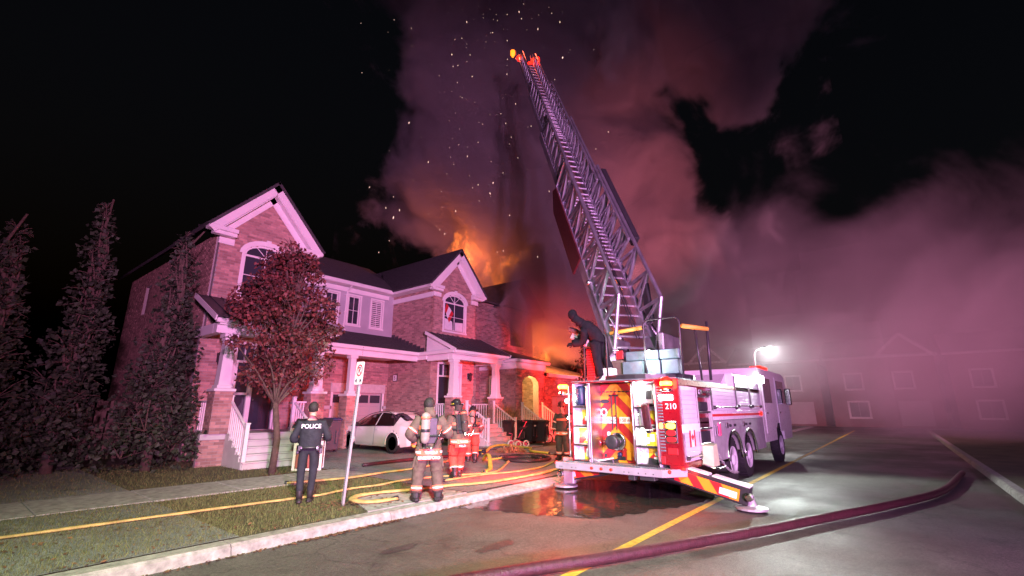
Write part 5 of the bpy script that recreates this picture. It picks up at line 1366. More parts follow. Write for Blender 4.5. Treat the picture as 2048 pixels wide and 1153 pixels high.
def sleeves(p, m, k=1.0):
    for S_ in 'LR':
        a, e, w_ = (Vector(p[q + S_]) for q in ('sh', 'el', 'wr'))
        b = MB(); b.tube(catmull([a.lerp(e, -.12), a.lerp(e, .3), a.lerp(e, .75), e, e.lerp(w_, .45), e.lerp(w_, .9)], 3), [.10 * k] * 4 + [.098 * k] * 3 + [.092 * k] * 3 + [.086 * k] * 3 + [.075 * k] * 3, 12)
        b.build('sleeve', m, p['t'], world=False, smooth=True)
        limb_band(p, 'sh' + S_, 'el' + S_, .72, .10 * k); limb_band(p, 'el' + S_, 'wr' + S_, .82, .080 * k, .045)
def legs(p, m, k=1.0):
    for S_ in 'LR':
        h, kn, an = (Vector(p[q + S_]) for q in ('hip', 'kn', 'an'))
        pts = catmull([h.lerp(kn, -.08), h.lerp(kn, .4), h.lerp(kn, .8), kn, kn.lerp(an, .4), kn.lerp(an, .85)], 3); n = len(pts)
        b = MB(); b.tube(pts, [(.135 - .042 * i / n + .006 * math.sin(i * 1.9)) * k for i in range(n)], 14); lo = b.build('trouser_leg', m, p['t'], world=False, smooth=True)
        limb_band(p, 'kn' + S_, 'an' + S_, .66, .103 * k, .085)
        b = MB(); sx = -1 if S_ == 'L' else 1
        b.obox(h.lerp(kn, .55) + Vector((sx * .115, 0, 0)), (0, 1, 0), (kn - h).normalized(), (1, 0, 0), .15, .2, .045, .015); b.build('pocket', m, lo, world=False)
        b = MB(); to = Vector(p['to' + S_]); b.tube([an + Vector((0, 0, .16)), an + Vector((0, 0, .05)), an - Vector((0, .02, .03))], [.085, .08, .07], 12); d = (to - an); d.z = 0; d.normalize(); r_ = Vector((d.y, -d.x, 0))
        b.obox(an + d * .06 - Vector((0, 0, an.z - .05)), r_, d, UZ, .115, .30, .095, .03); b.build('boot', 'boot', p['t'], world=False, smooth=False)
def air_pack(p, m='tank', tilt=0.0, sx=0.0):
    ch, wa = Vector(p['chest']), Vector(p['waist']); d = (wa - ch).normalized(); bk = Vector((0, -1, 0)); bk = (bk - d * bk.dot(d)).normalized(); r_ = Vector((1, 0, 0))
    c = ch + bk * .235 + d * .02 + r_ * sx
    b = MB(); b.obox(ch + bk * .165 + d * .08, r_, d, bk, .26, .46, .03, .012)
    for s_ in (-.13, .13): b.tube([ch + bk * .17 + r_ * s_ - d * .1, ch - d * .19 + r_ * s_ * .95, ch - bk * .15 + r_ * s_ - d * .05], .022, 6, flat=.4)
    b.tube([wa + Vector((math.cos(R(a)) * .245, math.sin(R(a)) * .195, .02)) for a in range(0, 361, 30)], .026, 6); hn = b.build('harness', 'black_plastic', p['t'], world=False)
    b = MB(); b.lathe(c - d * .27, d, [(.02, 0), (.07, .03), (.083, .08), (.083, .46), (.07, .52), (.03, .55)], 16); tk = b.build('air_cylinder', m, p['t'], world=False, smooth=True)
    b = MB(); b.lathe(c + d * .02, d, [(.087, 0), (.088, .01), (.088, .045), (.087, .055)], 16); b.build('cylinder_band', 'black_plastic', tk, world=False, smooth=True)
    b = MB(); b.lathe(c - d * .2, d, [(.086, 0), (.087, .05)], 16); b.build('cylinder_band', 'band', tk, world=False, smooth=True)
    b = MB(); b.lathe(c + d * .28, d, [(.03, 0), (.035, .06), (.02, .09)], 8); b.ball(c + d * .34 + r_ * .08, .035, 8, 6); b.tube(catmull([c + d * .33, c + d * .36 + r_ * .14, c + d * .2 + r_ * .22, ch + r_ * .26], 4), .012, 6); b.build('valve', 'chrome', tk, world=False)
    return tk
def fire_helmet(p, m='helmet', brim=1.0):
    h = Vector(p['head']); u = p['hu']; f = p['look']; r_ = p['hr']
    b = MB(); n = 20; i0 = 0
    prof = [(.165, .0), (.17, .012), (.128, .022), (.125, .07), (.105, .125), (.06, .155), (.015, .165)]
    for rr, z in prof:
        for j in range(n):
            a = 2 * math.pi * j / n; e = 1 + (.22 if rr > .15 else .1) * max(0, -math.sin(a)) * brim
            b.v.append(h + u * (.03 + z) + r_ * (math.cos(a) * rr * .92) + f * (math.sin(a) * rr * e))
    for i in range(len(prof) - 1):
        for j in range(n): j2 = (j + 1) % n; b.face((i * n + j, i * n + j2, (i + 1) * n + j2, (i + 1) * n + j))
    b.face([(len(prof) - 1) * n + j for j in range(n)]); b.face([j for j in range(n)][::-1])
    ho = b.build('helmet', m, p['t'], world=False, smooth=True)
    b = MB(); b.obox(h + f * .15 + u * .11, r_, u, f, .09, .1, .012, .004); b.build('helmet_shield', 'dark_red_board', ho, world=False)
    for s_ in (-1, 1):
        b = MB(); b.obox(h + r_ * s_ * .112 + u * .07, f, u, r_, .08, .025, .006); b.build('reflective_band', 'yellow_sheet', ho, world=False)
    b = MB(); b.tube([h + u * -.10 - f * .06, h + u * .04 - f * .10], [.09, .115], 14, caps=False); b.build('neck_flap', 'turnout_dark', ho, world=False, smooth=True)
    return ho
def hood(p, m='hair', r=.117):
    h = Vector(p['head']); b = MB(); b.ball(h + p['hu'] * .018, r, 14, 10, (.93, 1.02, 1.08)); o = b.build('cap', m, p['t'], world=False, smooth=True)
    b = MB(); b.tube([Vector(p['neck0']) + Vector((0, 0, -.01)), Vector(p['neck']), h - p['hu'] * .05], [.125, .092, .10], 14); b.build('hood_collar', 'turnout', p['t'], world=False, smooth=True); return o
def tail_text(p, s):
    pel = Vector(p['pelvis'])
    b = MB(); b.obox(pel + Vector((.0, -.197, -.20)), (1, 0, 0), UZ, (0, -1, 0), .38, .075, .01, .003); bo = b.build('name_tail', 'turnout_red', p['t'], world=False)
    text('lettering', s, .07, tuple(pel + Vector((0, -.205, -.20))), (1, 0, 0), UZ, 'band_silver', bo, local=True)

# firefighter standing at the kerb, seen from behind, arms held in front
f1 = person('firefighter with tan air cylinder standing by the kerb with legs apart, seen from behind', (6.14, 6.9, .135), 52,
            dict(elL=(-.36, -.06, 1.17), wrL=(-.22, .14, 1.02), elR=(.37, .02, 1.16), wrR=(.22, .24, 1.16), anL=(-.2, -.02, .1), toL=(-.24, .14, .045), anR=(.2, -.02, .1), toR=(.26, .13, .045), knL=(-.17, .02, .5), knR=(.17, .02, .5), head0=(-.01, .03, 1.61), head=(-.02, .04, 1.69)),
            1.0, ('turnout', 'turnout', 'boot', 'glove', 'hair'), 1.0, look=(.25, 1, -.05), group='firefighters', hooded=True)
turnout_coat(f1); sleeves(f1, 'turnout'); legs(f1, 'turnout'); air_pack(f1, sx=-.09); hood(f1); tail_text(f1, 'BREESEFORD')
b = MB(); b.ball((-.26, .16, .98), .07, 8, 6, (1, .8, 1)); b.build('torch', 'yellow_bar', f1['t'], world=False, smooth=True)
# firefighter walking ahead of him
f2 = person('firefighter in bright red trousers striding towards the porch steps with a dark air cylinder', (8.55, 8.5, .135), 66,
            dict(pelvis=(0, 0, .94), waist=(.0, .05, 1.09), chest=(0, .10, 1.27), neck0=(-.01, .13, 1.42), neck=(-.02, .15, 1.49), head0=(-.03, .18, 1.56), head=(-.03, .19, 1.64), shL=(-.19, .10, 1.37), elL=(-.29, .08, 1.11), wrL=(-.22, .28, 1.0), shR=(.19, .10, 1.37), elR=(.27, .04, 1.1), wrR=(.22, .26, 1.0),
                 hipL=(-.1, 0, .88), knL=(-.11, .14, .5), anL=(-.11, -.02, .10), toL=(-.12, .16, .045), hipR=(.1, 0, .88), knR=(.12, .2, .52), anR=(.12, .3, .12), toR=(.13, .46, .045)),
            1.0, ('turnout', 'turnout_red', 'boot', 'glove', 'skin'), 1.02, look=(-.35, 1, -.15), group='firefighters')
turnout_coat(f2); sleeves(f2, 'turnout'); legs(f2, 'turnout_red'); air_pack(f2, 'turnout_dark', sx=.06); fire_helmet(f2); tail_text(f2, 'FIELD')
f3 = person('firefighter bending forward beside the steps, partly hidden behind the one in red trousers', (11.2, 10.6, .155), 40,
            dict(pelvis=(0, -.05, .92), waist=(.0, .06, 1.06), chest=(0, .2, 1.2), neck0=(0, .3, 1.32), neck=(0, .34, 1.38), head0=(0, .39, 1.44), head=(0, .42, 1.51), shL=(-.19, .22, 1.27), elL=(-.25, .3, 1.0), wrL=(-.2, .48, .9), shR=(.19, .22, 1.27), elR=(.27, .28, 1.0), wrR=(.22, .46, .88),
                 hipL=(-.1, -.05, .86), knL=(-.11, .14, .5), anL=(-.11, .1, .10), toL=(-.12, .28, .045), hipR=(.1, -.05, .86), knR=(.12, .02, .48), anR=(.12, -.22, .12), toR=(.13, -.06, .045)),
            1.0, ('turnout', 'turnout_red', 'boot', 'glove', 'skin'), 1.0, look=(0, 1, -.3), group='firefighters')
turnout_coat(f3, hem=.84); sleeves(f3, 'turnout'); legs(f3, 'turnout_red'); air_pack(f3); fire_helmet(f3)
f4 = person('firefighter in helmet standing beside the left rear corner of the truck', (13.6, 8.75, .13), 190, None, 1.0, ('turnout_dark', 'turnout_dark', 'boot', 'glove', 'skin'), 1.0, look=(0, 1, -.1), group='firefighters')
turnout_coat(f4, 'turnout_dark'); sleeves(f4, 'turnout_dark'); legs(f4, 'turnout_dark'); fire_helmet(f4, 'turnout_dark')
# police officer on the lawn
p1 = person('police officer in dark uniform seen from behind on the grass at left', (4.66, 8.45, .135), 58,
            dict(elL=(-.30, .0, 1.14), wrL=(-.16, .2, 1.06), elR=(.31, .02, 1.15), wrR=(.24, .25, 1.12), anL=(-.09, -.02, .1), toL=(-.11, .15, .045), knL=(-.11, .02, .5), anR=(.08, .03, .1), toR=(.10, .2, .045), knR=(.1, .03, .5)), .98, ('police_cloth', 'police_cloth', 'boot', 'skin', 'skin'), .965, look=(.1, 1, 0))
hair(p1)
b = MB(); n = 20
for z, x_, y_ in ((1.47, .10, .09), (1.42, .2, .12), (1.3, .215, .15), (1.12, .195, .145), (1.0, .195, .145)):
    for j in range(n): a = 2 * math.pi * j / n; b.v.append(Vector((math.cos(a) * x_, -.015 + math.sin(a) * y_, z)))
for i in range(4):
    for j in range(n): j2 = (j + 1) % n; b.face((i * n + j, i * n + j2, (i + 1) * n + j2, (i + 1) * n + j))
vest = b.build('vest', 'police_cloth', p1['t'], world=False, smooth=True)
text('lettering', 'POLICE', .105, (0, -.172, 1.36), (1, 0, 0), UZ, 'band_silver', vest, local=True)
b = MB(); b.tube([(math.cos(R(a)) * .2, math.sin(R(a)) * .15, .98) for a in range(0, 361, 20)], .03, 8, flat=.9); bl = b.build('belt', 'black_plastic', p1['t'], world=False, smooth=True)
for x_, y_, s_ in ((.2, -.03, .05), (.15, -.13, .04), (-.17, -.1, .04), (-.2, .02, .05)):
    b = MB(); b.box((x_ - .03, y_ - .025, .86 if abs(x_) > .18 else .92), (x_ + .03, y_ + .025, 1.02), .012); b.build('pouch', 'black_metal', bl, world=False)
b = MB(); b.box((.12, -.16, .96), (.15, -.155, 1.0), .003); b.box((-.15, -.16, .96), (-.12, -.155, 1.0), .003); b.build('buckle', 'chrome', bl, world=False)
for S_ in 'LR':
    b = MB(); an = Vector(p1['an' + S_]); to = Vector(p1['to' + S_]); d = to - an; d.z = 0; d.normalize(); b.obox(an + d * .06 - Vector((0, 0, an.z - .045)), (d.y, -d.x, 0), d, UZ, .10, .28, .085, .03); b.build('boot', 'boot', p1['t'], world=False)
    limb_ = MB(); a, e, w_ = (Vector(p1[q + S_]) for q in ('sh', 'el', 'wr')); limb_.tube(catmull([a.lerp(e, -.1), a.lerp(e, .5), e, e.lerp(w_, .3)], 4), .068, 10); limb_.build('sleeve', 'police_cloth', p1['t'], world=False, smooth=True)
# man on the turntable, leaning over to the left
m1 = person('man in dark clothes on the turntable of the truck leaning over to the left', (9.98, 5.32, 2.372), 62,
            dict(pelvis=(-.02, .02, .94), waist=(-.10, .05, 1.08), chest=(-.27, .09, 1.22), neck0=(-.40, .12, 1.32), neck=(-.46, .13, 1.37), head0=(-.52, .15, 1.42), head=(-.57, .16, 1.48), shL=(-.38, .0, 1.16), elL=(-.33, .16, .90), wrL=(-.48, .34, .86), shR=(-.18, .12, 1.33), elR=(-.12, .26, 1.07), wrR=(-.3, .4, .98),
                 hipL=(-.11, 0, .88), knL=(-.06, .02, .48), anL=(.0, -.02, .1), toL=(-.04, .14, .045), hipR=(.08, .02, .89), knR=(.2, .06, .5), anR=(.30, .02, .22), toR=(.40, .14, .2)), 1.04, ('dark_cloth', 'dark_cloth', 'boot', 'dark_cloth', 'dark_cloth'), 1.06, look=(-.6, 1, -.3), hooded=True)
hood(m1, 'dark_cloth', .112); m1['t'].children[-1].data.materials.clear(); m1['t'].children[-1].data.materials.append(M['dark_cloth'])
b = MB(); b.tube(catmull([Vector(m1['pelvis']) + Vector((0, 0, -.06)), m1['pelvis'], m1['waist'], m1['chest'], m1['neck0']], 4), [.21] * 4 + [.205] * 4 + [.205] * 4 + [.2, .18, .15, .13, .12], 16, flat=.8); b.build('jacket', 'dark_cloth', m1['t'], world=False, smooth=True)
for S_ in 'LR':
    h, kn, an = (Vector(m1[q + S_]) for q in ('hip', 'kn', 'an')); b = MB(); b.tube(catmull([h, h.lerp(kn, .5), kn, kn.lerp(an, .5), an + (kn - an) * .05], 3), [.13, .128, .122, .115, .11, .106, .1, .097, .095, .093, .09, .088, .085], 12); b.build('trouser_leg', 'dark_cloth', m1['t'], world=False, smooth=True)
    a, e, w_ = (Vector(m1[q + S_]) for q in ('sh', 'el', 'wr')); b = MB(); b.tube(catmull([a, e, w_], 4), .085, 10); b.build('sleeve', 'dark_cloth', m1['t'], world=False, smooth=True)

# ------------------------------------------------------------------ white sedan in the driveway, nose to the garage
CAR = thing('sedan', 'white sedan parked in the driveway with its nose to the garage', 'car', (11.85, 14.25, zg(15.5) + .015), 0)
def car_build(root):
    # local: +y forward; stations (y, z_sill, z_belt, z_roof, half width, roof half width)
    st = [(-.98, .42, .74, .80, .60, .50), (-.9, .32, .84, .93, .74, .6), (-.7, .24, .90, 1.0, .86, .66), (-.35, .2, .93, 1.12, .91, .63), (.1, .2, .92, 1.30, .92, .585), (.5, .2, .91, 1.40, .92, .57), (1.05, .2, .90, 1.435, .92, .57), (1.6, .2, .88, 1.39, .92, .575), (2.1, .2, .87, 1.20, .92, .61), (2.5, .2, .87, .99, .915, .68), (2.9, .2, .86, .92, .905, .72), (3.4, .22, .80, .84, .88, .66), (3.65, .27, .70, .74, .80, .58), (3.76, .36, .58, .62, .66, .5)]
    ys = [q[0] for q in st]
    def ev(y):
        i = max(0, min(len(st) - 2, sum(1 for q in ys if q <= y) - 1)); f = (y - ys[i]) / (ys[i + 1] - ys[i]); f = f * f * (3 - 2 * f) * .35 + f * .65
        return [st[i][k] + (st[i + 1][k] - st[i][k]) * f for k in range(6)]
    N = 220; ring = []
    b = MB()
    for i in range(N + 1):
        y = ys[0] + (ys[-1] - ys[0]) * i / N; _, zs, zb, zr, w_, wr = ev(y)
        half = [(w_ * .55, zs - .02), (w_ * .93, zs), (w_ * .985, zs + .12), (w_, zs + (zb - zs) * .5), (w_ * .985, zs + (zb - zs) * .78), (w_ * .955, zb), (w_ * .955 * .35 + wr * .65 + .0, zb + (zr - zb) * .62), (wr, zb + (zr - zb) * .9), (wr * .82, zr), (wr * .4, zr + .012)]
        fine = []
        for q in range(9):
            for r_ in range(3): fine.append((half[q][0] + (half[q + 1][0] - half[q][0]) * r_ / 3, half[q][1] + (half[q + 1][1] - half[q][1]) * r_ / 3))
        fine.append(half[9]); half = []
        for x, z in fine:   # wheel wells pushed into the shell
            for wy in (0.0, 2.72):
                if math.hypot(y - wy, z - .33) < .372 and x > .5: x = .56
            half.append((x, z))
        pts = [(x, y, z) for x, z in half] + [(-x, y, z) for x, z in half[::-1]]
        ring.append([len(b.v) + k for k in range(len(pts))]); b.v.extend(Vector(p) for p in pts)
    K = len(ring[0])
    glass = []
    for i in range(N):
        yc = ys[0] + (ys[-1] - ys[0]) * (i + .5) / N
        for k in range(K):
            k2 = (k + 1) % K; f = (ring[i][k], ring[i][k2], ring[i + 1][k2], ring[i + 1][k]); kk = min(k, K - 2 - k) // 3 if k < K - 1 and k != 27 else 99
            b.face(f)
            if kk in (5, 6) and .0 < yc < 2.4 and not (1.06 < yc < 1.14): glass.append(('side', f, k < K / 2))
            if kk in (7, 8, 9) and (1.75 < yc < 2.55): glass.append(('windscreen', f, 0))
            if kk in (7, 8, 9) and (-.42 < yc < .32): glass.append(('rear_window', f, 0))
    b.face(ring[0][::-1]); b.face(ring[-1])
    body = b.build('body', 'car_paint', root, world=False, smooth=True); fixn(body)
    for y in (0.0, 2.72):
        for s_ in (-1, 1):
            w = MB(); w.tube([(s_ * .925, y + math.cos(R(a)) * .378, .33 + math.sin(R(a)) * .378) for a in range(-12, 193, 8)], .022, 7, up=(1, 0, 0)); w.build('arch_lip', 'car_paint', root, world=False, smooth=True)
            w = MB(); w.cyl((s_ * .58, y, .33), (s_ * .905, y, .33), .365, n=32, caps=False); w.build('arch_liner', 'rubber', root, world=False)
    body.data.name = 'body'; body.data.set_sharp_from_angle(angle=R(38))
    groups = {}
    for kind, f, sd in glass: groups.setdefault((kind, (sd, kind == 'side' and b.v[f[0]].y > 1.1)), []).append(f)
    for (kind, sd), fs in groups.items():
        g = MB(); 
        for f in fs:
            q = [b.v[i] for i in f]; nn = (q[1] - q[0]).cross(q[3] - q[0]);
            if nn.length < 1e-9: continue
            nn.normalize(); c = sum(q, Vector()) / 4
            if nn.dot(c - Vector((0, c.y, .8))) < 0: nn = -nn
            g.add([p + nn * .006 for p in q], [(0, 1, 2, 3)])
        g.build('side_window' if kind == 'side' else kind, 'glass_car', root, world=False, smooth=True)
    for s_ in (-1, 1):
        g = MB(); g.tube(catmull([(s_ * .885, -.02, .955), (s_ * .80, .1, 1.16), (s_ * .655, .5, 1.385), (s_ * .60, 1.1, 1.425), (s_ * .65, 1.75, 1.33), (s_ * .79, 2.2, 1.09), (s_ * .875, 2.45, .93)], 5), .012, 6); g.build('window_trim', 'black_plastic', root, world=False)
        g = MB(); g.beam((s_ * .895, .12, .935), (s_ * .885, 2.66, .895), .016, .03); g.build('window_trim', 'black_plastic', root, world=False)
        for yy in (.95, 1.95):
            g = MB(); g.box((s_ * .915, yy - .09, .77), (s_ * .945, yy + .09, .795), .008); g.build('door_handle', 'car_paint', root, world=False)
        for yy in (1.1, 2.28):
            g = MB(); g.tube([(s_ * .93, yy, .25), (s_ * .926, yy, .6), (s_ * .885, yy, .91)], .006, 5); g.build('door_gap', 'black_plastic', root, world=False)
        g = MB(); g.obox((s_ * 1.02, 2.1, .97), (1, 0, 0), (0, 1, 0), UZ, .18, .1, .13, .035); g.beam((s_ * .88, 2.16, .93), (s_ * .97, 2.1, .94), .05, .03); g.build('mirror', 'black_plastic', root, world=False)
        g = MB(); g.obox((s_ * .62, -.90, .84), Vector((1, s_ * .35, 0)).normalized(), Vector((-s_ * .35, 1, 0)).normalized(), UZ, .36, .06, .1, .02); g.build('tail_lamp', 'red_sheet', root, world=False)
        g = MB(); g.obox((s_ * .62, 3.66, .66), Vector((1, -s_ * .4, 0)).normalized(), Vector((s_ * .4, 1, 0)).normalized(), UZ, .34, .08, .1, .025); g.build('headlight', 'chrome', root, world=False)
        for y in (0.0, 2.72):
            t_ = MB(); t_.lathe((s_ * .70, y, .325), (s_, 0, 0), [(.215, .0), (.3, .0), (.325, .04), (.325, .18), (.3, .215), (.232, .21)], 28, caps=False); w = t_.build('wheel', 'rubber', root, world=False, smooth=True)
            r = MB(); r.lathe((s_ * .87, y, .325), (s_, 0, 0), [(.232, .03), (.225, .03), (.215, -.02), (.2, -.06), (.03, -.05)], 26); r.build('rim', 'black_metal', w, world=False, smooth=True)
            for k in range(5):
                a = 2 * math.pi * k / 5 + .3; e = MB()
                for o_ in (-.12, .12): e.beam((s_ * .885, y + math.cos(a) * .03, .325 + math.sin(a) * .03), (s_ * .89, y + math.cos(a + o_) * .215, .325 + math.sin(a + o_) * .215), .034, .02, up=(s_, 0, 0), ch=.005)
                e.build('spoke', 'aluminium', w, world=False)
            r = MB(); r.lathe((s_ * .86, y, .325), (s_, 0, 0), [(.045, 0), (.045, .03), (.02, .04)], 10); r.build('hub', 'black_metal', w, world=False)
    g = MB(); g.obox((0, -.99, .55), (1, 0, 0), (0, 1, 0), UZ, .52, .015, .12, .004); g.build('plate', 'white_sheet', root, world=False)
    g = MB(); g.box((-.7, -1.0, .3), (.7, -.86, .46), .05); g.build('bumper', 'black_plastic', root, world=False)
    g = MB(); g.obox((0, -.2, 1.24), (1, 0, 0), Vector((0, 1, .3)).normalized(), Vector((0, -.3, 1)).normalized(), .05, .16, .05, .015); g.build('antenna', 'black_plastic', root, world=False)
car_build(CAR)
# ------------------------------------------------------------------ street furniture, hoses, bins, toys, plants
S = thing('parking_sign', 'no-parking sign on a leaning perforated post in the grass', 'sign', (4.99, 7.78, .12))
b0 = Vector((4.99, 7.78, .1)); tp = Vector((5.1, 7.72, 2.38)); dv = (tp - b0).normalized()
FR = Vector((-.1, -1, 0)).normalized(); FU = dv; FRp = (FR - FU * FR.dot(FU)).normalized(); FN = FRp.cross(FU)
b = MB(); b.obox((b0 + tp) / 2, FRp, FU, FN, .05, (tp - b0).length, .018); b.obox((b0 + tp) / 2 + FRp * .026 - FN * .012, FRp, FU, FN, .01, (tp - b0).length, .03); b.obox((b0 + tp) / 2 - FRp * .026 - FN * .012, FRp, FU, FN, .01, (tp - b0).length, .03); po = b.build('post', 'galv', S)
b = MB()
for i in range(84):
    c = b0 + dv * (.2 + i * .034) + FN * .0095; b.prism([(math.cos(R(a)) * .008, math.sin(R(a)) * .008) for a in range(0, 360, 60)], c, FRp, FU, FN, .002)
hp = b.build('hole', 'black_print', po); hp['kind'] = 'stuff'
so = tp + dv * .02; W_, H_ = .30, .42
rr = [(math.copysign(W_ / 2 - .03, x) + .03 * math.cos(R(a)), math.copysign(H_ / 2 - .03, y) + .03 * math.sin(R(a))) for x, y, a0 in ((1, 1, 0), (-1, 1, 90), (-1, -1, 180), (1, -1, 270)) for a in (a0, a0 + 45, a0 + 90)]
b = MB(); b.prism(rr, so + FN * .02, FRp, FU, FN, .004); pl = b.build('sign_plate', 'white_sheet', S)
def ringp(r0, r1, c, m, k=28):
    b = MB()
    for i in range(k):
        a0, a1 = 2 * math.pi * i / k, 2 * math.pi * (i + 1) / k
        q = [(math.cos(a0) * r0, math.sin(a0) * r0), (math.cos(a0) * r1, math.sin(a0) * r1), (math.cos(a1) * r1, math.sin(a1) * r1), (math.cos(a1) * r0, math.sin(a1) * r0)]
        b.add([c + FRp * x + FU * y for x, y in q], [(0, 1, 2, 3)])
    return b.build('ring', m, pl)
cc = so + FN * .0215 + FU * .05; ringp(.085, .108, cc, 'red_print'); text('letter', 'P', .16, cc, FRp, FU, 'black_print', pl)
b = MB(); e = (FRp - FU).normalized(); f_ = (FRp + FU).normalized(); b.obox(cc + FN * .001, e, f_, FN, .19, .02, .001); b.build('slash', 'red_print', pl)
for s_ in (-1, 1):
    b = MB(); c = so + FN * .0215 - FU * .14 + FRp * s_ * .075; b.add([c + FRp * s_ * .045, c - FRp * s_ * .02 + FU * .04, c - FRp * s_ * .02 - FU * .04], [(0, 1, 2)]); b.build('arrow', 'black_print', pl)

def hose(label, pts, r, m, flat=1.0, z=None, name='fire_hose', k=8, n=10, group='fire hoses on the ground', coup=True, twist=None):
    t_ = thing(name, label, 'fire hose', (pts[0][0], pts[0][1], 0), group=group)
    P = []
    for q in pts:
        zz = q[2] if len(q) > 2 else max(zg(q[1]), .0) + (.13 if 6.9 < q[1] < 7 else 0) + r * flat + .018
        P.append((q[0], q[1], zz))
    c = catmull(P, k); rh = random.Random(len(label) * 7 + len(pts))
    if flat < .9:
        c = [q + Vector((rh.uniform(-1, 1), rh.uniform(-1, 1), 0)) * .012 for q in c]
    b = MB(); b.tube(c, [r * (1 + (.16 if flat < .9 else .03) * rh.uniform(-1, 1)) for i in range(len(c))], n, flat=flat); b.build('hose_body', m, t_, smooth=True)
    if coup:
        for a, e in ((c[0], c[1]), (c[-1], c[-2])):
            d = (e - a).normalized(); b = MB(); b.lathe(a - d * .04, d, [(r * .5, 0), (r * .7, .01), (r * .7, .07), (r * .5, .08), (r * .5, .14)], 12); b.build('coupling', 'black_metal', t_, smooth=True)
    return t_
hose('thick dark red supply hose lying across the road in front', [(2.6, 3.97), (3.4, 3.8), (4.21, 3.47), (4.7, 3.23), (5.22, 2.96), (5.97, 2.61), (6.85, 2.22), (7.93, 1.74), (9.4, 1.15), (11.5, .3), (14, -.5), (18, -1.1)], .068, 'hose_maroon', z=0, n=14)
hose('flat yellow hose looping over the grass and slab by the kerb', [(5.82, 7.36), (5.45, 7.40), (5.24, 7.6), (5.3, 7.95), (5.57, 8.15), (6.03, 8.13), (6.69, 7.87), (7.49, 7.69), (8.09, 7.42), (8.84, 7.3), (10.24, 7.3), (11.4, 7.5)], .07, 'hose_yellow', .42)
hose('thin pale yellow hose along the lawn past the officer', [(-3.0, 9.3), (0.6, 9.15), (3.2, 9.0), (4.71, 8.86), (5.18, 8.84), (5.93, 9.01), (6.64, 8.97), (7.27, 9.1), (8.08, 8.99), (8.88, 8.69), (9.71, 8.42), (10.69, 8.9), (12.12, 9.83)], .042, 'hose_yellow', .5)
hose('orange-yellow hose running behind the standing firefighter to the driveway', [(5.4, 10.6), (5.87, 10.49), (6.71, 10.3), (7.89, 10.45), (9.0, 10.5), (10.66, 11.1), (12.05, 11.69)], .065, 'hose_yellow', .4)
hose('pale hose stretched from the walking firefighter to the truck', [(7.93, 8.35), (9.31, 8.3), (10.15, 8.05), (11.43, 8.1), (13.03, 8.7)], .05, 'hose_yellow', .42)
hose('lime yellow hose lying over the straw heap in front of the steps', [(12.8, 11.65), (13.7, 12.2), (14.6, 12.7, .32), (15.4, 12.75, .34), (16.0, 12.6), (15.9, 11.8), (14.9, 11.0), (14.78, 10.12)], .055, 'hose_lime', .8)
hose('kinked yellow hose curling near the puddle of dark hoses', [(9.6, 8.6), (10.4, 9.1), (11.2, 9.9, .42), (11.6, 10.4), (12.4, 10.4)], .06, 'hose_lime', .5)
hose('black hose coiled on the driveway apron by the truck', [(12.55, 10.56), (13.48, 10.22), (13.6, 9.4), (13.0, 8.95), (12.2, 9.1), (12.0, 9.8), (12.5, 10.2), (13.2, 9.8), (13.1, 9.3)], .05, 'hose_black')
hose('dark red hose running along the driveway to the nozzle', [(8.2, 11.9), (9.6, 12.0), (10.9, 11.9), (12.0, 11.9), (12.7, 11.8)], .05, 'hose_maroon')  # maroon paints in the red light falling on this hose
N_ = thing('hose_nozzle', 'black hose nozzle with branch pipe on the driveway near the steps', 'nozzle', (12.75, 11.75, zg(11.7) + .02))
b = MB(); b.lathe((12.6, 11.75, .28), (1, -.25, .05), [(.04, 0), (.05, .1), (.04, .25), (.065, .34), (.08, .42), (.06, .43)], 12); b.build('barrel', 'black_plastic', N_, smooth=True)
b = MB(); b.tube([(12.72, 11.72, .24), (12.7, 11.7, .17)], .025, 6); b.build('grip', 'black_plastic', N_); b = MB(); b.box((12.66, 11.66, .33), (12.86, 11.7, .36), .01); b.build('bail', 'yellow_sheet', N_)

def wheelie_bin(label, x, y, rz, m='bin_black', lid='bin_black', h=1.0, tagm=None):
    t_ = thing('wheeled_bin', label, 'bin', (x, y, zg(y) + .01), rz, 'household bins')
    b = MB(); vs = []
    for z, a, d in ((.1, .22, .24), (h - .05, .28, .32)): vs += [(-a, -d, z), (a, -d, z), (a, d, z), (-a, d, z)]
    b.add(vs, [(0, 3, 2, 1), (4, 5, 6, 7), (0, 1, 5, 4), (1, 2, 6, 5), (2, 3, 7, 6), (3, 0, 4, 7)]); b.box((-.3, -.34, h - .1), (.3, .34, h - .04), .012); b.build('tub', m, t_, world=False)
    b = MB(); b.box((-.31, -.37, h - .035), (.31, .36, h + .02), .02); b.box((-.26, -.3, h + .02), (.26, .3, h + .05), .02); b.build('lid', lid, t_, world=False)
    for s_ in (-1, 1):
        b = MB(); b.lathe((s_ * .2, .26, .1), (s_, 0, 0), [(.1, 0), (.1, .05), (.04, .06)], 14); b.build('wheel', 'rubber', t_, world=False)
    b = MB(); b.tube([(-.22, .38, h - .08), (.22, .38, h - .08)], .018, 8); b.build('handle', m, t_, world=False)
    for i in (-1, 1):
        b = MB(); b.box((i * .15 - .04, -.345, .3), (i * .15 + .04, -.3, .75), .01); b.build('rib', m, t_, world=False)
    if tagm:
        b = MB(); b.obox((.02, -.318, h - .2), (1, 0, 0), UZ, (0, -1, 0), .16, .07, .03, .003); b.build('label_plate', tagm, t_, world=False)
    return t_
wheelie_bin('tall dark bin standing closest to the porch stair rail', 17.45, 14.0, R(-10))
wheelie_bin('wide black bin with pale sticker, middle of the three by the steps', 18.25, 13.6, R(8), tagm='white_sheet')
wheelie_bin('black bin nearest the small bicycle', 18.85, 13.35, R(14), tagm='band_silver')
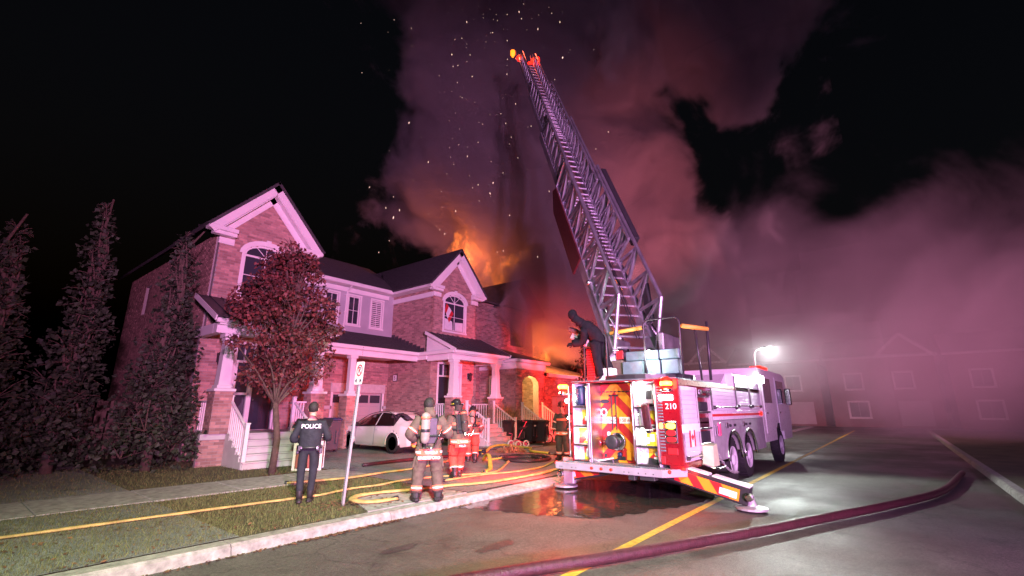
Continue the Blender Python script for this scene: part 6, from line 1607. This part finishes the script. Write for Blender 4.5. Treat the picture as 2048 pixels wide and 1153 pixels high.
wheelie_bin('bin with a blue lid beside the brick pier', 9.75, 16.3, R(-20), 'bin_black', 'bin_blue', 1.15)
# cabinet with reddish panels and dark raised lid behind the officer
K = thing('storage_cabinet', 'pale framed storage cabinet with reddish panels and an open black lid behind the officer', 'cabinet', (6.95, 12.6, zg(12.5)), R(-36))
b = MB()
for x in (-.36, .3):
    for y in (-.3, .24): b.box((x, y, 0), (x + .07, y + .07, 1.05), .008)
b.box((-.36, -.3, 1.0), (.37, .31, 1.07), .01); b.box((-.36, -.295, .62), (.37, -.25, .7), .008); b.box((-.36, -.295, 0), (.37, -.25, .06), .008); b.build('frame', 'white_trim', K, world=False)
for x in (-.28, .01):
    b = MB(); b.box((x, -.28, .07), (x + .26, -.25, .61), .008); b.build('panel', 'crate_red', K, world=False)
    b = MB(); b.box((x, -.28, .71), (x + .26, -.25, .99), .008); b.build('panel', 'crate_red', K, world=False)
for i in range(5):
    b = MB(); b.box((-.35, -.28 + i * .118, .05), (-.33, -.28 + i * .118 + .108, 1.0), .004); b.build('board', 'crate_red', K, world=False)
    b = MB(); b.box((.33, -.28 + i * .118, .05), (.35, -.28 + i * .118 + .108, 1.0), .004); b.build('board', 'crate_red', K, world=False)
b = MB(); b.obox((.03, .0, 1.2), (1, 0, 0), (0, 1, .25), (0, -.25, 1), .95, .75, .05, .015); b.build('lid', 'black_plastic', K, world=False)
b = MB(); b.box((-.4, -.34, 1.09), (.5, -.05, 1.14), .01); b.build('tray', 'stone', K, world=False)
# straw heap
HP = MB(); rr = random.Random(4)
for i in range(900):
    a = rr.uniform(0, 6.28); q = rr.random() ** .6; x = 14.6 + math.cos(a) * q * .75; y = 11.75 + math.sin(a) * q * .5; z = zg(12) + .26 * (1 - q) ** .8 * rr.random() + .015
    d = Vector((rr.uniform(-1, 1), rr.uniform(-1, 1), rr.uniform(-.3, .3))).normalized(); s_ = d.cross(UZ).normalized() * .008; L = rr.uniform(.06, .16); p = Vector((x, y, z)); HP.rv = rr.random()
    HP.add([p - d * L - s_, p + d * L - s_, p + d * L + s_, p - d * L + s_], [(0, 1, 2, 3)])
o = HP.build('straw_heap', 'straw'); o['kind'] = 'stuff'; o['label'] = 'small heap of straw on the path before the steps'
# pink tricycle with push handle, small bicycle
def wheel_ring(par, c, r, ax, m='rubber', rim='white_sheet', w_=.025, name='wheel', spokes=8):
    b = MB(); c = Vector(c); ax = Vector(ax).normalized(); a0 = ax.orthogonal().normalized(); a1 = ax.cross(a0)
    b.tube([c + a0 * math.cos(R(t)) * r + a1 * math.sin(R(t)) * r for t in range(0, 361, 18)], w_, 7, up=ax); o = b.build(name, m, par, smooth=True)
    b = MB()
    for i in range(spokes): t = 2 * math.pi * i / spokes; b.tube([c, c + (a0 * math.cos(t) + a1 * math.sin(t)) * r], .006 if spokes > 6 else .02, 4)
    b.lathe(c - ax * .03, ax, [(.03, 0), (.03, .06)], 8); b.build('spoke', rim, o)
    return o
TR = thing('tricycle', 'pink push tricycle with white wheels in front of the bins', 'tricycle', (16.3, 12.75, zg(12.7)))
z0 = zg(12.7)
for (x, y, r) in ((16.1, 12.95, .13), (16.15, 12.6, .12), (16.62, 12.55, .12)): wheel_ring(TR, (x, y, z0 + r + .02), r, (.5, .85, 0), 'white_sheet', 'pink_plastic', .03, spokes=5)
b = MB(); b.tube([(16.1, 12.95, z0 + .2), (16.3, 12.8, z0 + .3), (16.6, 12.58, z0 + .16)], .025, 8); b.tube([(16.15, 12.6, z0 + .15), (16.4, 12.72, z0 + .25)], .02, 8); b.tube([(16.3, 12.8, z0 + .28), (16.5, 12.72, z0 + .62), (16.75, 12.62, z0 + 1.05), (16.6, 12.72, z0 + 1.07)], .018, 8); b.tube([(16.1, 12.95, z0 + .2), (16.14, 12.92, z0 + .55), (16.0, 12.98, z0 + .58)], .018, 8); b.build('frame', 'pink_plastic', TR, smooth=True)
b = MB(); b.obox((16.42, 12.72, z0 + .36), (1, 0, 0), (0, 1, 0), UZ, .26, .24, .06, .02); b.obox((16.54, 12.68, z0 + .52), (1, 0, 0), (0, 1, 0), UZ, .05, .24, .3, .02); b.build('seat', 'black_plastic', TR)
b = MB(); b.obox((16.6, 12.66, z0 + .8), (.9, 0, .4), (0, 1, 0), (-.4, 0, .9), .3, .3, .03, .01); b.build('canopy', 'bin_black', TR)
BK = thing('bicycle', "child's bicycle with pink handlebars beside the truck corner", 'bicycle', (19.3, 13.0, zg(13)))
z0 = zg(13)
wheel_ring(BK, (18.95, 13.0, z0 + .23), .2, (.85, .5, 0), spokes=12); wheel_ring(BK, (19.35, 12.35, z0 + .23), .2, (.85, .5, 0), spokes=12)
b = MB(); q0 = Vector((18.95, 13.0, z0 + .23)); q1 = Vector((19.35, 12.35, z0 + .23)); hd = Vector((19.0, 12.9, z0 + .62)); st = Vector((19.24, 12.54, z0 + .6)); bb_ = Vector((19.17, 12.64, z0 + .25))
for a_, c_ in ((q0, hd), (hd, bb_), (hd - UZ * .1, st - UZ * .1), (bb_, st), (bb_, q1), (st - UZ * .1, q1)): b.tube([a_, c_], .016, 6)
b.build('frame', 'pink_plastic', BK, smooth=True)
b = MB(); b.tube([hd, hd + Vector((-.02, .03, .14)), hd + Vector((.2, .13, .2))], .014, 6); b.tube([hd + Vector((-.02, .03, .14)), hd + Vector((-.22, -.12, .2))], .014, 6); b.build('handlebar', 'pink_plastic', BK, smooth=True)
b = MB(); b.obox(st + UZ * .04, (.5, -.85, 0), (.85, .5, 0), UZ, .24, .13, .05, .02); b.build('saddle', 'black_plastic', BK)

SLP = thing('street_lamp', 'lit street lamp far along the kerb beyond the front of the truck', 'street lamp', (38, 7.6, .13))
b = MB(); b.tube([(38, 7.6, .1), (38, 7.6, 5.6), (38, 7.45, 5.95), (38, 6.9, 6.1)], [.09, .06, .05, .04], 10); b.build('pole', 'galv', SLP, smooth=True)
b = MB(); b.box((37.85, 6.3, 6.06), (38.15, 6.95, 6.18), .03); hd_ = b.build('lamp_head', 'black_metal', SLP)
b = MB(); b.box((37.9, 6.35, 6.03), (38.1, 6.8, 6.06), .01); b.build('lens', 'lamp_white', hd_)
lamp('street_lamp_light', 'POINT', (38, 6.55, 5.9), 800, (.95, 1, .95), .15)
# ------------------------------------------------------------------ plants
def leaves(b, c, rad, n, size, rr, droop=0.0, shell=.55):
    for i in range(n):
        d = Vector((rr.gauss(0, 1), rr.gauss(0, 1), rr.gauss(0, 1))).normalized(); q = rr.uniform(shell, 1.06) ** .7
        p = c + Vector((d.x * rad[0], d.y * rad[1], d.z * rad[2])) * q
        a = Vector((rr.uniform(-1, 1), rr.uniform(-1, 1), rr.uniform(-1, .6) - droop)).normalized(); s_ = a.orthogonal().normalized(); s_ = (s_ * math.cos(i) + a.cross(s_) * math.sin(i)); L = size * rr.uniform(.6, 1.3); w_ = L * .42
        up = a.cross(s_) * L * .12; b.rv = rr.random()
        b.add([p, p + a * L * .5 + s_ * w_ + up, p + a * L, p + a * L * .5 - s_ * w_ + up], [(0, 1, 2, 3)])
def tree(name, label, base, h, clumps, m, leafn, size, trunk_r, seed, bare=None, droop=.4):
    rr = random.Random(seed); t_ = thing(name, label, 'tree', base); base = Vector(base)
    b = MB(); tr = [base + Vector((rr.uniform(-.06, .06) * i, rr.uniform(-.06, .06) * i, h * i / 6)) for i in range(7)]
    tr[0] = base - UZ * .1; b.tube(tr, [trunk_r * (1.25 - .17 * i) for i in range(7)], 10)
    for c, r in clumps:
        c = base + Vector(c); s0 = tr[min(5, max(2, int((c.z - base.z) / h * 6) - 1))]; mid = s0.lerp(c, .5) + Vector((rr.uniform(-.1, .1), rr.uniform(-.1, .1), .12))
        b.tube(catmull([s0, mid, c], 3), [trunk_r * .45 * (1 - .13 * i) for i in range(7)], 6)
        for k in range(5):
            d = Vector((rr.uniform(-1, 1), rr.uniform(-1, 1), rr.uniform(-.2, 1))).normalized(); b.tube([c, c + d * r * .6 + UZ * .05, c + d * r * 1.1], [.014, .009, .004], 5)
    b.build('trunk', 'bark', t_, smooth=True)
    b = MB()
    for c, r in clumps: leaves(b, base + Vector(c), (r, r, r * .85), int(leafn * r * r), size, rr, droop)
    b.build('crown', m, t_)
    return t_
rr = random.Random(11); cl = []
for i in range(84):
    a = rr.uniform(0, 6.28); z = rr.uniform(2.3, 5.7); q = (1.12 - abs(z - 3.7) * .30) * rr.uniform(.2, 1.12); cl.append(((math.cos(a) * q * 1.15, math.sin(a) * q * 1.1, z), rr.choice((.2, .26, .34, .42, .55))))
tree('maple_tree', 'young tree with dark red autumn leaves in front of the near-end house', (5.9, 12.4, .17), 5.0, cl, 'leaf_red', 820, .10, .075, 12)
cl = [((rr.uniform(-.6, .6) * (1 - z / 5.2), rr.uniform(-.6, .6) * (1 - z / 5.2), z), .25 + .55 * (1 - z / 5.2)) for z in [.8 + .17 * i for i in range(26)]]
tree('dark_tree', 'dark narrow tree behind the stand on the left of the turntable', (17.0, 9.5, .13), 4.9, cl, 'leaf_dark', 420, .11, .09, 13)
for i, (x, y, h, lb) in enumerate(((4.0, 15.2, 6.6, 'added dark cedar standing against the end wall of the near-end house'), (2.3, 16.2, 7.2, 'tallest added dark cedar of the row by the board fence'), (.7, 15.6, 6.0, 'short added dark cedar in the row by the board fence'), (-.9, 16.6, 7.0, 'outermost added dark cedar of the row by the board fence'))):  # cedars added to hide the lit end wall and darken this side
    cl = []
    rc = random.Random(40 + i)
    for k in range(46):
        z = .35 + (h - .5) * (k / 46); q = .95 * (1 - z / (h + .3)) + .06; a = rc.uniform(0, 6.28); cl.append(((math.cos(a) * q * .55, math.sin(a) * q * .55, z), q * .62 + .12))
    tree('added_cedar', lb, (x, y, .2), h, cl, 'leaf_dark', 330, .13, .1, 50 + i, droop=-.5)
GR = thing('ornamental_grass', 'tall dry ornamental grass clump against the burning house', 'plant', (18.0, 15.0, zg(15)))
b = MB(); rr = random.Random(8)
for i in range(260):
    p = Vector((18.0 + rr.uniform(-.35, .35), 15.0 + rr.uniform(-.4, .4), zg(15))); L = rr.uniform(1.1, 2.0); d = Vector((rr.uniform(-.3, .3), rr.uniform(-.3, .3), 1)); s_ = Vector((.012, -.012, 0)); b.rv = rr.random()
    b.add([p - s_, p + s_, p + d * L * .6 + s_ * .8, p + d * L * .6 - s_ * .8], [(0, 1, 2, 3)]); t2 = p + d * L * .6; b.add([t2 - s_ * .8, t2 + s_ * .8, t2 + d * L * .38 + Vector((d.x, d.y, -.1)) * .5], [(0, 1, 2)])
b.build('blade', 'dry_grass', GR).__setitem__('kind', 'stuff')
# lawn blades and fallen leaves
def grass_patch(name, x0, x1, y0, y1, n, hmax, seed, skip=None):
    rr = random.Random(seed); b = MB()
    for i in range(n):
        x = rr.uniform(x0, x1); y = rr.uniform(y0, y1)
        if skip and skip(x, y): continue
        h = rr.uniform(.35, 1) * hmax; d = Vector((rr.uniform(-.6, .6), rr.uniform(-.6, .6), 1)) * h; s_ = Vector((rr.uniform(-1, 1), rr.uniform(-1, 1), 0)).normalized() * .004; p = Vector((x, y, zg(y) - .005)); b.rv = rr.random()
        b.add([p - s_, p + s_, p + d], [(0, 1, 2)])
    o = b.build(name, 'grass_blade'); o['kind'] = 'stuff'; return o
pond = lambda x, y: (x > 4.9 and y < 8.35 and x > 4.9 + max(0, y - 7.9) * 1.3 and x < 7.3)
grass_patch('grass', .2, 7.2, 6.98, 10.5, 42000, .075, 21, pond)
grass_patch('grass', 1.0, 7.2, 12.1, 17, 14000, .08, 22); grass_patch('grass', 14.9, 24, 7.0, 10.4, 9000, .08, 23)
b = MB(); rr = random.Random(31)
def litter(x, y, z, s):
    a = rr.uniform(0, 6.28); u = Vector((math.cos(a), math.sin(a), rr.uniform(-.3, .3))) * s; v = Vector((-math.sin(a), math.cos(a), rr.uniform(-.3, .5))) * s * .6; p = Vector((x, y, z + s * .35)); b.rv = rr.random()
    b.add([p - u, p - v * .8 + u * .1, p + u, p + v], [(0, 1, 2, 3)])
for i in range(420): litter(rr.uniform(0, 7), 6.63 - abs(rr.gauss(0, .05)), .004, rr.uniform(.012, .035))
for cx in (4.7, 5.0, 5.15, 4.3, 3.8):
    for i in range(45): litter(cx + rr.gauss(0, .13), 6.62 - abs(rr.gauss(0, .045)), .006, rr.uniform(.015, .04))
for i in range(700): litter(rr.uniform(0, 7.2), rr.uniform(6.95, 10.5), .145, rr.uniform(.015, .04))
for i in range(160): litter(4.99 + rr.gauss(0, .25), 7.8 + rr.gauss(0, .2), .15, rr.uniform(.02, .045))
for i in range(200): litter(rr.uniform(5.5, 7.6), 12.2 + rr.gauss(0, .12), zg(12), rr.uniform(.02, .05))
b.build('fallen_leaves', 'leaf_litter').__setitem__('kind', 'stuff')

# ------------------------------------------------------------------ flames, smoke, sparks
def flame_mat():
    m, n, l, p = newmat('flame')
    for nd in list(n): n.remove(nd)
    out = n.new('ShaderNodeOutputMaterial'); pv = n.new('ShaderNodeVolumePrincipled'); l.new(pv.outputs['Volume'], out.inputs['Volume'])
    tc = n.new('ShaderNodeTexCoord'); mp = n.new('ShaderNodeMapping'); mp.inputs['Scale'].default_value = (1, 1, .62); mp.inputs['Rotation'].default_value = (.2, -.45, 0); l.new(tc.outputs['Object'], mp.inputs['Vector'])
    nz = n.new('ShaderNodeTexNoise'); nz.inputs['Scale'].default_value = 1.9; nz.inputs['Detail'].default_value = 6; nz.inputs['Distortion'].default_value = 1.2; l.new(mp.outputs['Vector'], nz.inputs['Vector'])
    mr = n.new('ShaderNodeMapRange'); mr.inputs['From Min'].default_value = .54; mr.inputs['From Max'].default_value = .80; mr.inputs['To Max'].default_value = 1.0; l.new(nz.outputs['Fac'], mr.inputs['Value'])
    ms = n.new('ShaderNodeMath'); ms.operation = 'MULTIPLY'; ms.inputs[1].default_value = 5.0; l.new(mr.outputs['Result'], ms.inputs[0])
    pv.inputs['Density'].default_value = .12; pv.inputs['Color'].default_value = (.3, .2, .15, 1); pv.inputs['Emission Color'].default_value = (1, .22, .025, 1); l.new(ms.outputs[0], pv.inputs['Emission Strength'])
    return m
M['flame'] = flame_mat()
def smoke_mat(name, dens, col, sc, edge=.34, soft=.14, aniso=0.1, off=(0, 0, 0)):
    """density = body thickness (grid) eroded by turbulence, so the rim frays into wisps"""
    m, n, l, p = newmat(name)
    for nd in list(n): n.remove(nd)
    out = n.new('ShaderNodeOutputMaterial'); pv = n.new('ShaderNodeVolumePrincipled'); l.new(pv.outputs['Volume'], out.inputs['Volume'])
    tc = n.new('ShaderNodeTexCoord'); mp = n.new('ShaderNodeMapping'); mp.inputs['Location'].default_value = off; l.new(tc.outputs['Object'], mp.inputs['Vector'])
    nz = n.new('ShaderNodeTexNoise'); nz.inputs['Scale'].default_value = sc; nz.inputs['Detail'].default_value = 5; nz.inputs['Roughness'].default_value = .66; nz.inputs['Distortion'].default_value = .35; l.new(mp.outputs['Vector'], nz.inputs['Vector'])
    at = n.new('ShaderNodeAttribute'); at.attribute_name = 'density'
    a = n.new('ShaderNodeMath'); a.operation = 'MULTIPLY_ADD'; l.new(at.outputs['Fac'], a.inputs[0]); a.inputs[1].default_value = edge; l.new(nz.outputs['Fac'], a.inputs[2])
    mr = n.new('ShaderNodeMapRange'); mr.interpolation_type = 'SMOOTHSTEP'; mr.inputs['From Min'].default_value = .62; mr.inputs['From Max'].default_value = .62 + soft; mr.inputs['To Max'].default_value = dens; l.new(a.outputs[0], mr.inputs['Value'])
    l.new(mr.outputs['Result'], pv.inputs['Density']); pv.inputs['Density Attribute'].default_value = ''; pv.inputs['Color'].default_value = (*col, 1); pv.inputs['Anisotropy'].default_value = aniso
    return m
M['smoke_thick'] = smoke_mat('smoke_thick', .6, (.58, .53, .55), .17)
M['smoke_thin'] = smoke_mat('smoke_thin', .075, (.72, .66, .72), .08)
def fog_nodes(o, m, vox, band):
    """turn the closed skin into a fog grid that thickens inwards from its surface"""
    ng = bpy.data.node_groups.new(o.name + '_fog', 'GeometryNodeTree')
    ng.interface.new_socket('Geometry', in_out='INPUT', socket_type='NodeSocketGeometry'); ng.interface.new_socket('Geometry', in_out='OUTPUT', socket_type='NodeSocketGeometry')
    gi = ng.nodes.new('NodeGroupInput'); go = ng.nodes.new('NodeGroupOutput'); mv = ng.nodes.new('GeometryNodeMeshToVolume'); sm = ng.nodes.new('GeometryNodeSetMaterial')
    mv.resolution_mode = 'VOXEL_SIZE'; mv.inputs['Density'].default_value = 1.0; mv.inputs['Voxel Size'].default_value = vox; mv.inputs['Interior Band Width'].default_value = band
    sm.inputs['Material'].default_value = M[m]
    ng.links.new(gi.outputs[0], mv.inputs['Mesh']); ng.links.new(mv.outputs['Volume'], sm.inputs['Geometry']); ng.links.new(sm.outputs['Geometry'], go.inputs[0])
    md = o.modifiers.new('fog', 'NODES'); md.node_group = ng
def puffs(name, spheres, m, vox, disp, label, sub=3, seed=1, fog=None):
    """lumpy cloud body: many overlapping balls fused into one closed skin"""
    rr = random.Random(seed); bm = bmesh.new()
    allS = []
    for c, r in spheres:
        if m == 'flame': r *= 1.7
        if 'smoke' in m: r *= 1.42
        allS.append((Vector(c), r))
        for k in range(sub):
            d = Vector((rr.gauss(0, 1), rr.gauss(0, 1), rr.gauss(0, 1))).normalized(); allS.append((Vector(c) + d * r * .8, r * rr.uniform(.3, .55)))
    for c, r in allS: bmesh.ops.create_icosphere(bm, subdivisions=2, radius=r, matrix=Matrix.Translation(c))
    me = bpy.data.meshes.new(name); bm.to_mesh(me); bm.free(); o = bpy.data.objects.new(name, me); COL.objects.link(o)
    md = o.modifiers.new('fuse', 'REMESH'); md.mode = 'VOXEL'; md.voxel_size = vox
    tx = bpy.data.textures.new(name, 'CLOUDS'); tx.noise_scale = disp * 2.2; tx.noise_depth = 3
    dm = o.modifiers.new('lumps', 'DISPLACE'); dm.texture = tx; dm.strength = disp; dm.mid_level = .5
    dg = bpy.context.evaluated_depsgraph_get(); dg.update(); m2 = bpy.data.meshes.new_from_object(o.evaluated_get(dg)); o.modifiers.clear(); o.data = m2; m2.name = name
    m2.materials.clear(); m2.materials.append(M[m]); o['kind'] = 'stuff'; o['label'] = label
    if fog: fog_nodes(o, m, *fog)
    return o
plume = [((25.0, 17.6, 7.5), 2.6), ((24.9, 20.6, 9.6), 2.6), ((31.1, 17.2, 9.9), 4.2), ((33, 12.5, 12), 3.6), ((35, 11, 15.5), 3.4), ((26.0, 19.1, 13.0), 4.0), ((24.0, 21.6, 14.1), 2.8), ((23.0, 24.2, 14.5), 2.3), ((23.1, 26.8, 15.5), 2.6), ((23.7, 20.1, 17.3), 4.4), ((22.0, 23.3, 18.8), 3.8), ((19.9, 26.3, 21.7), 1.5), ((20.4, 25.0, 23.4), 2), ((28.7, 16.8, 18.2), 4.6), ((32.1, 13.2, 20.6), 3.8), ((33.3, 11.1, 22.1), 2.0), ((33.4, 10.4, 23.8), 1.0), ((33.2, 14.8, 17.5), 3.6), ((29.2, 15.1, 20.8), 2.8), ((21.4, 20.6, 22.9), 4.6), ((25.7, 17.8, 24.9), 5.0), ((28.7, 14.6, 27.5), 4.2), ((19.3, 21.2, 27.9), 3.4), ((23.9, 17.8, 30.2), 5.6), ((28.1, 14.4, 33.7), 4.6), ((18.6, 22.3, 31.2), 3), ((23.3, 24.0, 11.6), 2.4), ((23.5, 30.1, 17.9), 2.4), ((36.6, 12.5, 20.8), 2.4), ((22.1, 27.8, 19.5), 2.2), ((19.9, 26.6, 21.9), 1.8), ((20, 18, 35), 5), ((25, 14, 38), 6), ((33, 9, 37), 5), ((38, 9, 34), 4.5), ((40, 5.5, 29), 3.6), ((37, 3.5, 33), 4.2)]
plume += [((21.3, 15.6, 7.6), 1.5), ((23.4, 14.9, 6.6), 2.0), ((25.5, 13.6, 6.2), 2.2), ((27.5, 12.5, 7.5), 2.6), ((20.4, 16.2, 9.3), 1.1), ((23, 15.5, 9.5), 2.2)]
puffs('smoke_plume', plume, 'smoke_thick', .55, 1.5, 'tall billowing smoke plume rising from the burning house', 3, 3, (.5, 3.2))
M['smoke_veil'] = smoke_mat('smoke_veil', .6, (.5, .46, .48), .4)
puffs('smoke_veil', [((19.7, 15.4, 6.9), 1.35), ((21.6, 14.9, 7.0), 1.9), ((24.2, 14.2, 7.6), 2.2), ((20.4, 15.6, 8.9), 1.3), ((22.6, 14.8, 9.6), 2.0), ((26.5, 13.5, 9.2), 2.4), ((20.9, 15.2, 5.7), .8), ((28, 13, 6.6), 2.0)], 'smoke_veil', .35, .9, 'smoke rolling off the front of the burning house', 3, 9, (.25, 1.2))
low = [((40, 3, 4), 5), ((42, -4, 4), 6), ((44, -11, 5), 7), ((46, -2, 10), 6), ((46.9, 12.5, 12.7), 6), ((54.7, 10.5, 14.0), 6), ((50.2, 12.6, 8.5), 6), ((54, 4, 8.5), 7), ((53, 2.2, 12), 7), ((41.7, 14.6, 15.0), 4), ((54.8, -4.5, 12.9), 8), ((52, -14, 10), 9), ((40, 12.0, 7.0), 5), ((50, -4, 5), 7), ((36, 12, 11), 3.5), ((54, -16, 14), 7), ((57, 8, 20), 5)]
puffs('smoke_bank', low, 'smoke_thin', 1.0, 2.5, 'thin bank of smoke drifting low over the end of the street', 3, 5, (.8, 5.0))
fl_ = [((23.0, 23.0, 11.6), .9), ((23.1, 23.0, 12.8), .75), ((23.3, 23.1, 13.9), .55), ((23.9, 21.0, 10.7), .75), ((24.4, 20.3, 11.3), .6), ((24.9, 19.6, 11.9), .42), ((25.5, 19.1, 12.5), .28)]
o = puffs('flames', fl_, 'flame', .16, .7, 'flames above the roof of the burning house', 4, 7)
o = puffs('flames', [((24.3, 18.0, 5.6), .5), ((24.5, 17.9, 6.3), .4), ((25.0, 18.5, 6.9), .45), ((24.2, 17.2, 5.1), .45)], 'flame', .12, .5, 'flames behind the porch roof of the burning house', 4, 8)
b = MB(); rr = random.Random(77)
for i in range(260):
    q = rr.random(); X_ = rr.gauss(15.8, 2.9); Y_ = rr.gauss(14.0, 2.7); Z_ = 8 + 22 * rr.random() ** .9; r = .006 + .015 * rr.random() ** 2.2 * (1.5 if rr.random() < .08 else 1)
    p = Vector((X_, Y_, Z_)); d = Vector((rr.uniform(-.3, .3), rr.uniform(-.3, .3), 1)).normalized() * r * rr.uniform(1, 4.5); e1 = d.orthogonal().normalized() * r; e2 = d.cross(e1).normalized() * r
    b.add([p + d, p - d, p + e1, p - e1, p + e2, p - e2], [(0, 2, 4), (0, 4, 3), (0, 3, 5), (0, 5, 2), (1, 4, 2), (1, 3, 4), (1, 5, 3), (1, 2, 5)])
o = b.build('sparks', 'ember'); o['kind'] = 'stuff'; o['label'] = 'glowing sparks drifting up through the smoke'
